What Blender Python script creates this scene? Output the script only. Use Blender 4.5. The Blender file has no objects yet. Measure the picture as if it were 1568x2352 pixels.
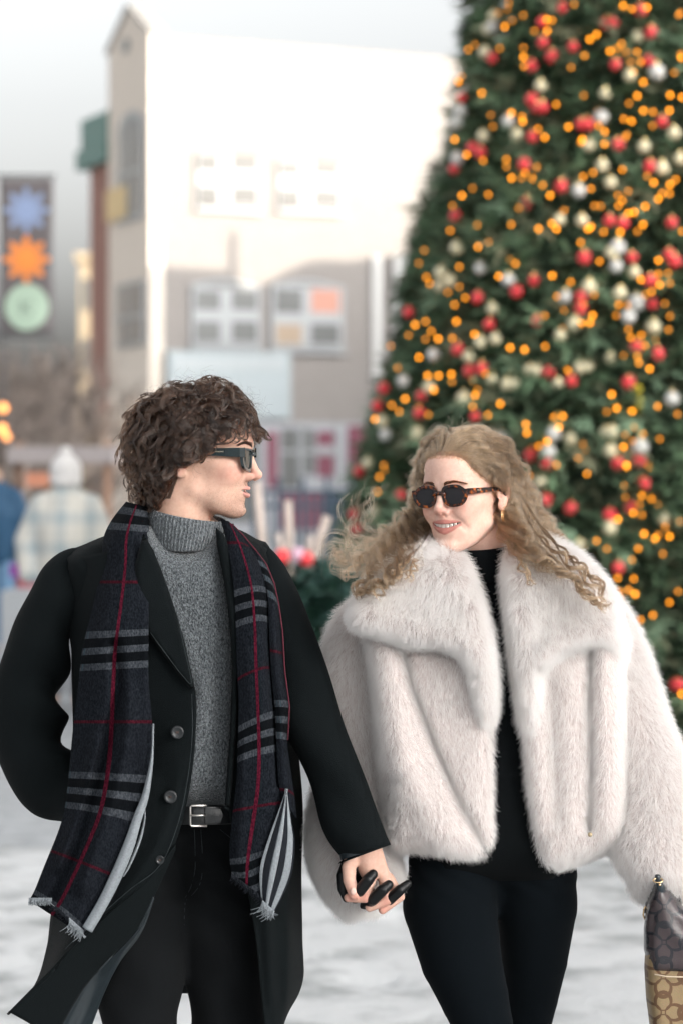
import bpy, bmesh, math, random
import numpy as np
from mathutils import Vector, Matrix
from mathutils.geometry import delaunay_2d_cdt

R = math.radians
scene = bpy.context.scene
COL = scene.collection
random.seed(7)
rng = np.random.default_rng(11)

# ------------------------------------------------------------------ camera, sky, sun, exposure
F = 5553.0      # focal length in picture units (picture 1568 x 2352)
Y0 = 4.67       # distance from the camera to the couple
HZ = 1075.0     # picture row of the horizon
CX = 784.0
CAMZ = 1.65
cam_data = bpy.data.cameras.new('camera')
cam = bpy.data.objects.new('camera', cam_data)
COL.objects.link(cam)
cam.location = (0, 0, CAMZ)
cam.rotation_euler = (R(90), 0, 0)
cam_data.sensor_fit = 'VERTICAL'
cam_data.sensor_height = 36.0
cam_data.sensor_width = 24.0
cam_data.lens = 85.0
cam_data.shift_y = -(1176 - HZ) / 2352
cam_data.clip_end = 2000
cam_data.dof.use_dof = True
cam_data.dof.focus_distance = Y0 - 0.08
cam_data.dof.aperture_fstop = 2.9
cam_data.dof.aperture_blades = 9
scene.camera = cam

SUN_EL = 11.0
SUN_H = Vector((0.78, -0.62, 0)).normalized()      # horizontal direction towards the sun
world = bpy.data.worlds.new('World')
scene.world = world
world.use_nodes = True
wn = world.node_tree
wn.nodes.clear()
sky = wn.nodes.new('ShaderNodeTexSky')
sky.sky_type = 'NISHITA'
sky.sun_disc = False
sky.sun_elevation = R(SUN_EL)
sky.sun_rotation = math.atan2(SUN_H.x, SUN_H.y)
sky.air_density = 1.0
sky.dust_density = 6.8
sky.ozone_density = 1.0
hs = wn.nodes.new('ShaderNodeHueSaturation')
hs.inputs['Saturation'].default_value = 0.12       # thin high winter cloud: a pale, nearly white sky
bg = wn.nodes.new('ShaderNodeBackground')
bg.inputs['Strength'].default_value = 0.15
wo = wn.nodes.new('ShaderNodeOutputWorld')
wn.links.new(sky.outputs[0], hs.inputs['Color'])
wn.links.new(hs.outputs[0], bg.inputs['Color'])
wn.links.new(bg.outputs[0], wo.inputs['Surface'])

sun_data = bpy.data.lights.new('sun', 'SUN')
sun_data.energy = 2.3
sun_data.angle = R(0.5)
sun_data.color = (1.0, 0.9, 0.76)
sun = bpy.data.objects.new('sun', sun_data)
COL.objects.link(sun)
to_sun = Vector((SUN_H.x * math.cos(R(SUN_EL)), SUN_H.y * math.cos(R(SUN_EL)), math.sin(R(SUN_EL))))
sun.rotation_euler = to_sun.to_track_quat('Z', 'Y').to_euler()

vs = scene.view_settings
vs.view_transform = 'Standard'
vs.look = 'None'
vs.gamma = 1.0
vs.use_curve_mapping = False
vs.exposure = 1.85
cy = scene.cycles
cy.use_denoising = True
cy.use_adaptive_sampling = True
cy.adaptive_threshold = 0.015
cy.max_bounces = 6
cy.diffuse_bounces = 3
cy.glossy_bounces = 3
cy.transmission_bounces = 4
cy.transparent_max_bounces = 8
cy.caustics_reflective = False
cy.caustics_refractive = False
scene.render.film_transparent = False

# ------------------------------------------------------------------ small helpers
def P(px, py, dy=0.0):
    """the point at depth Y0+dy that stands at picture position (px, py)"""
    Y = Y0 + dy
    return Vector(((px - CX) * Y / F, Y, CAMZ + (HZ - py) * Y / F))

def PA(px, py, dy):
    px = np.asarray(px, float); py = np.asarray(py, float); dy = np.asarray(dy, float) + 0 * px
    Y = Y0 + dy
    return np.stack([(px - CX) * Y / F, Y, CAMZ + (HZ - py) * Y / F], -1)

def Q(px, py, Y):
    return P(px, py, Y - Y0)

_mats = {}
def nodes_of(name):
    m = bpy.data.materials.new(name)
    m.use_nodes = True
    nt = m.node_tree
    return m, nt, nt.nodes['Principled BSDF']

def mat(name, color, rough=0.6, var=0.12, scale=20.0, bump=0.0, bscale=None, metal=0.0, spec=0.5, sheen=0.0, sss=0.0, coat=0.0, c2=None, detail=4.0):
    """procedural material: two tones mixed by noise, and a fine relief"""
    if name in _mats:
        return _mats[name]
    m, nt, b = nodes_of(name)
    N = nt.nodes.new; L = nt.links.new
    tc = N('ShaderNodeTexCoord')
    nz = N('ShaderNodeTexNoise')
    nz.inputs['Scale'].default_value = scale
    nz.inputs['Detail'].default_value = detail
    L(tc.outputs['Object'], nz.inputs['Vector'])
    mx = N('ShaderNodeMix'); mx.data_type = 'RGBA'
    ca = [max(0, c * (1 - var)) for c in color[:3]]
    cb = list(c2[:3]) if c2 else [min(1, c * (1 + var)) for c in color[:3]]
    mx.inputs['A'].default_value = (*ca, 1)
    mx.inputs['B'].default_value = (*cb, 1)
    L(nz.outputs['Fac'], mx.inputs['Factor'])
    L(mx.outputs['Result'], b.inputs['Base Color'])
    b.inputs['Roughness'].default_value = rough
    b.inputs['Metallic'].default_value = metal
    b.inputs['Specular IOR Level'].default_value = spec
    if sheen:
        b.inputs['Sheen Weight'].default_value = sheen
        b.inputs['Sheen Roughness'].default_value = 0.5
    if sss:
        b.inputs['Subsurface Weight'].default_value = sss
        b.inputs['Subsurface Radius'].default_value = (0.012, 0.005, 0.003)
    if coat:
        b.inputs['Coat Weight'].default_value = coat
    if bump:
        n2 = N('ShaderNodeTexNoise')
        n2.inputs['Scale'].default_value = bscale or scale * 4
        n2.inputs['Detail'].default_value = 3
        L(tc.outputs['Object'], n2.inputs['Vector'])
        bp = N('ShaderNodeBump')
        bp.inputs['Strength'].default_value = 1.0
        bp.inputs['Distance'].default_value = bump
        L(n2.outputs['Fac'], bp.inputs['Height'])
        L(bp.outputs['Normal'], b.inputs['Normal'])
    _mats[name] = m
    return m

def emit_mat(name, color, strength):
    m, nt, b = nodes_of(name)
    b.inputs['Base Color'].default_value = (*color, 1)
    b.inputs['Emission Color'].default_value = (*color, 1)
    b.inputs['Emission Strength'].default_value = strength
    m.cycles.emission_sampling = 'NONE'
    return m

def tag(o, label=None, cat=None, group=None, kind=None):
    if label: o['label'] = label
    if cat: o['category'] = cat
    if group: o['group'] = group
    if kind: o['kind'] = kind
    return o

def empty(name, loc=(0, 0, 0)):
    o = bpy.data.objects.new(name, None)
    o.location = loc
    o.empty_display_size = 0.1
    COL.objects.link(o)
    return o

def adopt(o, parent):
    if parent is not None:
        o.parent = parent
        o.matrix_parent_inverse = Matrix.Translation(-world_loc(parent))
    return o

def world_loc(o):
    v = Vector(o.location)
    p = o.parent
    if p is not None:                       # children here keep world coordinates through the inverse
        return Vector((0, 0, 0)) + (o.matrix_parent_inverse.translation + v + world_loc(p))
    return v

def link_mesh(name, me, m=None, parent=None, smooth=True):
    o = bpy.data.objects.new(name, me)
    COL.objects.link(o)
    if m is not None:
        for mm in (m if isinstance(m, (list, tuple)) else [m]):
            me.materials.append(mm)
    if smooth:
        me.shade_smooth()
    adopt(o, parent)
    return o

def mesh_from(name, verts, faces, m=None, parent=None, smooth=True, uv=None):
    me = bpy.data.meshes.new(name)
    me.from_pydata([tuple(map(float, v)) for v in verts], [], [tuple(map(int, f)) for f in faces])
    me.update()
    if uv is not None:
        lay = me.uv_layers.new(name='UVMap')
        idx = np.empty(len(me.loops), np.int32)
        me.loops.foreach_get('vertex_index', idx)
        lay.data.foreach_set('uv', np.asarray(uv, np.float32)[idx].ravel())
    return link_mesh(name, me, m, parent, smooth)

class MB:
    """collects boxes, tubes and faces, then links them as one mesh"""
    def __init__(s):
        s.v = []; s.f = []
    def add(s, verts, faces):
        k = len(s.v)
        s.v += [tuple(v) for v in verts]
        s.f += [tuple(i + k for i in f) for f in faces]
        return s
    def box(s, x0, x1, y0, y1, z0, z1):
        v = [(x, y, z) for z in (z0, z1) for y in (y0, y1) for x in (x0, x1)]
        return s.add(v, [(0, 2, 3, 1), (4, 5, 7, 6), (0, 1, 5, 4), (2, 6, 7, 3), (0, 4, 6, 2), (1, 3, 7, 5)])
    def tube(s, pts, rad, n=8, cap=True):
        pts = [Vector(p) for p in pts]
        rads = rad if isinstance(rad, (list, tuple)) else [rad] * len(pts)
        rings = []
        up = None
        for i, p in enumerate(pts):
            t = (pts[min(i + 1, len(pts) - 1)] - pts[max(i - 1, 0)]).normalized()
            if up is None:
                up = t.orthogonal().normalized()
            a = (up - t * up.dot(t))
            a = a.normalized() if a.length > 1e-6 else t.orthogonal().normalized()
            up = a
            b = t.cross(a)
            rings.append([p + (a * math.cos(6.28318 * k / n) + b * math.sin(6.28318 * k / n)) * rads[i] for k in range(n)])
        v = [q for r in rings for q in r]
        f = []
        for i in range(len(pts) - 1):
            for k in range(n):
                f.append((i * n + k, i * n + (k + 1) % n, (i + 1) * n + (k + 1) % n, (i + 1) * n + k))
        if cap:
            f.append(tuple(range(n - 1, -1, -1)))
            f.append(tuple((len(pts) - 1) * n + k for k in range(n)))
        return s.add(v, f)
    def sphere(s, c, r, n=12, m=8, squash=(1, 1, 1)):
        v = []; f = []
        for i in range(m + 1):
            th = math.pi * i / m
            for k in range(n):
                ph = 2 * math.pi * k / n
                v.append((c[0] + r * squash[0] * math.sin(th) * math.cos(ph), c[1] + r * squash[1] * math.sin(th) * math.sin(ph), c[2] + r * squash[2] * math.cos(th)))
        for i in range(m):
            for k in range(n):
                f.append((i * n + k, (i + 1) * n + k, (i + 1) * n + (k + 1) % n, i * n + (k + 1) % n))
        return s.add(v, f)
    def build(s, name, m, parent=None, smooth=False):
        return mesh_from(name, s.v, s.f, m, parent, smooth)

def box_obj(name, b, m, parent=None, bevel=0.0):
    o = MB().box(*b).build(name, m, parent)
    if bevel:
        md = o.modifiers.new('bevel', 'BEVEL'); md.width = bevel; md.segments = 2
    return o

# ---- numpy value noise
def vnoise(p, scale=1.0, seed=0):
    p = np.asarray(p, float) * scale + seed * 17.31
    i = np.floor(p).astype(np.int64); f = p - i
    f = f * f * (3 - 2 * f)
    out = 0
    for dx in (0, 1):
        for dy in (0, 1):
            for dz in (0, 1):
                h = ((i[..., 0] + dx) * 73856093) ^ ((i[..., 1] + dy) * 19349663) ^ ((i[..., 2] + dz) * 83492791)
                h = (h * 2654435761) & 0xFFFFFFFF
                h = ((h >> 13) ^ h) * 1274126177 & 0xFFFFFFFF
                val = ((h >> 8) & 0xFFFF) / 65535.0
                w = (f[..., 0] if dx else 1 - f[..., 0]) * (f[..., 1] if dy else 1 - f[..., 1]) * (f[..., 2] if dz else 1 - f[..., 2])
                out = out + val * w
    return out * 2 - 1

# ---- signed distance modelling
def smin(a, b, k):
    h = np.clip(0.5 + 0.5 * (b - a) / k, 0, 1)
    return b + (a - b) * h - k * h * (1 - h)
def smax(a, b, k):
    return -smin(-a, -b, k)
def s_ell(p, c, r):
    q = p - np.asarray(c, np.float32)
    r = np.asarray(r, np.float32)
    k0 = np.linalg.norm(q / r, axis=-1)
    k1 = np.linalg.norm(q / (r * r), axis=-1) + 1e-9
    return k0 * (k0 - 1) / k1
def s_cap(p, a, b, ra, rb):
    a = np.asarray(a, np.float32); b = np.asarray(b, np.float32)
    ab = b - a
    t = np.clip(((p - a) @ ab) / max(1e-9, float(ab @ ab)), 0, 1)
    d = np.linalg.norm(p - a - t[..., None] * ab, axis=-1)
    return d - (ra + (rb - ra) * t)
def s_chain(p, pts, rads, k=None):
    d = None
    for i in range(len(pts) - 1):
        e = s_cap(p, pts[i], pts[i + 1], rads[i], rads[i + 1])
        d = e if d is None else (np.minimum(d, e) if k is None else smin(d, e, k))
    return d
def surface_nets(fn, lo, hi, h):
    """mesh of fn(points) = 0 inside the box lo..hi with cell size h"""
    lo = np.asarray(lo, float); hi = np.asarray(hi, float)
    n = np.ceil((hi - lo) / h).astype(int) + 1
    ax = [(lo[i] + h * np.arange(n[i])).astype(np.float32) for i in range(3)]
    g = np.empty((n[0], n[1], n[2]), np.float32)
    # coarse pass first, then the exact values only near the surface
    cs = 4
    axc = [np.append(a[::cs], a[-1] + h) for a in ax]
    X, Y, Z = np.meshgrid(*axc, indexing='ij')
    gc = fn(np.stack([X, Y, Z], -1).reshape(-1, 3).astype(np.float32)).reshape(X.shape)
    near = np.abs(gc) < cs * h * 2.2
    ex = [np.minimum((np.arange(k) + cs // 2) // cs, len(axc[i]) - 1) for i, k in enumerate(n)]
    g[:] = gc[np.ix_(*ex)]
    msk = near[np.ix_(*ex)]
    ii = np.argwhere(msk)
    for s in range(0, len(ii), 1000000):
        q = ii[s:s + 1000000]
        g[q[:, 0], q[:, 1], q[:, 2]] = fn(np.stack([ax[0][q[:, 0]], ax[1][q[:, 1]], ax[2][q[:, 2]]], -1))
    ins = g < 0
    c = np.zeros(np.array(ins.shape) - 1, np.int8)
    offs = [(a, b, d) for a in (0, 1) for b in (0, 1) for d in (0, 1)]
    def sl(o, arr):
        return arr[o[0]:arr.shape[0] - 1 + o[0], o[1]:arr.shape[1] - 1 + o[1], o[2]:arr.shape[2] - 1 + o[2]]
    for o in offs:
        c += sl(o, ins)
    act = (c > 0) & (c < 8)
    ids = np.argwhere(act)
    idx = -np.ones(act.shape, np.int64)
    idx[act] = np.arange(len(ids))
    acc = np.zeros((len(ids), 3)); cnt = np.zeros(len(ids))
    for a in offs:
        for d in range(3):
            if a[d] == 0:
                b = list(a); b[d] = 1
                va = g[ids[:, 0] + a[0], ids[:, 1] + a[1], ids[:, 2] + a[2]]
                vb = g[ids[:, 0] + b[0], ids[:, 1] + b[1], ids[:, 2] + b[2]]
                m = (va < 0) != (vb < 0)
                t = np.where(m, va / np.where(va - vb == 0, 1, va - vb), 0)
                pos = np.tile(np.array(a, float), (len(ids), 1))
                pos[:, d] = t
                acc[m] += pos[m]; cnt[m] += 1
    verts = lo + h * (ids + acc / np.maximum(cnt, 1)[:, None])
    faces = []
    for d in range(3):
        u, v = (d + 1) % 3, (d + 2) % 3
        A = [slice(None)] * 3; B = [slice(None)] * 3
        A[d] = slice(0, -1); B[d] = slice(1, None)
        ch = ins[tuple(A)] != ins[tuple(B)]
        e = np.argwhere(ch)
        ok = (e[:, u] > 0) & (e[:, v] > 0) & (e[:, u] < act.shape[u]) & (e[:, v] < act.shape[v])
        e = e[ok]
        def cell(du, dv):
            q = e.copy(); q[:, u] -= du; q[:, v] -= dv
            return idx[q[:, 0], q[:, 1], q[:, 2]]
        quad = np.stack([cell(1, 1), cell(0, 1), cell(0, 0), cell(1, 0)], 1)
        flip = ~ins[e[:, 0], e[:, 1], e[:, 2]]
        quad[flip] = quad[flip][:, ::-1]
        faces.append(quad)
    return verts, np.concatenate(faces)
def np_mesh(name, verts, faces):
    me = bpy.data.meshes.new(name)
    nf = len(faces); k = faces.shape[1]
    me.vertices.add(len(verts)); me.vertices.foreach_set('co', np.asarray(verts, np.float32).ravel())
    me.loops.add(nf * k); me.loops.foreach_set('vertex_index', np.asarray(faces, np.int32).ravel())
    me.polygons.add(nf); me.polygons.foreach_set('loop_start', np.arange(0, nf * k, k, dtype=np.int32))
    me.update(calc_edges=True); me.validate()
    return me
def set_color(me, name, cols):
    a = me.color_attributes.new(name, 'FLOAT_COLOR', 'POINT')
    c = np.ones((len(cols), 4), np.float32); c[:, :3] = cols
    a.data.foreach_set('color', c.ravel())

# ---- closed padded shape with a given front outline
def spline(pts, n=8, closed=False):
    p = np.asarray(pts, float)
    m = len(p); out = []
    rngi = range(m if closed else m - 1)
    for i in rngi:
        if closed:
            a, b, c, d = p[(i - 1) % m], p[i], p[(i + 1) % m], p[(i + 2) % m]
        else:
            a, b, c, d = p[max(i - 1, 0)], p[i], p[i + 1], p[min(i + 2, m - 1)]
        for k in range(n):
            t = k / n
            out.append(0.5 * ((2 * b) + (c - a) * t + (2 * a - 5 * b + 4 * c - d) * t * t + (3 * b - a - 3 * c + d) * t ** 3))
    if not closed:
        out.append(p[-1])
    return np.array(out)
def resample(poly, step, closed=True):
    p = np.asarray(poly, float)
    if closed:
        p = np.vstack([p, p[:1]])
    L = np.r_[0, np.cumsum(np.linalg.norm(np.diff(p, axis=0), axis=1))]
    n = max(8, int(L[-1] / step))
    t = np.linspace(0, L[-1], n + 1)
    if closed:
        t = t[:-1]
    return np.stack([np.interp(t, L, p[:, i]) for i in range(p.shape[1])], 1)
def seg_dist(pts, poly, closed=True):
    """distance from points to a polyline, vectorised"""
    a = np.asarray(poly, float)
    b = np.roll(a, -1, 0) if closed else a[1:]
    if not closed: a = a[:-1]
    d = np.full(len(pts), 1e9)
    for i in range(len(a)):
        ab = b[i] - a[i]
        t = np.clip(((pts - a[i]) @ ab) / max(1e-9, ab @ ab), 0, 1)
        d = np.minimum(d, np.linalg.norm(pts - a[i] - t[:, None] * ab, axis=1))
    return d
def in_poly(pts, poly):
    x, y = pts[:, 0], pts[:, 1]
    ins = np.zeros(len(pts), bool)
    n = len(poly); j = n - 1
    for i in range(n):
        xi, yi = poly[i]; xj, yj = poly[j]
        c = ((yi > y) != (yj > y)) & (x < (xj - xi) * (y - yi) / (yj - yi + 1e-12) + xi)
        ins ^= c; j = i
    return ins
def plate(outline, step, smooth=True, n=6):
    """triangulated 2D region of a traced outline: points, triangles, distance to the rim, number of rim points"""
    poly = resample(spline(outline, n, True) if smooth else np.asarray(outline, float), step)
    lo, hi = poly.min(0), poly.max(0)
    gx = np.arange(lo[0], hi[0], step); gy = np.arange(lo[1], hi[1], step * 0.87)
    G = np.array([(x + (step / 2 if j % 2 else 0), y) for j, y in enumerate(gy) for x in gx])
    G = G[in_poly(G, poly)]
    d = seg_dist(G, poly)
    G = G[d > step * 0.6]
    allp = np.vstack([poly, G])
    nb = len(poly)
    r = delaunay_2d_cdt([Vector(p) for p in allp], [(i, (i + 1) % nb) for i in range(nb)], [], 1, 1e-6)
    V = np.array([tuple(v) for v in r[0]])
    T = [tuple(f) for f in r[2] if len(f) == 3]
    D = seg_dist(V, poly)
    rim = D < 1e-4
    return V, np.array(T), D, rim
def ridges(V, lst):
    """sum of soft folds: each (polyline, amplitude, width); amplitude towards the camera"""
    out = np.zeros(len(V))
    for line, amp, w in lst:
        d = seg_dist(V, spline(line, 5), False)
        out += amp * np.exp(-(d / w) ** 2)
    return out
def padded(name, outline, yc, T, Rr, step, m, parent, folds=(), back=1.0, noise=(0.0, 0.02), smooth=True, uvs=None, power=0.5):
    """closed soft volume whose front view is the outline. yc: depth of its middle (number or f(V)); T: half thickness in metres; Rr: rounding width in picture units"""
    V, Tn, D, rim = plate(outline, step, smooth)
    ycv = yc(V) if callable(yc) else np.full(len(V), yc)
    Tv = T(V) if callable(T) else T
    prof = np.clip(1 - (1 - np.clip(D / Rr, 0, 1)) ** 2, 0, 1) ** power
    fold = ridges(V, folds) * np.clip(D / 14, 0, 1)
    if noise[0]:
        fold = fold + noise[0] * np.clip(D / 14, 0, 1) * vnoise(np.c_[V, np.zeros(len(V))], noise[1], 3)
    front = PA(V[:, 0], V[:, 1], ycv - Tv * prof - fold)
    inner = np.where(~rim)[0]
    bidx = np.arange(len(V)); bidx[inner] = len(V) + np.arange(len(inner))
    bk = PA(V[inner, 0], V[inner, 1], (ycv + Tv * back * prof)[inner])
    # keep the back behind the same outline seen from the front: shrink to true size
    verts = np.vstack([front, bk])
    a, b, c = V[Tn[:, 0]], V[Tn[:, 1]], V[Tn[:, 2]]
    area = (b[:, 0] - a[:, 0]) * (c[:, 1] - a[:, 1]) - (b[:, 1] - a[:, 1]) * (c[:, 0] - a[:, 0])
    Tf = np.where((area < 0)[:, None], Tn, Tn[:, ::-1])     # picture rows grow downwards: face the camera
    faces = np.vstack([Tf, bidx[Tf][:, ::-1]])
    uv = None
    if uvs is not None:
        u = uvs(V); uv = np.vstack([u, u[inner]])
    me = np_mesh(name, verts, faces)
    if uv is not None:
        lay = me.uv_layers.new(name='UVMap')
        idx = np.empty(len(me.loops), np.int32); me.loops.foreach_get('vertex_index', idx)
        lay.data.foreach_set('uv', uv[idx].astype(np.float32).ravel())
    return link_mesh(name, me, m, parent)
def sheet(name, rows, m, parent=None, nu=14, nv=8, thick=0.003, uv=None, disp=None, off=1.0):
    """cloth through rows of control points (px, py, dy), splined along and across; uv(u, s) with s the running length in picture units"""
    rows = np.array([[tuple(p) for p in r] for r in rows], float)          # rows, k, 3
    A = np.stack([spline(rows[:, k], nv) for k in range(rows.shape[1])], 1)
    G = np.stack([spline(r, max(1, nu // (rows.shape[1] - 1))) for r in A], 0)
    nr, nc = G.shape[:2]
    mid = G[:, nc // 2]
    s = np.r_[0, np.cumsum(np.linalg.norm(np.diff(mid[:, :2], axis=0), axis=1))]
    if disp is not None:
        G = G.copy(); G[..., 2] -= disp(G)
    W = PA(G[..., 0], G[..., 1], G[..., 2])
    faces = [(i * nc + j, (i + 1) * nc + j, (i + 1) * nc + j + 1, i * nc + j + 1) for i in range(nr - 1) for j in range(nc - 1)]
    UV = None
    if uv is not None:
        UV = np.array([uv(j / (nc - 1), s[i], i / (nr - 1)) for i in range(nr) for j in range(nc)])
    o = mesh_from(name, W.reshape(-1, 3), faces, m, parent, True, UV)
    if thick:
        md = o.modifiers.new('thickness', 'SOLIDIFY'); md.thickness = thick; md.offset = -off
    return o
def sweep(name, path, m, parent=None, n=28, k=6, disp=None, caps=True, ell=1.0):
    """soft limb: path of (px, py, dy, radius across in picture units); depth radius = ell * radius"""
    S = spline(path, k)
    px, py, dy, r = S.T
    tx = np.gradient(px); ty = np.gradient(py)
    l = np.hypot(tx, ty) + 1e-9
    nx, ny = -ty / l, tx / l
    th = np.linspace(0, 2 * np.pi, n, endpoint=False)
    c, s = np.cos(th), np.sin(th)
    rr = np.ones((len(S), n)) * r[:, None]
    if disp is not None:
        rr = rr + disp(np.linspace(0, 1, len(S))[:, None] + 0 * th[None], th[None] + 0 * r[:, None])
    X = px[:, None] + nx[:, None] * rr * c
    Yp = py[:, None] + ny[:, None] * rr * c
    D = dy[:, None] - ell * rr * s * (Y0 / F)
    W = PA(X, Yp, D)
    ns = len(S)
    faces = [(i * n + j, i * n + (j + 1) % n, (i + 1) * n + (j + 1) % n, (i + 1) * n + j) for i in range(ns - 1) for j in range(n)]
    V = W.reshape(-1, 3)
    if caps:
        faces += [tuple(range(n)), tuple(reversed(range((ns - 1) * n, ns * n)))]
    o = mesh_from(name, V, faces, m, parent)
    bm = bmesh.new(); bm.from_mesh(o.data); bmesh.ops.recalc_face_normals(bm, faces=bm.faces); bm.to_mesh(o.data); bm.free()
    return o
def strands(name, pts, r0, r1, m, parent=None, rad=None, tone=None):
    """hair: pts (N, K, 3) world points, radius from root to tip"""
    pts = np.asarray(pts, np.float32)
    N, K = pts.shape[:2]
    h = bpy.data.hair_curves.new(name)
    h.add_curves([K] * N)
    h.attributes['position'].data.foreach_set('vector', pts.ravel())
    if rad is None:
        rad = np.tile(np.linspace(r0, r1, K, dtype=np.float32), (N, 1))
    at = h.attributes.get('radius') or h.attributes.new('radius', 'FLOAT', 'POINT')
    at.data.foreach_set('value', np.asarray(rad, np.float32).ravel())
    if tone is not None:
        h.attributes.new('tone', 'FLOAT', 'CURVE').data.foreach_set('value', np.asarray(tone, np.float32))
    h.materials.append(m)
    o = bpy.data.objects.new(name, h)
    COL.objects.link(o)
    adopt(o, parent)
    return o
def surface_samples(o, n, keep=None):
    """random points on a mesh object (world = object space here): position, normal"""
    me = o.data
    me.calc_loop_triangles()
    nt = len(me.loop_triangles)
    tv = np.empty(nt * 3, np.int32); me.loop_triangles.foreach_get('vertices', tv); tv = tv.reshape(-1, 3)
    co = np.empty(len(me.vertices) * 3, np.float32); me.vertices.foreach_get('co', co); co = co.reshape(-1, 3)
    no = np.empty(len(me.vertices) * 3, np.float32); me.vertices.foreach_get('normal', no); no = no.reshape(-1, 3)
    a, b, c = co[tv[:, 0]], co[tv[:, 1]], co[tv[:, 2]]
    ar = np.linalg.norm(np.cross(b - a, c - a), axis=1)
    if keep is not None:
        ar = ar * keep((a + b + c) / 3, no[tv].mean(1))
    pick = rng.choice(nt, n, p=ar / ar.sum())
    u = rng.random(n); v = rng.random(n); fl = u + v > 1; u[fl] = 1 - u[fl]; v[fl] = 1 - v[fl]
    w = 1 - u - v
    p = a[pick] * w[:, None] + b[pick] * u[:, None] + c[pick] * v[:, None]
    q = no[tv[pick, 0]] * w[:, None] + no[tv[pick, 1]] * u[:, None] + no[tv[pick, 2]] * v[:, None]
    q /= np.linalg.norm(q, axis=1)[:, None] + 1e-9
    return p, q
# ------------------------------------------------------------------ ground
def ground_mat():
    m, nt, b = nodes_of('snowy_pavement')
    N = nt.nodes.new; L = nt.links.new
    tc = N('ShaderNodeTexCoord')
    a = N('ShaderNodeTexNoise'); a.inputs['Scale'].default_value = 0.9; a.inputs['Detail'].default_value = 8; a.inputs['Roughness'].default_value = 0.65
    c = N('ShaderNodeTexNoise'); c.inputs['Scale'].default_value = 9; c.inputs['Detail'].default_value = 6
    L(tc.outputs['Object'], a.inputs['Vector']); L(tc.outputs['Object'], c.inputs['Vector'])
    ad = N('ShaderNodeMath'); ad.operation = 'MULTIPLY_ADD'
    L(a.outputs['Fac'], ad.inputs[0]); ad.inputs[1].default_value = 0.7; L(c.outputs['Fac'], ad.inputs[2])
    rp = N('ShaderNodeValToRGB')
    rp.color_ramp.elements[0].position = 0.55; rp.color_ramp.elements[0].color = (0.20, 0.215, 0.225, 1)
    rp.color_ramp.elements[1].position = 1.05 if False else 0.98; rp.color_ramp.elements[1].color = (0.38, 0.395, 0.41, 1)
    L(ad.outputs[0], rp.inputs['Fac'])
    L(rp.outputs['Color'], b.inputs['Base Color'])
    b.inputs['Roughness'].default_value = 0.75
    bp = N('ShaderNodeBump'); bp.inputs['Distance'].default_value = 0.02
    L(ad.outputs[0], bp.inputs['Height']); L(bp.outputs['Normal'], b.inputs['Normal'])
    return m
def snow_mat():
    m, nt, b = nodes_of('packed_snow')
    N = nt.nodes.new; L = nt.links.new
    tc = N('ShaderNodeTexCoord')
    a = N('ShaderNodeTexNoise'); a.inputs['Scale'].default_value = 2.6; a.inputs['Detail'].default_value = 9; a.inputs['Roughness'].default_value = 0.68
    v = N('ShaderNodeTexVoronoi'); v.inputs['Scale'].default_value = 5.0
    L(tc.outputs['Object'], a.inputs['Vector']); L(tc.outputs['Object'], v.inputs['Vector'])
    mm = N('ShaderNodeMath'); mm.operation = 'MULTIPLY_ADD'; L(v.outputs['Distance'], mm.inputs[0]); mm.inputs[1].default_value = 0.25; L(a.outputs['Fac'], mm.inputs[2])
    rp = N('ShaderNodeValToRGB')
    rp.color_ramp.elements[0].position = 0.43; rp.color_ramp.elements[0].color = (0.25, 0.265, 0.265, 1)
    rp.color_ramp.elements[1].position = 0.66; rp.color_ramp.elements[1].color = (0.56, 0.57, 0.575, 1)
    L(mm.outputs[0], rp.inputs['Fac']); L(rp.outputs['Color'], b.inputs['Base Color'])
    b.inputs['Roughness'].default_value = 0.6
    bp = N('ShaderNodeBump'); bp.inputs['Distance'].default_value = 0.03
    L(mm.outputs[0], bp.inputs['Height']); L(bp.outputs['Normal'], b.inputs['Normal'])
    return m
g = MB().add([(-400, -300, 0), (400, -300, 0), (400, 500, 0), (-400, 500, 0)], [(0, 1, 2, 3)]).build('ground', ground_mat())
tag(g, 'pale grey snow dusted pavement of the square', 'ground', kind='structure')
# trodden snow on the near half of the square: an uneven sheet with real hollows
nx_, ny_ = 240, 260
vv = []
for j in range(ny_):
    for i in range(nx_):
        x = -8 + 16 * i / (nx_ - 1); y = -3 + 14.3 * j / (ny_ - 1)
        e = min(1, (10.9 + 0.5 * math.sin(x * 1.3) - y) / 0.8)
        vv.append((x, y, e))
va = np.array(vv)
nz = vnoise(np.c_[va[:, :2], np.zeros(len(va))], 1.4, 1) * .6 + vnoise(np.c_[va[:, :2], np.zeros(len(va))], 4.0, 2) * .4
va[:, 2] = np.where(va[:, 2] > 0, 0.024 + 0.016 * np.clip(va[:, 2], 0, 1) + 0.017 * nz * np.clip(va[:, 2], 0, 1), -0.01)
for _ in range(420):      # footprints trodden into it
    fx_, fy_, fa_ = random.uniform(-4.5, 4.5), random.uniform(2.5, 10.6), random.uniform(-.6, .6) + (math.pi / 2 if random.random() < .35 else 0)
    ca_, sa_ = math.cos(fa_), math.sin(fa_)
    sel_ = (np.abs(va[:, 0] - fx_) < .3) & (np.abs(va[:, 1] - fy_) < .3)
    ex_ = (va[sel_, 0] - fx_) * ca_ + (va[sel_, 1] - fy_) * sa_; ey_ = -(va[sel_, 0] - fx_) * sa_ + (va[sel_, 1] - fy_) * ca_
    rr0_ = np.sqrt((ex_ / .07) ** 2 + (ey_ / .16) ** 2)
    va[sel_, 2] += -.016 * np.exp(-rr0_ ** 4) + .006 * np.exp(-((rr0_ - 1.25) / .25) ** 2)
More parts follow.
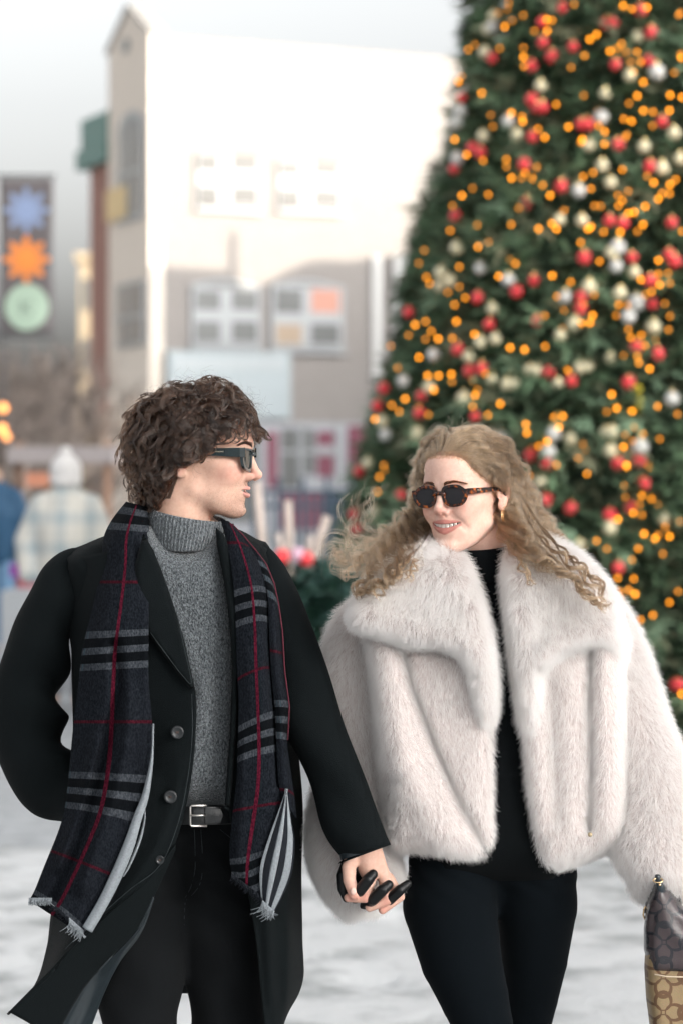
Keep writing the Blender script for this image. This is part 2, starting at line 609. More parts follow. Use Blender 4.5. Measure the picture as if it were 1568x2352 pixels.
so = mesh_from('snow', va, [(j * nx_ + i, j * nx_ + i + 1, (j + 1) * nx_ + i + 1, (j + 1) * nx_ + i) for j in range(ny_ - 1) for i in range(nx_ - 1)], snow_mat())
tag(so, 'trodden white snow lying on the near pavement', 'snow', kind='structure')

# ------------------------------------------------------------------ the pale stucco building with the gabled tower
TH = R(23.9)
A_ = Vector((math.cos(TH), math.sin(TH), 0)); B_ = Vector((-math.sin(TH), math.cos(TH), 0))
C_ = Vector(((345 - CX) * 60 / F, 60, 0))
def wall_xz(px, py):
    """picture point -> (distance along the long wall, height)"""
    k = (px - CX) / F
    # C + a*A : (Cx + a Ax) = k (Cy + a Ay)
    a = (k * C_.y - C_.x) / (A_.x - k * A_.y)
    Y = C_.y + a * A_.y
    return a, CAMZ + (HZ - py) * Y / F
def gable_xz(px, py):
    k = (px - CX) / F
    t = (k * C_.y - C_.x) / (B_.x - k * B_.y)
    Y = C_.y + t * B_.y
    return t, CAMZ + (HZ - py) * Y / F
WN = -B_            # outward normal of the long wall
GN = -A_            # outward normal of the gable end
def wall_box(name, a0, a1, z0, z1, o0, o1, m, parent, side='wall'):
    """box on a facade: a along the wall, o = how far it stands proud (negative: recessed)"""
    D, Nn = (A_, WN) if side == 'wall' else (B_, GN)
    v = []
    for z in (z0, z1):
        for o in (o0, o1):
            for a in (a0, a1):
                p = C_ + D * a + Nn * o
                v.append((p.x, p.y, z))
    o = MB().add(v, [(0, 2, 3, 1), (4, 5, 7, 6), (0, 1, 5, 4), (2, 6, 7, 3), (0, 4, 6, 2), (1, 3, 7, 5)])
    ob = o.build(name, m, parent)
    bm = bmesh.new(); bm.from_mesh(ob.data); bmesh.ops.recalc_face_normals(bm, faces=bm.faces); bm.to_mesh(ob.data); bm.free()
    return ob
stucco = mat('tan_stucco', (0.27, 0.25, 0.238), 0.9, 0.06, 3.0, 0.01, 60)
frame_w = mat('white_window_frame', (0.345, 0.36, 0.375), 0.5, 0.04, 5)
glass_d = mat('dark_window_glass', (0.13, 0.135, 0.135), 0.3, 0.2, 0.8, spec=0.4)
paper_o = mat('orange_poster', (0.50, 0.25, 0.19), 0.6, 0.15, 3)
paper_t = mat('tan_blind', (0.36, 0.28, 0.21), 0.7, 0.1, 3)
maroon = mat('maroon_panel', (0.18, 0.045, 0.075), 0.5, 0.1, 3)
greyp = mat('grey_shopfront', (0.36, 0.37, 0.40), 0.6, 0.08, 3)
signm = mat('pale_sign_board', (0.36, 0.41, 0.435), 0.5, 0.05, 2)
signd = mat('sign_lettering', (0.44, 0.475, 0.49), 0.5, 0.05, 2)
copper = mat('green_copper_roof', (0.09, 0.20, 0.18), 0.6, 0.12, 2)
brick = mat('red_brick_wing', (0.31, 0.165, 0.135), 0.9, 0.18, 6)
bld = tag(empty('building', C_), 'pale stucco building with tall gabled tower and sunlit upper wall', 'building')
a_end = 13.0
zr = wall_xz(345, 75)[1]
tl, zl = gable_xz(250, 130)
tp, zp = tl / 2, gable_xz(300, 18)[1]
# body of the building: one mass with the gable end
def prism(D0, D1, prof, name, m, parent):
    """gable profile (t, z) in the end plane, run along the wall from D0 to D1"""
    v = []
    for a in (D0, D1):
        for t, z in prof:
            p = C_ + A_ * a + B_ * t
            v.append((p.x, p.y, z))
    n = len(prof)
    f = [tuple(range(n)), tuple(range(2 * n - 1, n - 1, -1))] + [(i, i + n, (i + 1) % n + n, (i + 1) % n) for i in range(n)]
    o = MB().add(v, f).build(name, m, parent)
    bm = bmesh.new(); bm.from_mesh(o.data); bmesh.ops.recalc_face_normals(bm, faces=bm.faces); bm.to_mesh(o.data); bm.free()
    return o
prism(0, .35, [(0, -.3), (tl, -.3), (tl, zr), (tp, zp), (0, zr)], 'tower_wall', mat('tan_stucco_brightened', (0.74, 0.66, 0.58), 0.9, 0.06, 3.0, 0.01, 60), bld)  # same stucco as the long wall; brighter colour stands in for missing light
prism(.352, a_end, [(0, -.3), (tl - .02, -.3), (tl - .02, zr - .05), (0, zr - .05)], 'wall', stucco, bld)
prism(-0.06, .40, [(-0.10, zr - .03), (tp, zp + .02), (tl + .10, zr - .03), (tl + .10, zr + .08), (tp, zp + .14), (-0.10, zr + .08)], 'coping', mat('grey_roof', (0.30, 0.29, 0.28), 0.8, 0.1, 3), bld)
# windows of the long wall: thick white frames with four panes each
def four_pane(xs, ys, mats, frame=True, pad=9):
    (x0, x1, x2, x3), (y0, y1, y2, y3) = xs, ys
    a0, zt = wall_xz(x0 - pad, y0 - pad); a1, zb = wall_xz(x3 + pad, y3 + pad)
    fr = wall_box('window', a0, a1, zb, zt, 0.004, 0.10, frame_w, bld)
    k = 0
    for (ya, yb) in ((y0, y1), (y2, y3)):
        for (xa, xb) in ((x0, x1), (x2, x3)):
            p0, t = wall_xz(xa, ya); p1, b = wall_xz(xb, yb)
            wall_box('pane', p0, p1, b, t, 0.09, 0.108, mats[k], fr); k += 1
    s0, z_ = wall_xz(x0 - pad - 4, y3 + pad); s1, _ = wall_xz(x3 + pad + 4, y3 + pad)
    wall_box('sill', s0, s1, z_ - .10, z_, 0.004, 0.17, frame_w, fr)
glass_u = mat('upper_window_glass', (0.03, 0.032, 0.034), 0.4, 0.2, 0.8, spec=0.3)
four_pane((453, 500, 529, 590), (354, 396, 427, 472), [glass_u] * 4, pad=3)
four_pane((640, 687, 716, 777), (370, 406, 434, 476), [glass_u] * 4, pad=3)
four_pane((446, 503, 530, 588), (667, 713, 738, 786), [glass_d] * 4, pad=8)
four_pane((630, 691, 711, 776), (664, 720, 744, 792), [glass_d, paper_o, paper_t, glass_d])
# arched heads over the lower pair of windows
for xc in (516, 704):
    a0, z0 = wall_xz(xc - 78, 660); a1, z1 = wall_xz(xc + 78, 660)
    pts = []
    for i in range(13):
        t = i / 12
        a = a0 + (a1 - a0) * t
        p = C_ + A_ * a + WN * 0.06
        pts.append((p.x, p.y, z0 + 0.16 * math.sin(math.pi * t)))
    MB().tube(pts, 0.07, 6).build('window_hood', frame_w, bld)
# pilasters near the right end, cornice band, sign board, shop front
for xa, xb, o in ((852, 872, .10), (898, 948, .22)):
    a0, z1 = wall_xz(xa, 588); a1, z0 = wall_xz(xb, 880)
    wall_box('pilaster', a0, a1, z0, z1, 0.004, o, mat('white_stucco_trim', (0.58, 0.58, 0.57), 0.8, 0.05, 3), bld)
a0, z1 = wall_xz(380, 806); a1, z0 = wall_xz(660, 962)
sg = wall_box('sign_board', a0, a1, z0, z1, 0.004, 0.25, signm, bld)
for i in range(9):      # raised panel bars of the board, too soft to read as letters
    x = 398 + i * 28
    p0, t = wall_xz(x, 822); p1, b = wall_xz(x + 18, 850)
    wall_box('sign_bar', p0, p1, b, t, 0.252, 0.28, signd, sg)
a0, z1 = wall_xz(352, 968); a1, z0 = wall_xz(1000, 1226)
sf = wall_box('shop_front', a0, a1, 0.0, z1, 0.004, 0.18, greyp, bld)
for (xa, xb, ya, yb, mm) in ((606, 632, 990, 1120, maroon), (640, 678, 985, 1120, glass_d), (692, 716, 985, 1090, glass_d), (722, 760, 990, 1025, maroon), (722, 760, 1046, 1095, maroon), (790, 850, 978, 1110, maroon), (860, 900, 978, 1120, maroon), (640, 760, 1130, 1215, maroon), (770, 850, 1130, 1215, glass_d), (360, 470, 985, 1200, glass_d), (480, 590, 985, 1200, glass_d)):
    p0, t = wall_xz(xa, ya); p1, b = wall_xz(xb, yb)
    wall_box('shop_panel', p0, p1, b, t, 0.16, 0.20, mm, sf)
for xa in (683, 764):
    p0, t = wall_xz(xa, 975); p1, b = wall_xz(xa + 7, 1125)
    wall_box('mullion', p0, p1, b, t, 0.16, 0.24, frame_w, sf)
p0, t = wall_xz(640, 1034); p1, b = wall_xz(780, 1043)
wall_box('transom', p0, p1, b, t, 0.17, 0.245, frame_w, sf)
# gable end: round vent, arched window, square window
t0, zc = gable_xz(291, 105)
vn = MB()
ring = [C_ + B_ * (t0 + .30 * math.cos(a)) + GN * .03 + Vector((0, 0, zc + .19 * math.sin(a))) for a in np.linspace(0, 6.2832, 20, endpoint=False)]
ring2 = [p - GN * .02 for p in ring]
vn.add(ring + ring2, [tuple(range(20)), tuple(range(39, 19, -1))] + [(i, i + 20, (i + 1) % 20 + 20, (i + 1) % 20) for i in range(20)])
vn.build('vent', glass_d, bld)
def gable_window(x0, x1, y0, y1, arch, lit=None):
    t1, zt = gable_xz(x0, y0); t0, zb = gable_xz(x1, y1)
    pts = [(t0, zb), (t1, zb)]
    w = (t1 - t0) / 2
    if arch:
        pts += [(t0 + w + w * math.cos(a), zt - .45 + .45 * math.sin(a)) for a in np.linspace(0, math.pi, 11)]
    else:
        pts += [(t1, zt), (t0, zt)]
    def poly(sc, o, nm, mm, par):
        cx = t0 + w; cz = (zb + zt) / 2
        P1 = [C_ + B_ * (cx + (t - cx) * sc) + GN * o + Vector((0, 0, cz + (z - cz) * (1 - (1 - sc) * .5))) for t, z in pts]
        P2 = [C_ + B_ * (cx + (t - cx) * sc) + Vector((0, 0, cz + (z - cz) * (1 - (1 - sc) * .5))) + GN * .004 for t, z in pts]
        n = len(P1)
        ob = MB().add(P1 + P2, [tuple(range(n)), tuple(range(2 * n - 1, n - 1, -1))] + [(i, i + n, (i + 1) % n + n, (i + 1) % n) for i in range(n)]).build(nm, mm, par)
        return ob
    f = poly(1.0, 0.07, 'window', frame_w, bld)
    poly(0.78, 0.085, 'pane', glass_d, f)
    za = zb + (zt - zb) * .42
    wall_box('glazing_bar', t0, t1, za, za + .10, .06, .12, frame_w, f, 'gable')
    wall_box('glazing_bar', t0 + w - .05, t0 + w + .05, zb, zt - .1, .06, .115, frame_w, f, 'gable')
    return f
f1 = gable_window(276, 334, 268, 500, True)
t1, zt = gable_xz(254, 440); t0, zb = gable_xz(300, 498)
wall_box('reflection_pane', t0, t1, zb, zt, .05, .125, mat('golden_reflection', (0.66, 0.49, 0.25), 0.6, 0.1, 3), f1, 'gable')  # golden reflection in the tower window, painted as a flat warm colour
gable_window(272, 338, 655, 792, False)
# lower brick wing behind the tower, with a green copper roof
wing = tag(empty('building', C_ + B_ * 4.5), 'narrow red brick wing with green copper roof behind the stucco tower', 'building')
zb_ = gable_xz(235, 330)[1]; zc_ = gable_xz(230, 262)[1]
wall_box('wall', tl + .004, tl + 2.0, -.3, zb_, -9, -0.15, brick, wing, 'gable')
wall_box('roof', tl + .004, tl + 2.2, zb_, zc_, -9.2, 0.05, copper, wing, 'gable')
wall_box('cornice', tl + .004, tl + 2.5, zb_ - .5, zb_ - .004, -9.2, .10, copper, wing, 'gable')
yb = tag(empty('building', Q(200, 1180, 85)), 'narrow sunlit yellow building left of the brick wing', 'building')
q0 = Q(182, 600, 85); q1 = Q(218, 1180, 85)
box_obj('wall', (q0.x, q1.x, 85, 97, -.2, q0.z), mat('yellow_stucco', (0.36, 0.29, 0.20), 0.9, 0.06, 2), yb)
box_obj('parapet', (q0.x - .15, q1.x + .1, 84.85, 97, q0.z, q0.z + .3), _mats['yellow_stucco'], yb)
for i in range(3):
    box_obj('window', (q0.x + .12, q0.x + .38, 84.96, 85.02, 3.0 + 2.1 * i, 4.1 + 2.1 * i), glass_d, yb)
# far tan block closing the view on the left
fb = tag(empty('building', Q(60, 1180, 95)), 'low far building in brownish stone beyond the bare trees', 'building')
q0 = Q(-260, 890, 95); q1 = Q(178, 1180, 95)
box_obj('wall', (q0.x, q1.x, 95, 110, -.2, q0.z), mat('brown_stone', (0.34, 0.30, 0.28), 0.9, 0.12, 1.0), fb)
box_obj('cornice', (q0.x - .2, q1.x + .2, 94.7, 110.2, q0.z, q0.z + .4), stucco, fb)
for i in range(7):
    for j in range(1):
        x = q0.x + .8 + i * 1.05
        box_obj('window', (x, x + .6, 94.93, 95.05, 1.2 + j * 2.4, 2.9 + j * 2.4), glass_d, fb)

# ------------------------------------------------------------------ buildings behind the viewer: their skyline shades the square and the lower wall
U_ = Vector((-SUN_H.y, SUN_H.x, 0))       # along the rows of buildings
tanE = math.tan(R(SUN_EL))
SB = (C_ + A_ * 4).dot(SUN_H) + 24.0      # the near row, beside the fir and out of the picture
def sky_pt(px, py):
    a, z = wall_xz(px, py)
    p = C_ + A_ * a
    s = p.dot(SUN_H); u = p.dot(U_)
    return u, z + (SB - s) * tanE
sil = [(300, 606), (522, 621), (524, 610), (526, 585), (529, 560), (527, 545), (527, 532), (545, 532), (545, 545), (544, 560), (543, 600), (540, 663), (558, 668), (580, 664), (612, 648), (650, 628), (690, 607), (715, 600), (745, 597), (790, 600), (805, 601), (850, 592), (950, 584), (1100, 578)]
prof = [sky_pt(*p) for p in sil]
def caster(name, prof, depth, label, m, SB=SB):
    t = tag(empty(name, SUN_H * SB + U_ * prof[0][0]), label, 'building')
    n = len(prof)
    v = []
    for s in (SB, SB + depth):
        for u, z in prof:
            p = SUN_H * s + U_ * u; v.append((p.x, p.y, z))
        for u, z in prof:
            p = SUN_H * s + U_ * u; v.append((p.x, p.y, -.3))
    f = []
    for i in range(n - 1):
        f += [(i, i + 1, n + i + 1, n + i), (2 * n + i, 3 * n + i, 3 * n + i + 1, 2 * n + i + 1), (i, 2 * n + i, 2 * n + i + 1, i + 1)]
    f += [(0, n, 3 * n, 2 * n), (n - 1, 3 * n - 1, 4 * n - 1, 2 * n - 1) if False else (n - 1, 3 * n - 1, 4 * n - 1, 2 * n - 1)]
    o = MB().add(v, f).build('wall', m, t)
    bm = bmesh.new(); bm.from_mesh(o.data); bmesh.ops.recalc_face_normals(bm, faces=bm.faces); bm.to_mesh(o.data); bm.free()
    return t
us = [p[0] for p in prof]
stone = mat('sandstone', (0.42, 0.36, 0.30), 0.9, 0.1, 0.5)
if us[0] > us[-1]:
    prof = prof[::-1]
caster('building', prof, 9, 'old stone block with chimney and curved roof beyond the fir', stone)
u0 = min(us); u1 = max(us)
caster('building', [(u1 + .01, prof[-1][1]), (u1 + 14, prof[-1][1])], 9, 'stone corner block next to the chimney block', stone)
caster('building', [(-90, 8), (-9, 8), (-9, 17.6), (7.5, 17.6), (7.5, 21.2), (16.5, 21.2), (16.5, 25), (32, 25), (32, 22), (60, 22)], 12, 'long stone row across the square behind the viewer', stone, 74.0)

# ------------------------------------------------------------------ the rest of the square, beyond both edges of the picture
def street_block(x0, x1, y, h, col, label, nwin, nfl):
    t = tag(empty('building', ((x0 + x1) / 2, y, 0)), label, 'building', 'buildings round the square')
    box_obj('wall', (x0, x1, y, y + 12, -.2, h), mat('block_%d' % int(x0 * 10), col, .9, .1, 1.0), t)
    box_obj('cornice', (x0 - .15, x1 + .15, y - .25, y + 12.1, h, h + .5), _mats['white_stucco_trim'], t)
    dx = (x1 - x0) / nwin; dz = (h - 1.0) / nfl
    for i in range(nwin):
        for j in range(nfl):
            w_ = box_obj('window', (x0 + dx * (i + .25), x0 + dx * (i + .75), y - .05, y + .03, .9 + dz * (j + .2), .9 + dz * (j + .8)), frame_w, t)
            box_obj('pane', (x0 + dx * (i + .29), x0 + dx * (i + .71), y - .07, y - .045, .9 + dz * (j + .24), .9 + dz * (j + .76)), glass_d, w_)
street_block(-34, -17.5, 92, 13, (0.36, 0.27, 0.22), 'brick block left of the brownish stone building, beyond the picture edge', 6, 4)
street_block(-58, -34.5, 88, 16, (0.42, 0.40, 0.37), 'tall grey block further left along the square', 8, 5)
street_block(-84, -58.5, 80, 14, (0.40, 0.33, 0.27), 'tan block at the left end of the square', 8, 4)
street_block(13, 31, 74, 14, (0.40, 0.36, 0.32), 'pale block behind the fir, beyond the stucco building', 6, 4)
street_block(31.5, 60, 66, 15, (0.38, 0.28, 0.23), 'brick block at the right end of the square', 8, 5)
# ------------------------------------------------------------------ the decorated fir
TX = (1575 - CX) * 15.2 / F; TY = 15.2; TR = 2.40; TH_ = 9.45; TZ0 = 0.12
def tree_r(z):
    return TR * (1 - (z - TZ0) / (TH_ - TZ0)) + 0.04
def on_tree(px, py, sink=0.0):
    """point where the ray through a picture point meets the tree's surface"""
    best = None; bd = 1e9
    for Y in np.arange(12.4, 15.2, 0.02):
        x = (px - CX) * Y / F; z = CAMZ + (HZ - py) * Y / F
        if z < TZ0: continue
        d = math.hypot(x - TX, Y - TY) - (tree_r(z) - sink)
        if d <= 0:
            return Vector((x, Y, z))
        if d < bd:
            bd = d; best = Vector((x, Y, z))
    return best
tree = tag(empty('christmas_tree', (TX, TY, 0)), 'tall green fir tree hung with red, white and gold baubles', 'tree')
MB().tube([(TX, TY, 0), (TX, TY, 5), (TX, TY, 10.6)], [.16, .11, .02], 10).build('trunk', mat('bark', (0.12, 0.08, 0.05), 0.9, 0.2, 10), tree, True)
def needle_mat(name, c0, c1, sc=1.5):
    m, nt, b = nodes_of(name)
    N = nt.nodes.new; L = nt.links.new
    at = N('ShaderNodeVertexColor'); at.layer_name = 'col'
    L(at.outputs['Color'], b.inputs['Base Color'])
    b.inputs['Roughness'].default_value = 0.6
    b.inputs['Specular IOR Level'].default_value = 0.3
    return m
def fir_sprays(n, sampler, size, cols):
    """many small needle fans: a midrib and narrow leaflets on both sides. sampler(i) -> root, direction"""
    V = []; Fc = []; Cc = []
    for i in range(n):
        p, d = sampler(i)
        d = d.normalized()
        side = d.cross(Vector((0, 0, 1)))
        side = side.normalized() if side.length > .01 else Vector((1, 0, 0))
        side = (Matrix.Rotation(random.uniform(-.9, .9), 3, d) @ side)
        up = side.cross(d)
        s = size * random.uniform(.6, 1.35)
        col = random.choice(cols); k = random.uniform(.7, 1.35)
        col = [c * k for c in col]
        for a in (-1.1, -.65, -.25, .12, .5, .95):
            dd = (d * math.cos(a) + side * math.sin(a) + up * random.uniform(-.35, .35)).normalized()
            b0 = p + d * s * .12 * random.random()
            w = side.cross(dd) * 0 + (dd.cross(up).normalized()) * s * .075
            tip = b0 + dd * s * random.uniform(.65, 1.0) - Vector((0, 0, .1 * s))
            k0 = len(V)
            V += [b0 - w * .6, b0 + w * .6, (b0 + tip) / 2 + w, tip, (b0 + tip) / 2 - w]
            Fc += [(k0, k0 + 1, k0 + 2, k0 + 4), (k0 + 4, k0 + 2, k0 + 3)]
            Cc += [col] * 5
    return V, Fc, Cc
def tree_sampler(i):
    while True:
        z = TZ0 + (7.2 - TZ0) * (1 - random.random() ** .8)
        th = random.uniform(math.pi * .92, math.pi * 2.06)      # the half that faces the square, and a little round the edges
        if random.random() < tree_r(z) / TR: break
    lump = 0.13 * vnoise(np.array([[th * 3.2, z * 1.9, 0.0]]), 1.0, 4)[0]
    r = tree_r(z) - abs(random.gauss(0, .13)) + lump
    p = Vector((TX + r * math.cos(th), TY + r * math.sin(th), z))
    d = Vector((math.cos(th), math.sin(th), random.uniform(-.5, .55))) + Vector((random.uniform(-.6, .6), random.uniform(-.6, .6), 0))
    return p, d
greens = [(0.118, 0.19, 0.108), (0.15, 0.235, 0.138), (0.19, 0.285, 0.185), (0.088, 0.13, 0.078), (0.22, 0.23, 0.145)]
V, Fc, Cc = fir_sprays(15000, tree_sampler, 0.17, greens)
me = bpy.data.meshes.new('crown'); me.from_pydata(V, [], Fc); me.update(); set_color(me, 'col', np.array(Cc))
link_mesh('crown', me, needle_mat('fir_needles', 0, 0), tree, False)
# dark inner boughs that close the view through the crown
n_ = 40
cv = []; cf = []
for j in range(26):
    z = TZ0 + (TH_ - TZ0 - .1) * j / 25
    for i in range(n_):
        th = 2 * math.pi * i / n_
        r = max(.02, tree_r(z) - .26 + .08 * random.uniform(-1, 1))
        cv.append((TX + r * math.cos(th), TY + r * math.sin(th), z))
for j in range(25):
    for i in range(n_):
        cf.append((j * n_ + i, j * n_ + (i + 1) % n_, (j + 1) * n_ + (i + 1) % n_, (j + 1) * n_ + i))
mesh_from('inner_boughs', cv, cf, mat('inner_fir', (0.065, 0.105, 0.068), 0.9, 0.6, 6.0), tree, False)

def cropA(l): return [(1029 + x * .34375, y * .34375) for x, y in l]
def cropB(l): return [(857.5 + x * .4531, 539 + y * .4531) for x, y in l]
def cropC(l): return [(1163.75 + x * .3124, 1041.25 + y * .3124) for x, y in l]
reds = cropA([(760,52),(1280,70),(625,148),(1055,155),(1095,155),(1350,220),(630,285),(830,312),(690,377),(290,388),(1115,432),(1340,405),(555,440),(555,665),(590,722),(625,718),(90,655),(885,830),(930,828),(1425,812),(560,915),(1130,965),(160,990),(215,1020),(35,1130),(503,1097),(1345,1110),(752,1245),(520,1357),(45,1443),(1075,1475),(1165,1490),(1490,1487)]) + cropB([(1065,117),(1307,115),(1495,100),(1525,135),(527,320),(722,288),(808,232),(1050,315),(1045,375),(1410,350),(825,437),(585,455),(175,393),(425,583),(545,680),(485,690),(1330,570),(1437,603),(885,697),(1000,742),(1290,748),(240,818),(232,905),(50,780),(18,868),(513,922),(795,1120),(875,1165),(1340,1150),(1237,1160),(1400,235)]) + cropC([(970,60),(1000,225),(905,395),(755,452),(465,405),(285,345),(815,840),(1240,1700),(1135,1990)]) + [(825,1083),(921,1140),(812,1182),(820,1218),(773,1318),(1557,1572)]
whites = cropA([(295,180),(75,745),(50,825),(400,812),(1390,482),(1020,780),(870,1275),(60,1060)]) + cropB([(1235,65),(1228,160),(540,170),(680,230),(968,315),(1330,345),(300,610),(150,743),(1510,833),(908,1010),(55,605),(60,1015),(885,1105),(1350,1075),(650,1040),(1290,415)])
creams = cropA([(300,108),(265,195),(245,352),(615,575),(1262,245),(1210,505),(1045,625),(455,902),(935,972),(1305,980),(1505,890),(1545,1060),(1425,1122),(1080,1220),(1025,1105),(740,1468),(890,1475),(230,910)]) + cropB([(420,68),(640,75),(1205,90),(1320,190),(340,195),(385,235),(335,260),(1090,265),(1247,297),(1015,455),(945,510),(540,548),(480,617),(600,375),(615,530),(1200,628),(1415,467),(790,688),(825,688),(1045,672),(1080,665),(935,757),(600,737),(675,757),(710,757),(455,830),(280,775),(45,950),(995,1035),(1175,1005),(1207,1003),(1197,1095),(220,1010)]) + cropC([(245,205),(755,550),(1145,475),(530,690)]) + [(845,1065),(863,1180),(775,1370),(800,1255),(830,1258)]
def bauble_mesh(name, m):
    b = MB().sphere((0, 0, 0), 1.0, 16, 10)
    o = b.build(name, m, None, True)
    me = o.data; bpy.data.objects.remove(o)
    c = MB().tube([(0, 0, .97), (0, 0, 1.2)], [.22, .2], 8).build('cap', mat('gold_cap', (0.7, 0.5, 0.2), .3, .05, 5, metal=1), None)
    cm = c.data; bpy.data.objects.remove(c)
    return me, cm
def ball_mat(name, c, rough, metal=0.0):
    return mat(name, c, rough, 0.06, 4, metal=metal, spec=.5, coat=.25)
kinds = [(reds, 'red_bauble', ball_mat('red_ball', (0.74, 0.045, 0.055), .34), 'red bauble on the fir, %s', 'red baubles on the fir', .041),
         (whites, 'white_bauble', ball_mat('white_ball', (0.60, 0.59, 0.56), .4), 'white bauble on the fir, %s', 'white baubles on the fir', .049),
         (creams, 'cream_bauble', ball_mat('cream_ball', (0.70, 0.63, 0.42), .35), 'cream bauble on the fir, %s', 'cream baubles on the fir', .043)]
ORD = ['first', 'second', 'third', 'fourth', 'fifth', 'sixth', 'seventh', 'eighth', 'ninth', 'tenth', 'eleventh', 'twelfth', 'thirteenth', 'fourteenth', 'fifteenth', 'sixteenth', 'seventeenth', 'eighteenth', 'nineteenth', 'twentieth', 'twenty-first', 'twenty-second', 'twenty-third', 'twenty-fourth', 'twenty-fifth', 'twenty-sixth']
for lst, nm, mm, lab, grp, rad in kinds:
    # where each hangs: strips a tenth of the picture high, counted from the top, then from the left
    place_label = {}
    for b in range(11):
        row = sorted(p for p in lst if int(p[1] // 235.2) == b)
        for k, p in enumerate(row):
            place_label[p] = '%s from left in the %s tenth of the picture' % (ORD[k], ORD[max(b, 0)])
    bm_, cm_ = bauble_mesh(nm, mm)
    for i, (x, y) in enumerate(lst):
        p = on_tree(x, y, -.09)
        o = bpy.data.objects.new(nm, bm_); COL.objects.link(o)
        o.location = p
        s = rad * .88 * random.uniform(.88, 1.12)
        o.scale = (s, s, s)
        tag(o, lab % place_label[(x, y)], 'bauble', grp)
        c = bpy.data.objects.new('cap', cm_); COL.objects.link(c); c.parent = o
# the side of the fir beyond the picture edge is dressed the same way
side_pts = {}
for (lst, nm, mm, lab, grp, rad), word in zip(kinds, ('red', 'white', 'cream')):
    sm_ = bpy.data.objects[nm].data; cm_ = bpy.data.objects[nm].children[0].data
    extra = [(random.uniform(1605, 1860), random.uniform(0, 1420)) for _ in range({'red': 24, 'white': 9, 'cream': 20}[word])]
    for i_, (x, y) in enumerate(lst[::2] + extra):
        p = on_tree(x, y, -.09)
        q = p.copy() if i_ >= len(lst[::2]) else Vector((2 * TX - p.x + random.uniform(-.1, .1), p.y + random.uniform(-.05, .05), p.z + random.uniform(-.12, .12)))
        v_ = Vector((q.x - TX, q.y - TY)); k_ = (tree_r(q.z) + .06) / max(.05, v_.length)
        q.x = TX + v_.x * k_; q.y = TY + v_.y * k_
        if (q.x / q.y) * F + CX < 1600: continue
        o = bpy.data.objects.new(nm, sm_); COL.objects.link(o); o.location = q
        s = rad * .92; o.scale = (s, s, s)
        tag(o, word + ' bauble on the side of the fir outside the picture', 'bauble', word + ' baubles on the far side of the fir')
        c = bpy.data.objects.new('cap', cm_); COL.objects.link(c); c.parent = o
# yellow drop ornament
q = on_tree(1467, 932, -.03)
yo = MB().sphere(q, .04, 12, 10, (.75, .75, 1.35)).build('drop_ornament', mat('yellow_drop', (0.62, 0.50, 0.03), .35, .08, 4), None, True)
tag(yo, 'yellow drop shaped ornament below a red bauble on the fir', 'ornament')
q = on_tree(1461, 893, -.03)
yo = MB().sphere(q, .028, 12, 10).build('yellow_bauble', _mats['yellow_drop'], None, True)
tag(yo, 'small olive yellow ball beside a red bauble on the fir', 'ornament')
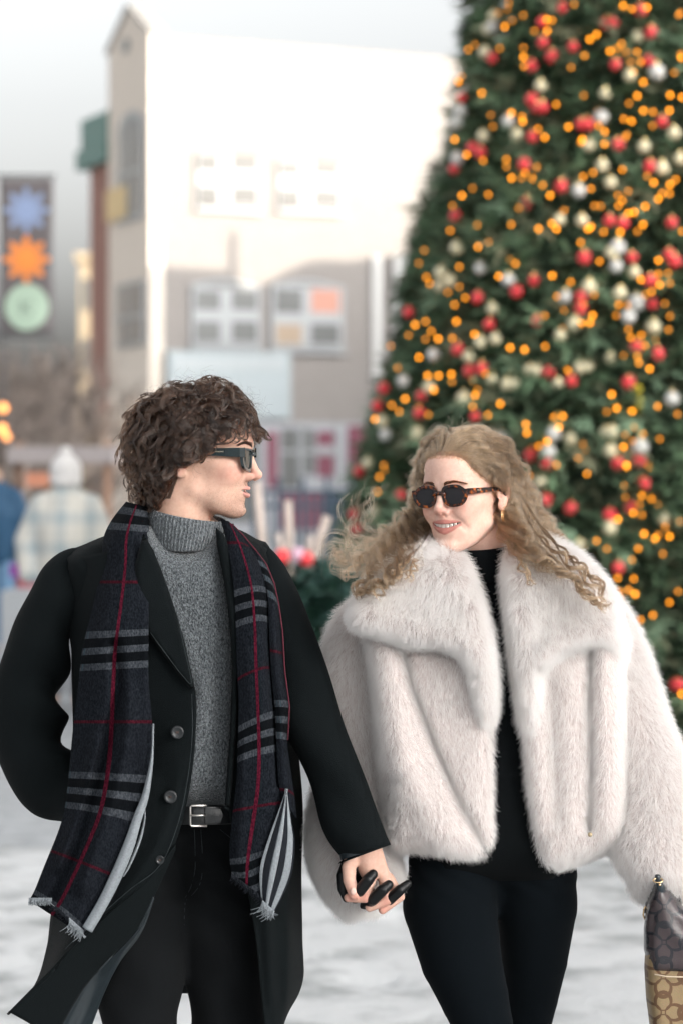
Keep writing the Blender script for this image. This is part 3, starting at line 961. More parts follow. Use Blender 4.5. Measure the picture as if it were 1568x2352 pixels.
# light strings: traced bulbs, strung by height into garlands
lights = cropA([(400,20),(392,60),(333,82),(498,102),(425,138),(240,185),(375,178),(838,28),(1167,38),(1225,57),(1325,50),(1535,100),(1550,85),(655,130),(690,135),(572,208),(658,207),(988,230),(942,263),(1155,293),(1125,325),(1077,342),(1183,348),(1258,348),(1215,415),(1283,413),(1550,365),(1555,385),(130,332),(175,300),(340,323),(500,320),(500,380),(505,440),(908,370),(818,450),(1235,485),(1300,550),(1508,486),(85,512),(65,547),(220,622),(60,650),(718,698),(902,638),(1260,640),(1205,690),(1480,635),(1560,650),(1300,740),(1365,748),(1475,738),(995,745),(280,770),(420,755),(490,780),(295,845),(495,812),(597,862),(642,918),(1170,795),(1222,810),(1362,840),(1000,840),(1042,880),(1190,900),(1178,920),(895,930),(885,950),(1042,960),(800,848),(40,932),(230,912),(120,1035),(230,1073),(385,1065),(387,1115),(588,1117),(510,1155),(487,1190),(560,1192),(420,1190),(898,1180),(965,1153),(1160,1133),(1325,1175),(1370,1220),(1517,1200),(1478,1233),(1428,1290),(1475,1293),(950,1260),(1200,1278),(1130,1305),(1160,1340),(1135,1375),(628,1237),(677,1305),(975,1375),(1015,1378),(1313,1380),(1200,1425),(1240,1418),(772,1407),(88,1307),(160,1258),(265,1300),(25,1375),(468,1390),(188,1503),(418,1500),(690,1495),(720,1530),(600,1530),(1298,1500),(930,1530),(950,1515),(1035,1550),(1148,1550),(1260,1545),(1400,1330),(1560,1545),(10,1540)]) + \
 cropB([(255,80),(228,145),(265,215),(283,248),(432,163),(527,60),(580,40),(690,125),(717,147),(375,292),(432,265),(462,320),(408,355),(632,210),(1047,40),(903,208),(997,240),(1143,135),(1442,130),(1440,200),(1448,253),(1500,245),(1353,228),(1490,195),(1375,305),(1405,288),(1118,305),(928,313),(965,380),(1063,355),(1108,410),(1095,447),(1050,448),(955,478),(865,410),(1475,350),(1500,413),(1285,358),(1240,355),(1227,410),(1325,325),(417,440),(262,440),(208,457),(290,490),(262,530),(325,528),(397,525),(510,505),(175,510),(690,573),(763,582),(867,567),(1290,480),(1302,522),(1355,510),(1425,532),(1492,482),(1378,563),(1267,612),(1335,615),(1343,650),(1397,680),(228,622),(120,675),(272,715),(328,715),(392,708),(395,745),(497,737),(565,703),(982,688),(305,788),(158,832),(90,865),(128,897),(230,875),(275,912),(513,815),(525,785),(500,870),(577,912),(640,857),(1205,810),(1178,897),(1230,880),(1308,895),(1437,870),(1538,910),(913,925),(957,920),(770,960),(775,1005),(938,975),(877,1048),(835,1072),(1060,1060),(1073,1095),(1040,1128),(925,1165),(1275,1015),(1313,1047),(1363,1010),(1318,978),(1265,1075),(1448,1035),(1380,1080),(1280,1168),(1390,1170),(85,565),(5,935),(50,1170)]) + \
 cropC([(520,30),(585,150),(363,85),(162,165),(877,97),(1040,100),(928,170),(860,240),(865,320),(970,370),(1060,335),(1107,383),(990,308),(925,435),(990,453),(1140,425),(812,485),(1265,502),(468,385),(1160,540),(1005,592),(1085,625),(1110,600),(1192,610),(600,670),(655,645),(732,702),(1143,740),(915,783),(962,700),(810,918),(930,922),(820,1015),(890,1005),(940,1035),(835,1065),(1255,1015),(1192,1095),(1070,1190),(978,1225),(1090,1840),(1280,1768)]) + [(883,1078),(866,1130),(765,1400),(750,1455),(740,1490),(755,1430),(870,1095)]
bulb_m = [emit_mat('amber_bulb', (1.0, 0.32, 0.012), 2.7), emit_mat('amber_bulb_dim', (1.0, 0.32, 0.012), 1.5), emit_mat('amber_bulb_faint', (1.0, 0.33, 0.02), .85)]
wire_m = mat('green_wire', (0.02, 0.05, 0.025), .6, .1, 10)
bulb_me = []
for mm in bulb_m:
    b = MB().sphere((0, 0, 0),   .0078, 8, 6, (1, 1, 1.25)).build('bulb', mm, None, True)
    bulb_me.append(b.data); bpy.data.objects.remove(b)
lights.sort(key=lambda p: p[1] + .12 * p[0])
per = 24
places = ['crossing the top of the picture', 'just below the uppermost one', 'third from the top', 'fourth from the top', 'fifth from the top', 'sixth from the top', 'level with the upper sunlit windows', 'eighth from the top', 'ninth from the top', 'tenth from the top', 'level with the brown haired head', 'twelfth from the top', 'thirteenth from the top', 'fourteenth from the top']
for k in range(0, len(lights), per):
    seg = sorted(lights[k:k + per])
    pts = [on_tree(x, y, -.10) for x, y in seg]
    ym_ = sum(y for x, y in seg) / len(seg)
    base_ = list(pts)
    pts += [on_tree(x, ym_ + random.uniform(-40, 40), -.10) for x in sorted(random.uniform(1600, 1860) for _ in range(9))]
    for p in base_[::-1]:              # the string runs on round the tree, beyond the picture edge
        q = Vector((2 * TX - p.x, p.y, p.z + random.uniform(-.1, .1)))
        if (q.x / q.y) * F + CX > 1600: pts.append(q)
    st = empty('light_string', pts[0])
    idx = k // per
    tag(st, 'string of amber fairy lights on the fir, ' + (places[idx] if idx < len(places) else 'lowest of the strings'), 'fairy lights', 'amber light strings on the fir')
    w = []
    for a, b in zip(pts, pts[1:]):
        w.append(a); c = (a + b) / 2
        v = Vector((c.x - TX, c.y - TY, 0)); v = v.normalized() * (tree_r(c.z) - .02) if v.length > 0 else v
        w.append(Vector((TX + v.x, TY + v.y, c.z - .03)))
    w.append(pts[-1])
    MB().tube(w, .003, 4).build('wire', wire_m, st, True)
    for p in pts:
        o = bpy.data.objects.new('bulb', random.choices(bulb_me, (4, 4, 4))[0]); COL.objects.link(o)
        o.location = p
        adopt(o, st)
# ------------------------------------------------------------------ banner and its lamp post
LPY = 30.0
lp = tag(empty('lamp_post', Q(-70, HZ + CAMZ * F / LPY, LPY)), 'dark lamp post at the edge of the picture carrying the snowflake banner', 'lamp post')
lx = Q(-70, 0, LPY).x
dkm = mat('dark_metal', (0.05, 0.05, 0.055), .5, .1, 10)
MB().tube([(lx, LPY, 0), (lx, LPY, 3), (lx, LPY, 6.4)], [.09, .07, .06], 12).build('pole', dkm, lp, True)
zt = Q(0, 408, LPY).z; zb = Q(0, 770, LPY).z
for z in (zt + .02, zb - .02):
    MB().tube([(lx, LPY, z), (Q(128, 0, LPY).x, LPY, z)], .018, 8).build('banner_arm', dkm, lp, True)
MB().sphere((lx, LPY, 6.6), .24, 14, 10).build('lamp_globe', mat('opal_glass', (0.8, 0.8, 0.78), .3, .02, 3), lp, True)
bn = empty('banner', Q(64, 770, LPY))
tag(bn, 'dark hanging banner with blue and orange snowflakes over a green disc', 'banner')
clothm = mat('brown_banner_cloth', (0.11, 0.097, 0.10), .8, .15, 4)
def on_banner(x, y, o=0.0):
    p = Q(x, y, LPY); k = (y - 410) / 355
    return Vector((p.x, LPY - .05 - o + .05 * math.sin(x * .03 + k * 2.0) * k, p.z))
nxb, nyb = 10, 24
vb = [on_banner(1 + (124 + (1.5 if j > 15 else 0)) * i / nxb - 4 * math.sin(math.pi * j / nyb) * (i / nxb - .5), 411 + 355 * j / nyb) for j in range(nyb + 1) for i in range(nxb + 1)]
bc = mesh_from('cloth', vb, [(j * (nxb + 1) + i, j * (nxb + 1) + i + 1, (j + 1) * (nxb + 1) + i + 1, (j + 1) * (nxb + 1) + i) for j in range(nyb) for i in range(nxb)], clothm, bn)
bc.modifiers.new('t', 'SOLIDIFY').thickness = .006
def flower(cx, cy, r, col, name):
    b = MB()
    for k in range(8):
        a = k * math.pi / 4
        pts = []
        for t in np.linspace(0, 2 * math.pi, 14, endpoint=False):
            u = r * .55 + r * .45 * math.cos(t); w = r * .17 * math.sin(t)
            pts.append(on_banner(cx + (u * math.cos(a) - w * math.sin(a)), cy + (u * math.sin(a) + w * math.cos(a)), .012 + .0006 * k))
        b.add(pts, [tuple(range(14))])
    pts = [on_banner(cx + r * .36 * math.cos(t), cy + r * .36 * math.sin(t), .020) for t in np.linspace(0, 6.283, 18, endpoint=False)]
    b.add(pts, [tuple(range(18))])
    return b.build(name, col, bn)
flower(63, 484, 53, mat('banner_blue', (0.21, 0.27, 0.42), .8, .08, 5), 'blue_snowflake')
flower(63, 597, 55, mat('banner_orange', (0.78, 0.24, 0.05), .8, .1, 5), 'orange_snowflake')
gd = MB().add([on_banner(64 + 51 * math.cos(t), 706 + 53 * math.sin(t), .013) for t in np.linspace(0, 6.283, 36, endpoint=False)], [tuple(range(36))]).build('green_disc', mat('banner_green', (0.36, 0.47, 0.37), .8, .06, 5), bn)
em = MB()
for (x0, y0, x1, y1, w) in ((52, 690, 54, 722, 5), (56, 706, 72, 692, 4), (58, 706, 74, 722, 4)):
    d = Vector((x1 - x0, y1 - y0)).normalized(); nrm = Vector((-d.y, d.x)) * w / 2
    em.add([on_banner(x0 + nrm.x, y0 + nrm.y, .018), on_banner(x1 + nrm.x, y1 + nrm.y, .018), on_banner(x1 - nrm.x, y1 - nrm.y, .018), on_banner(x0 - nrm.x, y0 - nrm.y, .018)], [(0, 1, 2, 3)])
em.build('emblem', mat('banner_grey', (0.16, 0.20, 0.17), .8, .1, 5), bn)

# ------------------------------------------------------------------ bare trees on the left
bark2 = mat('grey_bark', (0.20, 0.165, 0.145), .9, .2, 8)
def bare_tree(px, Y, h, label, seed):
    rd = random.Random(seed)
    base = Q(px, HZ + CAMZ * F / Y, Y)
    t = tag(empty('bare_tree', base), label, 'tree', 'bare trees beyond the square')
    tr = MB().tube([base, base + Vector((.05, 0, h * .3)), base + Vector((.1, 0, h * .55))], [.16, .12, .06], 8)
    tr.build('trunk', bark2, t, True)
    b = MB()
    def grow(p, d, l, r, lev):
        q = p + d * l
        b.tube([p, (p + q) / 2 + Vector((rd.uniform(-.04, .04), rd.uniform(-.04, .04), 0)) * l, q], [r, r * .8, r * .6], 4 if lev > 1 else 5, False)
        if lev >= 4: return
        for _ in range(4 if lev < 3 else 3):
            nd = (d + Vector((rd.uniform(-.8, .8), rd.uniform(-.8, .8), rd.uniform(-.25, .6)))).normalized()
            grow(p + d * l * rd.uniform(.4, 1), nd, l * rd.uniform(.55, .8), r * .58, lev + 1)
    for k in range(7):
        a = k * .9 + rd.random()
        grow(base + Vector((.05, 0, h * (.18 + .06 * k))), Vector((math.cos(a) * .8, math.sin(a) * .8, .75)).normalized(), h * .22, .055, 0)
    b.build('crown', bark2, t)
bare_tree(40, 38, 3.9, 'bare grey tree under the hanging banner', 3)
bare_tree(150, 42, 3.6, 'bare brownish tree behind the white beanie', 5)
bare_tree(235, 47, 3.4, 'bare thin tree beside the brick wing', 8)
bare_tree(-40, 45, 4.2, 'bare tree at the edge of the picture behind the blue coat', 12)
# lamps glowing amber among them
for (x, y, r) in ((8, 937, .05), (6, 985, .05), (16, 1003, .04)):
    p = Q(x, y, 26)
    g_ = tag(empty('hanging_lamp', p), {937: 'amber lamp high at the edge of the picture', 985: 'amber lamp in the middle of three at the edge', 1003: 'small amber lamp lowest of three at the edge'}[y], 'lamp', 'amber lamps under the banner')
    MB().sphere(p, r, 12, 8).build('globe', emit_mat('lamp_globe_glow', (1.0, 0.36, 0.10), .8), g_, True)
    MB().tube([p + Vector((0, 0, r)), p + Vector((0, 0, 1.1)), p + Vector((-.8, 0, 1.3))], .008, 5).build('wire', dkm, g_)
# orange sign and pale kiosk light behind the beanie
kz = tag(empty('market_stall', Q(80, HZ + CAMZ * F / 24, 24)), 'market stall with orange sign and warm lights beyond the passers-by', 'stall')
p0 = Q(60, 1085, 24); p1 = Q(112, 1118, 24)
box_obj('sign', (p0.x, p1.x, 24, 24.06, p1.z, p0.z), mat('orange_sign', (0.50, 0.21, 0.13), .6, .1, 4), kz)
p0 = Q(30, 1200, 24); p1 = Q(250, 1320, 24)
box_obj('counter', (p0.x, p1.x, 24.1, 24.8, 0, p0.z), mat('stall_wood', (0.28, 0.17, 0.12), .8, .2, 6), kz)
for x in (40, 245):
    q_ = Q(x, 1085, 24)
    box_obj('post', (q_.x - .04, q_.x + .04, 24.1, 24.18, 0, q_.z + .3), _mats['stall_wood'], kz)
p0 = Q(20, 1060, 24); p1 = Q(262, 1075, 24)
box_obj('roof', (p0.x, p1.x, 23.9, 25.2, p1.z + .05, p0.z + .15), mat('stall_roof', (0.30, 0.27, 0.27), .9, .1, 5), kz)
lm = MB().sphere(Q(118, 1190, 23.6), .09, 12, 8, (.8, .8, 1.6)).build('lantern', emit_mat('lantern_glow', (1.0, 0.85, 0.62), .8), kz, True)
for (x, y, w, h, c, nm, lab) in ((42, 1310, 36, 30, (0.28, 0.02, 0.30), 'gift_bag', 'purple gift bag on the ground beside the blue coat'), (62, 1338, 40, 22, (0.55, 0.12, 0.16), 'gift_bag', 'pinkish red gift bag under the purple one')):
    p0 = Q(x - w / 2, y - h / 2, 20); p1 = Q(x + w / 2, y + h / 2, 20)
    gb = tag(empty(nm, (p0.x, 20, p1.z)), lab, 'bag')
    box_obj('body', (p0.x, p1.x, 20, 20.12, p1.z, p0.z), mat('bag_%s' % nm + str(x), c, .5, .1, 6), gb)
    MB().tube([(p0.x + .03, 20.06, p0.z), ((p0.x + p1.x) / 2, 20.06, p0.z + .06), (p1.x - .03, 20.06, p0.z)], .006, 5).build('handle', dkm, gb)
p0 = Q(22, 1352, 20.4); p1 = Q(250, 1480, 20.4)
tb = tag(empty('trestle_table', (p0.x, 20.4, 0)), 'white cloth covered table with gift bags behind the passers-by', 'table')
box_obj('cloth', (p0.x, p1.x, 19.9, 20.5, 0.02, p0.z), mat('white_tablecloth', (0.50, 0.52, 0.54), .8, .05, 4), tb)

# ------------------------------------------------------------------ planter with birch poles between the couple, fence
pl = tag(empty('planter', Q(690, HZ + CAMZ * F / 14, 14)), 'dark planter of evergreen boughs, baubles and pale birch poles', 'planter')
bp_ = Q(690, 0, 14)
MB().tube([(bp_.x, 14, 0), (bp_.x, 14, .5), (bp_.x, 14, .72)], [.25, .32, .34], 18).build('pot', mat('black_pot', (0.03, 0.035, 0.04), .5, .1, 8), pl, True)
birch = mat('birch_bark', (0.55, 0.46, 0.41), .8, .25, 14)
for (x0, y0, x1, y1, w) in ((590, 1105, 606, 1330, 11), (662, 1150, 664, 1330, 10), (752, 1185, 700, 1340, 11), (640, 1225, 655, 1330, 7), (715, 1230, 690, 1330, 7)):
    a = Q(x0, y0, 14); b = Q(x1, y1, 14)
    MB().tube([b, (a + b) / 2 + Vector((.004, 0, 0)), a], [w * 14 / F, w * 14 / F, w * 13 / F], 9).build('birch_pole', birch, pl, True)
def pl_sampler(i):
    a = random.uniform(0, 6.283); r = .40 * math.sqrt(random.random())
    p = Vector((bp_.x + r * math.cos(a), 14 + r * math.sin(a), .72 + random.random() ** 1.5 * .42 * (1 - r)))
    return p, Vector((math.cos(a), math.sin(a), random.uniform(-.6, .8)))
V, Fc, Cc = fir_sprays(1500, pl_sampler, 0.15, [(0.02, 0.06, 0.04), (0.03, 0.08, 0.055), (0.10, 0.19, 0.17), (0.015, 0.04, 0.03)])
me = bpy.data.meshes.new('boughs'); me.from_pydata(V, [], Fc); me.update(); set_color(me, 'col', np.array(Cc))
link_mesh('boughs', me, needle_mat('planter_needles', 0, 0), pl, False)
for (x, y, c, lab) in ((703, 1283, reds, 'red bauble tucked into the planter boughs by the birch poles'), (684, 1274, creams, 'pale pink bauble tucked into the planter boughs'), (648, 1278, reds, 'small red bauble at the near end of the planter')):
    p = Q(x, y, 13.6)
    mm = mat('pink_ball', (0.62, 0.40, 0.50), .4, .05, 4) if c is creams else _mats['red_ball']
    o = MB().sphere(p, .045, 14, 10).build('planter_bauble', mm, None, True)
    tag(o, lab, 'bauble')
# dark blue iron barrier in front of the shop
fe = tag(empty('railing', Q(740, HZ + CAMZ * F / 34, 34)), 'dark blue grey railing in front of the maroon shop panels', 'railing')
rm = mat('blue_grey_iron', (0.045, 0.07, 0.10), .6, .1, 8)
x0 = Q(585, 0, 34).x; x1 = Q(900, 0, 34).x
ztop = Q(0, 1105, 34).z
for z in (.25, ztop - .35, ztop - .15):
    MB().tube([(x0, 34, z), (x1, 34, z)], .03, 6).build('rail', rm, fe)
n = 18
for i in range(n):
    x = x0 + (x1 - x0) * i / (n - 1)
    MB().tube([(x, 34, 0), (x, 34, ztop + (.05 if i % 3 == 0 else -.15))], .035 if i % 3 == 0 else .02, 6).build('post' if i % 3 == 0 else 'bar', rm, fe)
box_obj('panel', (Q(742, 0, 34.1).x, Q(835, 0, 34.1).x, 34.05, 34.1, .3, ztop - .18), mat('blue_board', (0.07, 0.10, 0.14), .6, .15, 3), fe)

# ------------------------------------------------------------------ passers-by
def passer(name, label, px, Y, h, parts, cat='person'):
    """body as one soft surface (metres, local: x right, y away, z up), clothes as further surfaces"""
    base = Q(px, HZ + CAMZ * F / Y, Y)
    t = tag(empty('person', base), label, cat, 'passers-by')
    for nm, fn, lo, hi, res, mm in parts:
        V, Fc = surface_nets(fn, lo, hi, res)
        link_mesh(nm, np_mesh(nm, V + np.array(base), Fc), mm, t)
    return t
def f_body(p):
    d = s_chain(p, [(0, 0, 1.0), (0, .0, 1.25), (0, 0, 1.42)], [.13, .15, .12])
    for s in (-1, 1):
        d = smin(d, s_chain(p, [(s * .15, 0, 1.40), (s * .24, .02, 1.15), (s * .24, -.04, .88)], [.06, .05, .035]), .05)
        d = smin(d, s_chain(p, [(s * .09, 0, .95), (s * .10, 0, .5), (s * .10, .02, .06)], [.085, .065, .05]), .05)
        d = smin(d, s_cap(p, (s * .10, .0, .05), (s * .11, -.14, .04), .05, .04), .03)
    d = smin(d, s_cap(p, (0, 0, 1.42), (0, 0, 1.56), .055, .055), .04)
    d = smin(d, s_ell(p, (0, -.01, 1.60), (.078, .098, .115)), .02)
    return d
def f_coat(p, hem=.78, puff=.045):
    d = s_chain(p, [(0, 0, hem + .12), (0, .0, 1.22), (0, 0, 1.40)], [.16 + puff * .5, .16 + puff, .12 + puff * .6])
    for s in (-1, 1):
        d = smin(d, s_chain(p, [(s * .16, 0, 1.38), (s * .26, .02, 1.14), (s * .25, -.05, .92)], [.075 + puff * .5, .07 + puff * .6, .05 + puff * .4]), .05)
    d = smin(d, s_cap(p, (0, 0, 1.40), (0, .01, 1.47), .09, .085), .03)
    return np.maximum(d, hem - p[:, 2])
def f_trousers(p):
    d = s_chain(p, [(0, 0, .98), (0, 0, .86)], [.145, .14])
    for s in (-1, 1):
        d = smin(d, s_chain(p, [(s * .09, 0, .88), (s * .10, 0, .5), (s * .10, .01, .10)], [.105, .088, .082]), .03)
    return np.maximum(d, .09 - p[:, 2])
def f_beanie(p):
    d = s_ell(p, (0, 0, 1.625), (.112, .125, .125))
    d = smin(d, s_ell(p, (0, 0, 1.555), (.115, .128, .04)), .02)
    d = smin(d, s_ell(p, (0, 0, 1.762), (.042, .042, .04)), .01)
    return np.maximum(d, 1.52 - p[:, 2])
skin2 = mat('passer_skin', (0.55, 0.36, 0.27), .6, .08, 10)
def plaid_mat():
    m, nt, b = nodes_of('pale_plaid_wool')
    N = nt.nodes.new; L = nt.links.new
    tc = N('ShaderNodeTexCoord'); sx = N('ShaderNodeSeparateXYZ'); L(tc.outputs['Object'], sx.inputs[0])
    out = None
    for ax_, sc in (('X', 32.0), ('Z', 30.0)):
        mu = N('ShaderNodeMath'); mu.operation = 'MULTIPLY'; mu.inputs[1].default_value = sc; L(sx.outputs[ax_], mu.inputs[0])
        sn = N('ShaderNodeMath'); sn.operation = 'SINE'; L(mu.outputs[0], sn.inputs[0])
        gt = N('ShaderNodeMath'); gt.operation = 'GREATER_THAN'; gt.inputs[1].default_value = .35; L(sn.outputs[0], gt.inputs[0])
        if out is None: out = gt
        else:
            ad = N('ShaderNodeMath'); ad.operation = 'ADD'; L(out.outputs[0], ad.inputs[0]); L(gt.outputs[0], ad.inputs[1]); out = ad
    rp = N('ShaderNodeValToRGB'); rp.color_ramp.elements[0].color = (0.62, 0.60, 0.55, 1); rp.color_ramp.elements[1].color = (0.34, 0.39, 0.41, 1)
    dv = N('ShaderNodeMath'); dv.operation = 'MULTIPLY'; dv.inputs[1].default_value = .5; L(out.outputs[0], dv.inputs[0]); L(dv.outputs[0], rp.inputs[0])
    L(rp.outputs[0], b.inputs['Base Color']); b.inputs['Roughness'].default_value = .95
    return m
LO = (-.5, -.3, -.02); HI = (.5, .3, 1.85)
passer('person', 'passer-by in a white beanie and pale plaid coat, seen from behind', 152, 16.7, 1.7, [
    ('body', f_body, LO, HI, .016, skin2), ('coat', lambda p: f_coat(p, .55), LO, HI, .016, plaid_mat()),
    ('trousers', f_trousers, LO, HI, .016, mat('grey_trousers', (0.25, 0.26, 0.28), .9, .1, 8)),
    ('beanie', f_beanie, (-.2, -.2, 1.45), (.2, .2, 1.85), .01, mat('white_knit', (0.68, 0.66, 0.65), .95, .08, 30)),
    ('hair', lambda p: s_chain(p, [(-.09, .04, 1.56), (-.12, .03, 1.46)], [.03, .035]), (-.3, -.2, 1.3), (.1, .2, 1.7), .01, mat('ginger_hair', (0.38, 0.17, 0.07), .7, .2, 40))])
passer('person', 'passer-by in a dark blue jacket and blue jeans at the picture edge', -14, 21.5, 1.75, [
    ('body', f_body, LO, HI, .016, skin2), ('jacket', lambda p: f_coat(p, .80, .06), LO, HI, .016, mat('blue_jacket', (0.010, 0.060, 0.13), .7, .15, 8)),
    ('jeans', f_trousers, LO, HI, .016, mat('blue_jeans', (0.13, 0.24, 0.38), .9, .15, 12)),
    ('hair', lambda p: s_ell(p, (0, .01, 1.63), (.09, .105, .11)), (-.2, -.2, 1.45), (.2, .2, 1.8), .012, mat('brown_hair', (0.06, 0.04, 0.03), .7, .2, 40))])
# ------------------------------------------------------------------ heads (millimetres: x forward, y to the person's left, z up, origin between the ears)
def head_field(p, H):
    """H: dict of proportions; returns signed distance in mm"""
    q = p.copy(); q[:, 1] = np.abs(q[:, 1])
    g = lambda k, d: H.get(k, d)
    w = g('w', 1.0)                                   # breadth
    d = s_ell(q, (15, 0, 48), (96, 75 * w, 82))
    d = smin(d, s_ell(q, (50, 0, -14), (59, 58 * w, 82)), 22)
    fo = s_ell(q, (70, 0, 58), (46, 52 * w, 46))
    d = smin(d, fo, 18)
    # jaw and chin
    jw = g('jaw', 1.0)
    d = smin(d, s_cap(q, (14, 46 * w * jw, -54), (78, 17 * w * jw, -90), 10, 15), 26)
    d = smin(d, s_ell(q, (86, 0, -92), (20, 23 * w * jw, 16)), 14)
    d = smin(d, s_ell(q, (91, 6, -93), (14, 12 * w, 12)), 8)
    # cheeks
    ck = g('cheek', 0.0)
    d = smin(d, s_ell(q, (72, 43 * w, -8), (30, 21, 19)), 18)
    d = smin(d, s_ell(q, (82, 36 * w, -28), (20 + ck, 19 + ck, 19 + ck)), 16)
    d = smin(d, s_ell(q, (62, 26 * w, -60), (28, 24, 34)), 18)
    # muzzle
    d = smin(d, s_ell(q, (80, 0, -54), (28 + g('muz', 0), 31, 33)), 14)
    # brow
    br = g('brow', 0)
    d = smin(d, s_cap(q, (106 + br, 10, 31), (92 + br * .3, 42 * w, 33), 10, 9), 14)
    # eye sockets
    d = smax(d, -s_ell(q, (113 + g('eyein', 0), 31, 9), (15, 15, 11)), 8)
    d = smin(d, s_ell(q, (88, 31, 9), (15, 16, 13)), 5)
    # nose
    nx = g('nose', 0.0); nz = g('nosez', 0.0)
    d = smin(d, s_chain(q, [(104, 0, 26), (112 + nx * .4, 0, 8), (121 + nx, 0, -18 + nz)], [7.5, 7.0, 8.0], 4), 8)
    d = smin(d, s_ell(q, (122 + nx, 0, -22 + nz), (11, 10, 9.5)), 5)
    d = smin(d, s_ell(q, (107 + nx * .6, 11.0, -27 + nz * .6), (14, 7.5, 8.5)), 5.5)
    d = smin(d, s_cap(q, (119 + nx * .9, 0, -30 + nz), (108, 0, -35), 4, 4), 4)
    d = smax(d, -s_ell(q, (116 + nx * .7, 6.5, -34.5 + nz * .8), (7, 3.3, 5)), 2.0)
    # smile fold
    sm = g('smile', 0.0)
    if sm:
        e = s_chain(q, [(104, 17, -30), (98, 31, -46), (88, 39, -60)], [3, 3, 3])
        d = d + 2.6 * sm * np.exp(-(np.maximum(e, 0) / 5.0) ** 2)
    # lips: the two edges of the mouth opening, then a soft roll along each
    mw = g('mouth', 25.0); mz = g('mz', -57.0); lift = g('lift', 0.0); lf = g('lipf', 0.0)
    uo = g('up', 2.5); lo = g('low', 2.5); ur = g('ur', 4.4); lr = g('lr', 5.4)
    d = smax(d, -s_cap(q, (119, 0, mz + 20), (116 + lf, 0, mz + uo + 9), 3.0, 3.0), 3)
    d = smax(d, -s_cap(q, (113, 0, mz - 28), (110, 20, mz - 27), 8.5, 6), 6)
    fx = lambda t: 110.5 + lf - 17.5 * t ** 1.9
    ue = lambda t: mz + uo * (1 - t ** 2.2) + lift * t ** 1.8
    le = lambda t: mz - lo * (1 - t ** 2.2) + lift * t ** 1.8
    tu = (0.0, 0.10, 0.3, 0.55, 0.8, 1.0)
    up = [(fx(t) - (1.2 if t == 0 else 0), mw * t, ue(t) + ur * (1 - .72 * t) * (.62 if t == 0 else .8)) for t in tu]
    lw = [(fx(t) - 1.5, mw * t, le(t) - lr * (1 - .76 * t) * .8) for t in tu]
    du = s_chain(q, up, [ur * (1 - .72 * t) for t in tu])
    dl = s_chain(q, lw, [lr * (1 - .76 * t) for t in tu])
    d = smin(d, du, 2.6)
    d = smin(d, dl, 2.8)
    tt = np.clip(q[:, 1] / mw, 0, 1)
    cav = np.maximum(np.maximum(q[:, 2] - ue(tt), le(tt) - q[:, 2]), np.maximum(82 - q[:, 0], q[:, 1] - mw * .985))
    d = smax(d, -cav, 0.9)
    # ears
    if g('ears', True):
        eo = p * 0
        ex = q.copy()
        ang = R(12)
        X = (ex[:, 0] + 4) * math.cos(ang) - (ex[:, 2] - 2) * math.sin(ang)
        Z = (ex[:, 0] + 4) * math.sin(ang) + (ex[:, 2] - 2) * math.cos(ang)
        E3 = np.stack([X, ex[:, 1] - 71 * w - 3 - X * -0.30, Z], -1)
        ear = s_ell(E3, (-4, 0, 6), (17, 7, 26))
        ear = smin(ear, s_ell(E3, (2, -2, -22), (9, 6, 11)), 5)
        ear = smax(ear, -s_ell(E3, (-2, 8, 7), (11, 8, 17)), 3)
        ear = smax(ear, -s_ell(E3, (5, 6, -6), (6, 9, 8)), 3)
        d = smin(d, ear, 4)
    # neck
    nr = g('neck', 56.0)
    d = smin(d, s_cap(p, (-8, 0, -30), g('neckto', (-30, 0, -190)), nr, nr + 2), 22)
    return d, du, dl

def build_head(H, h=1.7):
    def fn(p):
        return head_field(p, H)[0]
    V, Fc = surface_nets(fn, (-100, -92, -175), (140, 92, 140), h)
    return V, Fc

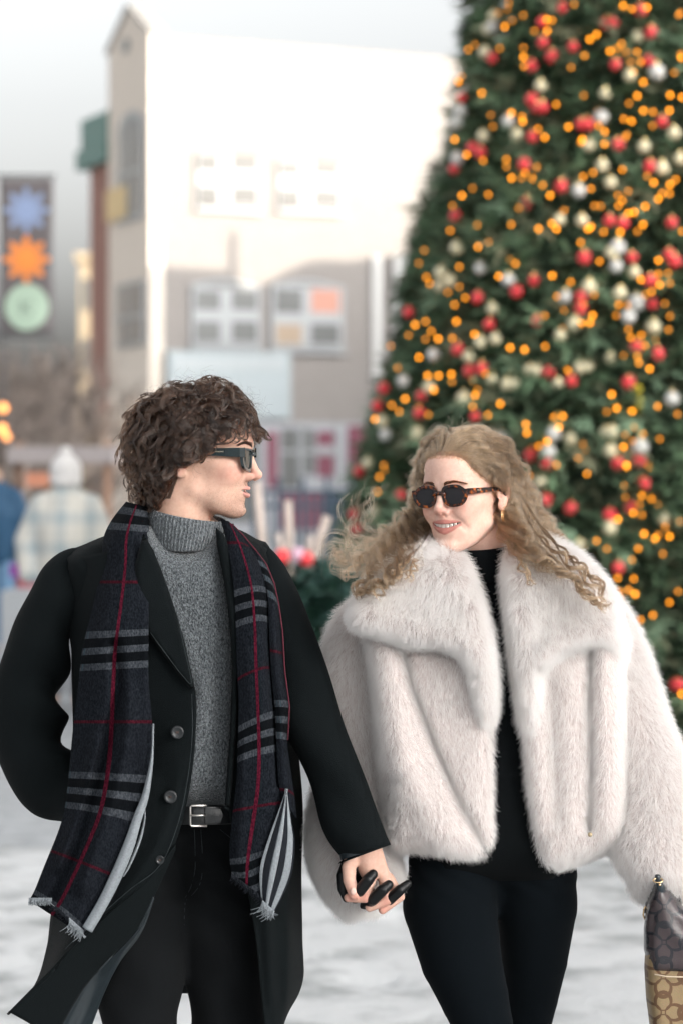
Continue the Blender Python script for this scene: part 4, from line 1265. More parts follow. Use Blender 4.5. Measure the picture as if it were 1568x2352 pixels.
def head_colors(V, H, skin, lipc, blush, stub=0.0):
    n = len(V)
    c = np.tile(np.asarray(skin, float), (n, 1))
    vn = vnoise(V, 0.05, 2)[:, None] * 0.06 + vnoise(V, 0.22, 5)[:, None] * np.array([[0.03, 0.05, 0.05]]) + vnoise(V, 0.6, 6)[:, None] * 0.03
    c = c * (1 + vn)
    q = V.copy(); q[:, 1] = np.abs(q[:, 1])
    def mixin(col, wgt):
        nonlocal c
        c = c * (1 - wgt[:, None]) + np.asarray(col) * wgt[:, None]
    wch = np.exp(-(((q - np.array([84, 46, -20])) / np.array([30, 22, 18])) ** 2).sum(1))
    mixin(blush, 0.7 * wch)
    wn = np.exp(-(((q - np.array([122, 4, -26])) / np.array([16, 14, 12])) ** 2).sum(1))
    mixin(blush, 0.7 * wn)
    wea = np.exp(-(((q - np.array([-4, 84, 0])) / np.array([20, 12, 30])) ** 2).sum(1))
    mixin(blush, 0.75 * wea)
    if stub:
        ws = np.exp(-(((q - np.array([88, 12, -92])) / np.array([34, 34, 24])) ** 2).sum(1)) + np.exp(-(((q - np.array([108, 10, -42])) / np.array([12, 20, 7])) ** 2).sum(1))
        sp = np.clip(vnoise(V, 0.9, 9) * 0.5 + 0.5, 0, 1)
        mixin(np.asarray(skin) * np.array([0.5, 0.47, 0.47]), np.clip(stub * ws, 0, 1) * (0.35 + 0.65 * sp))
    _, du, dl = head_field(V.astype(np.float32), H)
    wl = np.clip(1 - (np.minimum(du, dl) - 0.4) / 1.3, 0, 1) * (q[:, 0] > 86)
    mixin(lipc, wl * H.get('lipmix', 0.9))
    # inside of the mouth
    mz = H.get('mz', -57.0); lift = H.get('lift', 0); mw = H.get('mouth', 25.0)
    tt = np.clip(q[:, 1] / mw, 0, 1)
    e = lift * tt ** 1.8 + mz
    k = 1 - tt ** 2.2
    inside = (V[:, 2] < e + H.get('up', 2.5) * k + .3) & (V[:, 2] > e - H.get('low', 2.5) * k - .3) & (q[:, 1] < mw) & (q[:, 0] > 81) & (q[:, 0] < 106.5 + H.get('lipf', 0) - 17.5 * tt ** 1.9)
    c[inside] = (0.06, 0.015, 0.015)
    return np.clip(c, 0, 1)

def skin_mat(name):
    m, nt, b = nodes_of(name)
    N = nt.nodes.new; L = nt.links.new
    at = N('ShaderNodeVertexColor'); at.layer_name = 'col'
    # blotches and pores on top of the painted skin tones
    tc0 = N('ShaderNodeTexCoord')
    n1 = N('ShaderNodeTexNoise'); n1.inputs['Scale'].default_value = 130; n1.inputs['Detail'].default_value = 5; n1.inputs['Roughness'].default_value = .7
    L(tc0.outputs['Object'], n1.inputs['Vector'])
    rp = N('ShaderNodeValToRGB'); rp.color_ramp.elements[0].position = .3; rp.color_ramp.elements[0].color = (0.90, 0.80, 0.78, 1); rp.color_ramp.elements[1].position = .7; rp.color_ramp.elements[1].color = (1.0, 1.0, 1.0, 1)
    L(n1.outputs['Fac'], rp.inputs[0])
    mu = N('ShaderNodeMix'); mu.data_type = 'RGBA'; mu.blend_type = 'MULTIPLY'; mu.inputs['Factor'].default_value = .75
    L(at.outputs['Color'], mu.inputs['A']); L(rp.outputs[0], mu.inputs['B'])
    L(mu.outputs['Result'], b.inputs['Base Color'])
    b.inputs['Roughness'].default_value = 0.56
    b.inputs['Specular IOR Level'].default_value = 0.27
    b.inputs['Subsurface Weight'].default_value = 0.14
    b.inputs['Subsurface Radius'].default_value = (0.010, 0.0042, 0.0026)
    b.inputs['Subsurface Scale'].default_value = 0.6
    tc = N('ShaderNodeTexCoord')
    nz = N('ShaderNodeTexNoise'); nz.inputs['Scale'].default_value = 900; nz.inputs['Detail'].default_value = 2
    L(tc.outputs['Object'], nz.inputs['Vector'])
    bp = N('ShaderNodeBump'); bp.inputs['Distance'].default_value = 0.0006; bp.inputs['Strength'].default_value = 0.7
    L(nz.outputs['Fac'], bp.inputs['Height']); L(bp.outputs['Normal'], b.inputs['Normal'])
    return m
def head_frame(px, py, dy, yaw, pitch, roll, size):
    """matrix from head millimetres to world: yaw 0 looks at the camera, positive yaw looks to picture left"""
    base = Matrix(((0, 1, 0), (-1, 0, 0), (0, 0, 1))).to_4x4()       # forward -> -Y, left -> +X
    rot = Matrix.Rotation(R(roll), 4, 'Y') @ Matrix.Rotation(-R(yaw), 4, 'Z') @ Matrix.Rotation(-R(pitch), 4, 'X')
    return Matrix.Translation(P(px, py, dy)) @ rot @ base @ Matrix.Scale(0.001 * size, 4)
def xf(M, V):
    A = np.array(M)
    return np.asarray(V) @ A[:3, :3].T + A[:3, 3]
# ------------------------------------------------------------------ the man
MAN_H = dict(mouth=24.0, mz=-57.0, up=2.2, low=4.0, lift=2.5, nose=6.0, nosez=-4.0, brow=4.0, ur=4.2, lr=5.2, jaw=.98, lipmix=.7, lipf=1.5)
MAN_M = head_frame(440, 1060, 0.0, -82, 0, 0, 1.0)
man = tag(empty('person', P(420, 3038, 0.05)), 'man with dark curly hair in sunglasses, long black coat and plaid scarf', 'person')
skin_m = skin_mat('skin')
def wool(name, c, c2=None, rough=.95, var=.25, bump=.0012, sheen=.25):
    return mat(name, c, rough, var, 260, bump, 700, spec=.10, sheen=sheen, c2=c2, detail=2)
black_wool = wool('black_wool', (0.0028, 0.0046, 0.0053), sheen=.010, rough=.85)
black_cloth = wool('black_trouser_cloth', (0.0052, 0.0060, 0.0068), sheen=.012, bump=.0006)
satin = mat('dark_satin', (0.016, 0.022, 0.026), .32, .2, 30, .002, 25, spec=.5)

# body: head and neck, hand, and the plain figure under the clothes, in one mesh
def join_parts(name, parts, m, parent):
    V = []; Fs = []; Cs = []; k = 0
    for v, f, c in parts:
        V.append(v); Fs.append(f + k); Cs.append(c if np.ndim(c) == 2 else np.tile(np.asarray(c, float), (len(v), 1))); k += len(v)
    me = np_mesh(name, np.vstack(V), np.vstack(Fs))
    set_color(me, 'col', np.vstack(Cs))
    return link_mesh(name, me, m, parent)
MSKIN = (0.63, 0.415, 0.322)
hv, hf = build_head(MAN_H)
hc = head_colors(hv, MAN_H, MSKIN, (0.50, 0.22, 0.20), (0.60, 0.26, 0.21), stub=.85)
hw = xf(MAN_M, hv)
def pm(pts):
    return [tuple(P(*p)) for p in pts]
PX = Y0 / F
def hand_field(p):
    d = s_chain(p, pm([(842, 1890, -.115), (838, 1945, -.12)]), [24 * PX, 27 * PX])
    d = smin(d, s_chain(p, pm([(834, 1950, -.12), (848, 1998, -.118)]), [28 * PX, 24 * PX]), .012)
    d = smin(d, s_chain(p, pm([(858, 1952, -.118), (880, 2012, -.11)]), [18 * PX, 15 * PX]), .012)
    th = s_chain(p, pm([(812, 1962, -.128), (801, 1992, -.137), (802, 2022, -.146), (813, 2054, -.15)]), [18 * PX, 15.5 * PX, 14 * PX, 12.5 * PX])
    d = smin(d, th, .006)
    f1 = s_chain(p, pm([(858, 1995, -.122), (838, 2062, -.142), (800, 2062, -.138)]), [13 * PX, 11.5 * PX, 10 * PX])
    f2 = s_chain(p, pm([(880, 2008, -.114), (888, 2068, -.132), (848, 2084, -.130)]), [13 * PX, 11.5 * PX, 10 * PX])
    f3 = s_chain(p, pm([(892, 2016, -.105), (918, 2060, -.118), (878, 2090, -.122)]), [12 * PX, 10.5 * PX, 9.5 * PX])
    for f in (f1, f2, f3):
        d = smin(d, f, .004)
    return d
a_ = P(760, 2130, -.25); b_ = P(960, 1870, -.02)
sv, sf_ = surface_nets(hand_field, (a_.x, Y0 - .20, a_.z), (b_.x, Y0 - .05, b_.z), .0017)
sc_ = np.tile(np.array((0.60, 0.39, 0.31)), (len(sv), 1))
kn = np.zeros(len(sv))
for kp in ((838, 2064, -.15), (888, 2070, -.14), (802, 2062, -.15), (879, 2090, -.13), (813, 2054, -.16)):
    kn += np.exp(-(np.linalg.norm(sv - np.array(P(*kp)), axis=1) / .013) ** 2)
sc_ = sc_ * (1 - .6 * np.clip(kn, 0, 1)[:, None]) + np.array((0.60, 0.27, 0.21)) * .6 * np.clip(kn, 0, 1)[:, None]
def man_core(p):
    d = s_chain(p, pm([(430, 1260, .02), (430, 1450, .05), (430, 1700, .05), (425, 1900, .07)]), [.08, .09, .07, .05])
    d = smin(d, s_chain(p, pm([(270, 1350, .06), (580, 1350, .06)]), [.04, .04]), .05)
    d = smin(d, s_chain(p, pm([(590, 1350, .05), (655, 1450, .0), (690, 1560, -.02), (735, 1690, -.05), (838, 1940, -.12)]), [.03, .03, .03, .03, .022]), .04)
    d = smin(d, s_chain(p, pm([(260, 1350, .05), (150, 1400, .04), (75, 1560, .05), (60, 1650, .06), (80, 1745, .05), (165, 1850, -.02)]), [.03, .028, .028, .03, .028, .022]), .04)
    d = smin(d, s_chain(p, pm([(400, 1900, .07), (335, 2080, .01), (322, 2400, 0), (312, 2950, .06)]), [.04, .05, .045, .035]), .04)
    d = smin(d, s_chain(p, pm([(450, 1900, .07), (506, 2080, .03), (525, 2400, .06), (535, 2950, .1)]), [.04, .05, .045, .035]), .04)
    return d
cv_, cf_ = surface_nets(man_core, (-.80, Y0 - .25, .05), (.15, Y0 + .25, 1.62), .014)
body = join_parts('body', [(hw, hf, hc), (sv, sf_, sc_), (cv_, cf_, MSKIN)], skin_m, man)
tag(body, 'bare profile face and hand of the man')
# nails
def nail(p, r, tilt, parent, m):
    return MB().sphere(p, r, 10, 6, (.8, .35, 1.0)).build('nail', m, parent, True)
nail(P(811, 2047, -.1625), .0072, 0, body, mat('nail', (0.66, 0.45, 0.38), .3, .05, 50))
# teeth
def teeth(H, M, parent, n=10, top=True, x0=101.0, hgt=8.5):
    b = MB()
    mw = H['mouth']
    W = [9.0, 7.4, 8.0, 7.4, 7.0, 6.8]
    for s in (-1, 1):
        y = 0.0
        for i in range(n // 2):
            w = W[i] if i < len(W) else 6.0
            yc = y + w / 2; y += w + .1
            x = x0 - .0125 * yc * yc
            ang = math.atan(.025 * yc) * s
            ztop = H['mz'] + H['up'] + 3.0 + H['lift'] * .25 * (yc / mw) ** 2
            h = hgt * (1 - .06 * i)
            v = []; f = []
            nn = 8
            for k, (zz, ww, dd) in enumerate(((0, .50, 1.5), (-.3 * h, .53, 2.1), (-.75 * h, .53, 2.2), (-.95 * h, .48, 1.8), (-h, .34, .9))):
                for j in range(nn):
                    a = 2 * math.pi * j / nn
                    lx = dd * math.cos(a); ly = w * ww * math.sin(a)
                    v.append((x + lx * math.cos(ang) - 0 * ly, s * yc + ly - lx * math.sin(-ang) * .6, ztop + zz))
            for k in range(4):
                for j in range(nn):
                    f.append((k * nn + j, k * nn + (j + 1) % nn, (k + 1) * nn + (j + 1) % nn, (k + 1) * nn + j))
            f.append(tuple(4 * nn + j for j in range(nn)))
            b.add(xf(M, np.array(v)), f)
    return b.build('teeth', mat('tooth', (0.90, 0.87, 0.80), .25, .03, 60, coat=.3), parent, True)
teeth(MAN_H, MAN_M, body, 8, x0=100.5, hgt=7.0)

# trousers, belt
tr = link_mesh('trousers', bpy.data.meshes.new('trousers'), None, man)
bpy.data.objects.remove(tr)
def wob(amp, f1, f2, ph=0.0):
    return lambda t, th: amp * (np.sin(f1 * t * 6.28 + 2 * th + ph) * .6 + np.sin(f2 * t * 6.28 - 3 * th + 1.3 + ph) * .4)
def trouser_field(p):
    d = s_chain(p, pm([(345, 1925, .045), (332, 2090, .01), (323, 2280, -.02), (322, 2360, -.02), (316, 2560, .0), (312, 2800, .05), (312, 2985, .08)]), [k * PX for k in (92, 102, 95, 91, 78, 66, 62)])
    e = s_chain(p, pm([(480, 1925, .045), (506, 2090, .03), (522, 2280, .05), (526, 2360, .06), (530, 2560, .08), (535, 2800, .1), (535, 2985, .1)]), [k * PX for k in (92, 99, 92, 89, 76, 64, 60)])
    d = smin(d, e, .022)
    d = smin(d, s_chain(p, pm([(345, 1860, .045), (490, 1860, .045)]), [.085, .085]), .05)
    # creases at the groin and knee, the fly
    d = d - .0035 * np.sin(p[:, 2] * 95 + p[:, 0] * 60) * np.exp(-((p[:, 2] - .86) / .06) ** 2)
    d = d - .0035 * np.sin(p[:, 2] * 46 + p[:, 0] * 35 + 1.0) - .003 * np.sin(p[:, 2] * 24 - p[:, 0] * 50)
    fl_ = s_chain(p, pm([(443, 1890, -.08), (447, 1985, -.08), (436, 2035, -.07), (424, 2070, -.05)]), [.004, .004, .004, .003])
    d = smin(d, np.maximum(fl_, np.abs(d) - .0025), .004)
    return np.maximum(d, p[:, 2] - float(P(0, 1848, 0).z))
v, f = surface_nets(trouser_field, (-.60, Y0 - .16, .03), (-.06, Y0 + .24, 1.02), .0055)
hips = link_mesh('trousers', np_mesh('trousers', v, f), black_cloth, man)
def on_field(fn, px, py, lo=-.25, hi=.15):
    ds = np.linspace(lo, hi, 240)
    v_ = fn(PA(np.full(240, px), np.full(240, py), ds).astype(np.float32))
    k = np.argmax(v_ < 0)
    return P(px, py, ds[k] - .0004)
stitch = mat('dark_stitching', (0.016, 0.022, 0.025), .9, .2, 400)
def seam(line, parent, name='seam', r=.0007, m=stitch):
    L_ = spline(line, 6)
    return MB().tube([on_field(trouser_field, x, y) for x, y in L_], r, 5).build(name, m, parent, True)
seam([(447, 1905), (449, 1990), (440, 2035), (426, 2062)], hips)
seam([(462, 1905), (466, 1985), (460, 2030), (440, 2058), (428, 2068)], hips)
seam([(400, 1905), (360, 1935), (335, 1990)], hips)
seam([(506, 1905), (545, 1940), (562, 1985)], hips)
seam([(426, 2072), (424, 2105), (424, 2125)], hips)
leather = mat('black_leather', (0.010, 0.011, 0.012), .32, .2, 60, .0006, 300, spec=.5, coat=.2)
steel = mat('brushed_steel', (0.72, 0.68, 0.64), .28, .05, 90, metal=1.0)
shoe_p = []
for x, dy in ((312, .08), (535, .1)):
    c0 = P(x, 3038, dy); c0.z = 0
    def shoe(p, c0=c0):
        d = s_chain(p, [tuple(c0 + Vector((0, .05, .05))), tuple(c0 + Vector((0, -.10, .045))), tuple(c0 + Vector((0, -.19, .035)))], [.048, .046, .034])
        d = smin(d, s_cap(p, tuple(c0 + Vector((0, .03, .06))), tuple(c0 + Vector((0, .03, .14))), .045, .05), .03)
        return np.maximum(d, .004 - p[:, 2])
    v, f = surface_nets(shoe, (c0.x - .1, c0.y - .3, -.02), (c0.x + .1, c0.y + .15, .18), .008)
    link_mesh('shoe', np_mesh('shoe', v, f), leather, man)
bt = sheet('belt', [[(300, 1858, -.06), (360, 1856, -.095), (430, 1852, -.118), (500, 1852, -.118), (570, 1850, -.08)], [(300, 1876, -.064), (360, 1875, -.099), (430, 1873, -.122), (500, 1873, -.122), (570, 1870, -.084)], [(300, 1897, -.06), (360, 1896, -.095), (430, 1894, -.118), (500, 1894, -.118), (570, 1890, -.08)]], leather, man, 24, 6, .004)
sheet('belt_tip', [[(470, 1857, -.126), (490, 1856, -.126), (508, 1857, -.125)], [(470, 1874, -.128), (492, 1873, -.128), (514, 1874, -.126)], [(470, 1891, -.126), (490, 1891, -.126), (508, 1890, -.125)]], leather, bt, 10, 5, .003)
bk = MB().tube([P(476, 1850, -.134), P(441, 1850, -.134), P(438, 1853, -.135), P(438, 1894, -.135), P(441, 1897, -.134), P(476, 1897, -.134)], 2.6 * PX, 8)
bk.tube([P(438, 1873, -.138), P(474, 1873, -.136)], 2.0 * PX, 8)
bk.build('buckle', steel, bt, True)
# sweater with roll neck
def knit():
    m, nt, b = nodes_of('grey_melange_knit')
    N = nt.nodes.new; L = nt.links.new
    tc = N('ShaderNodeTexCoord')
    a = N('ShaderNodeTexNoise'); a.inputs['Scale'].default_value = 330; a.inputs['Detail'].default_value = 3; a.inputs['Roughness'].default_value = .7
    c = N('ShaderNodeTexVoronoi'); c.inputs['Scale'].default_value = 420
    mp = N('ShaderNodeMapping'); mp.inputs['Scale'].default_value = (1, 1, .6)
    L(tc.outputs['Object'], mp.inputs[0]); L(mp.outputs[0], a.inputs['Vector']); L(mp.outputs[0], c.inputs['Vector'])
    rp = N('ShaderNodeValToRGB')
    rp.color_ramp.elements[0].position = .36; rp.color_ramp.elements[0].color = (0.022, 0.027, 0.031, 1)
    rp.color_ramp.elements[1].position = .66; rp.color_ramp.elements[1].color = (0.175, 0.193, 0.206, 1)
    L(a.outputs['Fac'], rp.inputs[0]); L(rp.outputs[0], b.inputs['Base Color'])
    b.inputs['Roughness'].default_value = .95; b.inputs['Specular IOR Level'].default_value = .15
    b.inputs['Sheen Weight'].default_value = .25
    bp = N('ShaderNodeBump'); bp.inputs['Distance'].default_value = .0025
    L(c.outputs['Distance'], bp.inputs['Height']); L(bp.outputs['Normal'], b.inputs['Normal'])
    return m
knit_m = knit()
sw = padded('sweater', [(335, 1195), (380, 1225), (440, 1245), (500, 1225), (530, 1250), (562, 1400), (565, 1600), (556, 1846), (500, 1852), (420, 1858), (330, 1850), (300, 1600), (285, 1400), (305, 1250)], -.01, .10, 90, 9, knit_m, man,
            folds=[([(470, 1560), (450, 1700), (440, 1820)], .006, 14), ([(500, 1500), (505, 1650), (495, 1800)], -.005, 12), ([(400, 1420), (440, 1500), (470, 1600)], .004, 15), ([(440, 1838), (480, 1842), (520, 1836)], .008, 8)])
def roll_collar(name, rings, n, m, parent, rib=0.0, nr=70):
    """rings: (cx, cy, half width, tilt right, front drop, depth, dyc)"""
    S = spline(rings, 4)
    th = np.linspace(0, 2 * np.pi, n, endpoint=False)
    V = []
    for cx, cy, hw_, tl_, dr, dp, dc in S:
        k = 1 + rib * np.sign(np.sin(nr * th)) * np.abs(np.sin(nr * th)) ** .6
        V.append(PA(cx + hw_ * k * np.cos(th), cy + tl_ * np.cos(th) + dr * np.sin(th), dc - dp * k * np.sin(th)))
    V = np.vstack(V); r = len(S)
    Fq = [(i * n + j, i * n + (j + 1) % n, (i + 1) * n + (j + 1) % n, (i + 1) * n + j) for i in range(r - 1) for j in range(n)]
    o = mesh_from(name, V, Fq, m, parent)
    bm = bmesh.new(); bm.from_mesh(o.data); bmesh.ops.recalc_face_normals(bm, faces=bm.faces); bm.to_mesh(o.data); bm.free()
    return o
roll_collar('roll_neck', [(432, 1215, 76, 14, 10, .075, .0), (432, 1192, 80, 15, 10, .08, .0), (431, 1180, 86, 15, 10, .086, .0), (429, 1186, 90, 14, 12, .092, .0), (425, 1210, 89, 9, 16, .098, .0), (421, 1234, 84, 4, 20, .10, .0), (420, 1245, 80, 2, 21, .098, .0), (420, 1247, 74, 2, 20, .09, .0)], 420, knit_m, sw, .012, 64)

# coat
coat = padded('coat', [(250, 1228), (330, 1210), (430, 1225), (530, 1212), (590, 1238), (622, 1262), (660, 1400), (682, 1560), (686, 1720), (695, 1860), (692, 2000), (695, 2150), (694, 2262), (640, 2290), (540, 2284), (440, 2282), (300, 2280), (190, 2272), (108, 2238), (112, 2150), (120, 2080), (140, 1950), (160, 1800), (168, 1700), (165, 1560), (162, 1420), (146, 1300), (160, 1266), (190, 1252)],
              lambda V: np.interp(V[:, 1], [1250, 1800, 1950, 2300], [.05, .06, .13, .15]), lambda V: np.interp(V[:, 1], [1250, 1800, 1950, 2300], [.10, .11, .05, .03]), 70, 12, black_wool, man, noise=(.006, .02))
tag(coat, 'long black wool overcoat worn open')
sheet('front_panel', [[(146, 1290, .03), (205, 1275, -.05), (280, 1262, -.08), (350, 1262, -.115)], [(150, 1400, .02), (230, 1395, -.09), (310, 1390, -.125), (385, 1398, -.13)], [(165, 1500, .01), (250, 1500, -.10), (340, 1500, -.135), (424, 1498, -.14)],
      [(168, 1600, .02), (260, 1600, -.10), (360, 1600, -.14), (449, 1592, -.147)], [(167, 1700, .02), (260, 1700, -.10), (360, 1700, -.14), (450, 1690, -.15)], [(160, 1800, .02), (255, 1800, -.10), (350, 1800, -.14), (438, 1800, -.15)],
      [(150, 1900, .02), (240, 1900, -.11), (330, 1900, -.15), (414, 1905, -.155)], [(135, 2000, .02), (215, 2000, -.12), (300, 2000, -.16), (375, 1995, -.165)], [(122, 2085, .0), (190, 2080, -.13), (250, 2078, -.17), (306, 2050, -.17)],
      [(110, 2165, .0), (150, 2160, -.14), (185, 2150, -.18), (214, 2132, -.18)], [(80, 2262, -.02), (92, 2258, -.14), (102, 2250, -.18), (112, 2238, -.185)], [(16, 2328, -.05), (18, 2327, -.13), (20, 2326, -.18), (22, 2324, -.187)]], black_wool, coat, 24, 8, .004,
      disp=lambda G: .004 * np.sin(G[..., 0] * .045 + G[..., 1] * .012) + ridges(G.reshape(-1, 3)[:, :2], [([(340, 1800), (300, 1950), (240, 2060)], .012, 22), ([(420, 1760), (370, 1930), (280, 2050)], .008, 14), ([(200, 1500), (190, 1700), (180, 1900)], .008, 20)]).reshape(G.shape[:2]))
sheet('facing', [[(404, 1940, -.163), (404, 1946, -.16), (404, 1952, -.158)], [(340, 2022, -.172), (346, 2040, -.166), (354, 2062, -.155)], [(262, 2088, -.178), (290, 2110, -.17), (320, 2132, -.15)], [(172, 2172, -.184), (212, 2190, -.172), (252, 2206, -.15)], [(92, 2254, -.189), (140, 2262, -.176), (192, 2272, -.15)], [(22, 2325, -.19), (70, 2352, -.175), (125, 2388, -.15)]], black_wool, coat, 12, 8, .004)
sheet('lining', [[(354, 2060, -.154), (354, 2062, -.15), (355, 2064, -.148)], [(320, 2130, -.149), (322, 2136, -.13), (326, 2142, -.125)], [(252, 2204, -.149), (262, 2208, -.125), (275, 2212, -.11)], [(192, 2270, -.149), (212, 2282, -.12), (236, 2292, -.10)], [(125, 2386, -.149), (160, 2396, -.12), (196, 2402, -.09)]], satin, coat, 12, 10, .002,
      disp=lambda G: .006 * np.sin(G[..., 0] * .12 + G[..., 1] * .05))
sheet('front_panel', [[(500, 1235, -.085), (550, 1238, -.07), (592, 1248, -.02), (618, 1272, .04)], [(525, 1400, -.13), (575, 1400, -.115), (622, 1400, -.075), (662, 1400, .03)], [(535, 1550, -.14), (590, 1550, -.12), (640, 1550, -.085), (676, 1550, .03)], [(530, 1700, -.14), (590, 1700, -.12), (645, 1700, -.085), (684, 1700, .03)], [(525, 1850, -.14), (590, 1850, -.12), (650, 1850, -.085), (696, 1850, .03)], [(560, 2000, -.13), (610, 2000, -.115), (655, 2000, -.075), (693, 2000, .04)], [(588, 2150, -.12), (630, 2150, -.105), (665, 2150, -.065), (695, 2150, .05)], [(600, 2270, -.115), (640, 2270, -.095), (670, 2266, -.055), (694, 2262, .05)], [(615, 2400, -.11), (632, 2390, -.09), (646, 2374, -.05), (652, 2340, .05)]], black_wool, coat, 24, 8, .004,
      disp=lambda G: ridges(G.reshape(-1, 3)[:, :2], [([(620, 1950), (615, 2100), (625, 2300)], .012, 12), ([(660, 1900), (665, 2100), (660, 2300)], .008, 10)]).reshape(G.shape[:2]))
for pts_ in ([(441, 1594, -.158), (442, 1690, -.160), (430, 1800, -.161), (406, 1903, -.166), (366, 1990, -.176), (298, 2044, -.183), (206, 2125, -.192), (150, 2180, -.194)],
             [(404, 1392, -.1635), (419, 1468, -.168), (440, 1566, -.1685), (420, 1552, -.168), (386, 1508, -.165), (346, 1453, -.161)]):
    MB().tube([P(*p) for p in spline(pts_, 6)], .0006, 5).build('edge_stitching', stitch, coat, True)
padded('lapel', [(330, 1225), (352, 1262), (372, 1310), (398, 1385), (424, 1470), (447, 1575), (446, 1592), (424, 1566), (388, 1520), (345, 1462), (318, 1420), (310, 1300)], lambda V: np.interp(V[:, 1], [1230, 1400, 1590], [-.118, -.150, -.160]), .007, 10, 8, black_wool, coat, smooth=False)
padded('lapel', [(496, 1212), (514, 1225), (532, 1270), (548, 1340), (556, 1440), (552, 1520), (556, 1540), (548, 1570), (546, 1640), (536, 1780), (528, 1862), (516, 1858), (528, 1690), (534, 1540), (528, 1430), (514, 1330), (498, 1250)], lambda V: np.interp(V[:, 1], [1230, 1400, 1860], [-.105, -.145, -.150]), .007, 10, 7, black_wool, coat, smooth=False)
def sl_fold(t, th):
    return 9.0 * np.sin(t * 30 + 2.2 * np.cos(th)) * np.clip((t - .25) * 2, 0, 1) * (.5 + .5 * np.cos(th - .6)) + 2 * np.sin(3 * th + t * 9)
def elbow_fold(t, th):
    return (17.0 * np.sin(t * 44 + 1.6 * np.sin(th)) * np.exp(-((t - .58) / .2) ** 2) * (.45 - .55 * np.cos(th)) + 10 * np.sin(t * 26 + 2 * th) * np.clip((t - .5) * 2.2, 0, 1) * .8 + 2.5 * np.sin(2 * th + t * 11))
sweep('sleeve', [(215, 1290, .05, 22), (182, 1300, .045, 44), (152, 1330, .035, 56), (130, 1375, .03, 62), (100, 1450, .04, 72), (72, 1550, .05, 78), (60, 1650, .06, 82), (84, 1745, .05, 80), (124, 1812, .02, 70), (165, 1850, -.02, 52), (200, 1870, -.04, 42)], black_wool, coat, 40, 9, elbow_fold)
sweep('sleeve', [(560, 1262, .04, 18), (585, 1275, .035, 36), (606, 1308, .02, 47), (625, 1358, .01, 54), (652, 1440, .0, 60), (688, 1560, -.02, 66), (730, 1690, -.05, 66), (790, 1835, -.09, 63), (832, 1940, -.118, 62), (840, 1961, -.12, 61)], black_wool, coat, 40, 9, sl_fold, caps=False)
cuff = sweep('cuff_lining', [(826, 1920, -.116, 56), (838, 1958, -.12, 59)], satin, coat, 32, 4, None, caps=False)
def button(px, py, dy, r, parent):
    m = mat('horn_button', (0.014, 0.016, 0.018), .4, .4, 120, spec=.5)
    b = MB()
    c = P(px, py, dy)
    prof = [(0, .0012), (.45, .0012), (.62, .0022), (.82, .0032), (1.0, .0022), (1.0, -.001)]
    n = 24
    for rr, h in prof:
        b.v += [(c.x + rr * r * math.cos(2 * math.pi * k / n), c.y - h, c.z + rr * r * math.sin(2 * math.pi * k / n)) for k in range(n)]
    for i in range(len(prof) - 1):
        b.f += [(i * n + k, i * n + (k + 1) % n, (i + 1) * n + (k + 1) % n, (i + 1) * n + k) for k in range(n)]
    o = b.build('button', m, parent, True)
    s = MB()
    for a in (.6, -.6):
        d = Vector((math.cos(a), 0, math.sin(a))) * r * .26
        s.tube([c + d - Vector((0, .0022, 0)), c - d - Vector((0, .0022, 0))], .0008, 5)
    s.build('thread', mat('brown_thread', (0.06, 0.035, 0.028), .8, .2, 50), o)
    return o
button(408, 1682, -.158, 14.5 * PX, coat)
button(392, 1830, -.160, 14.5 * PX, coat)
button(368, 1975, -.169, 9.5 * PX, coat)

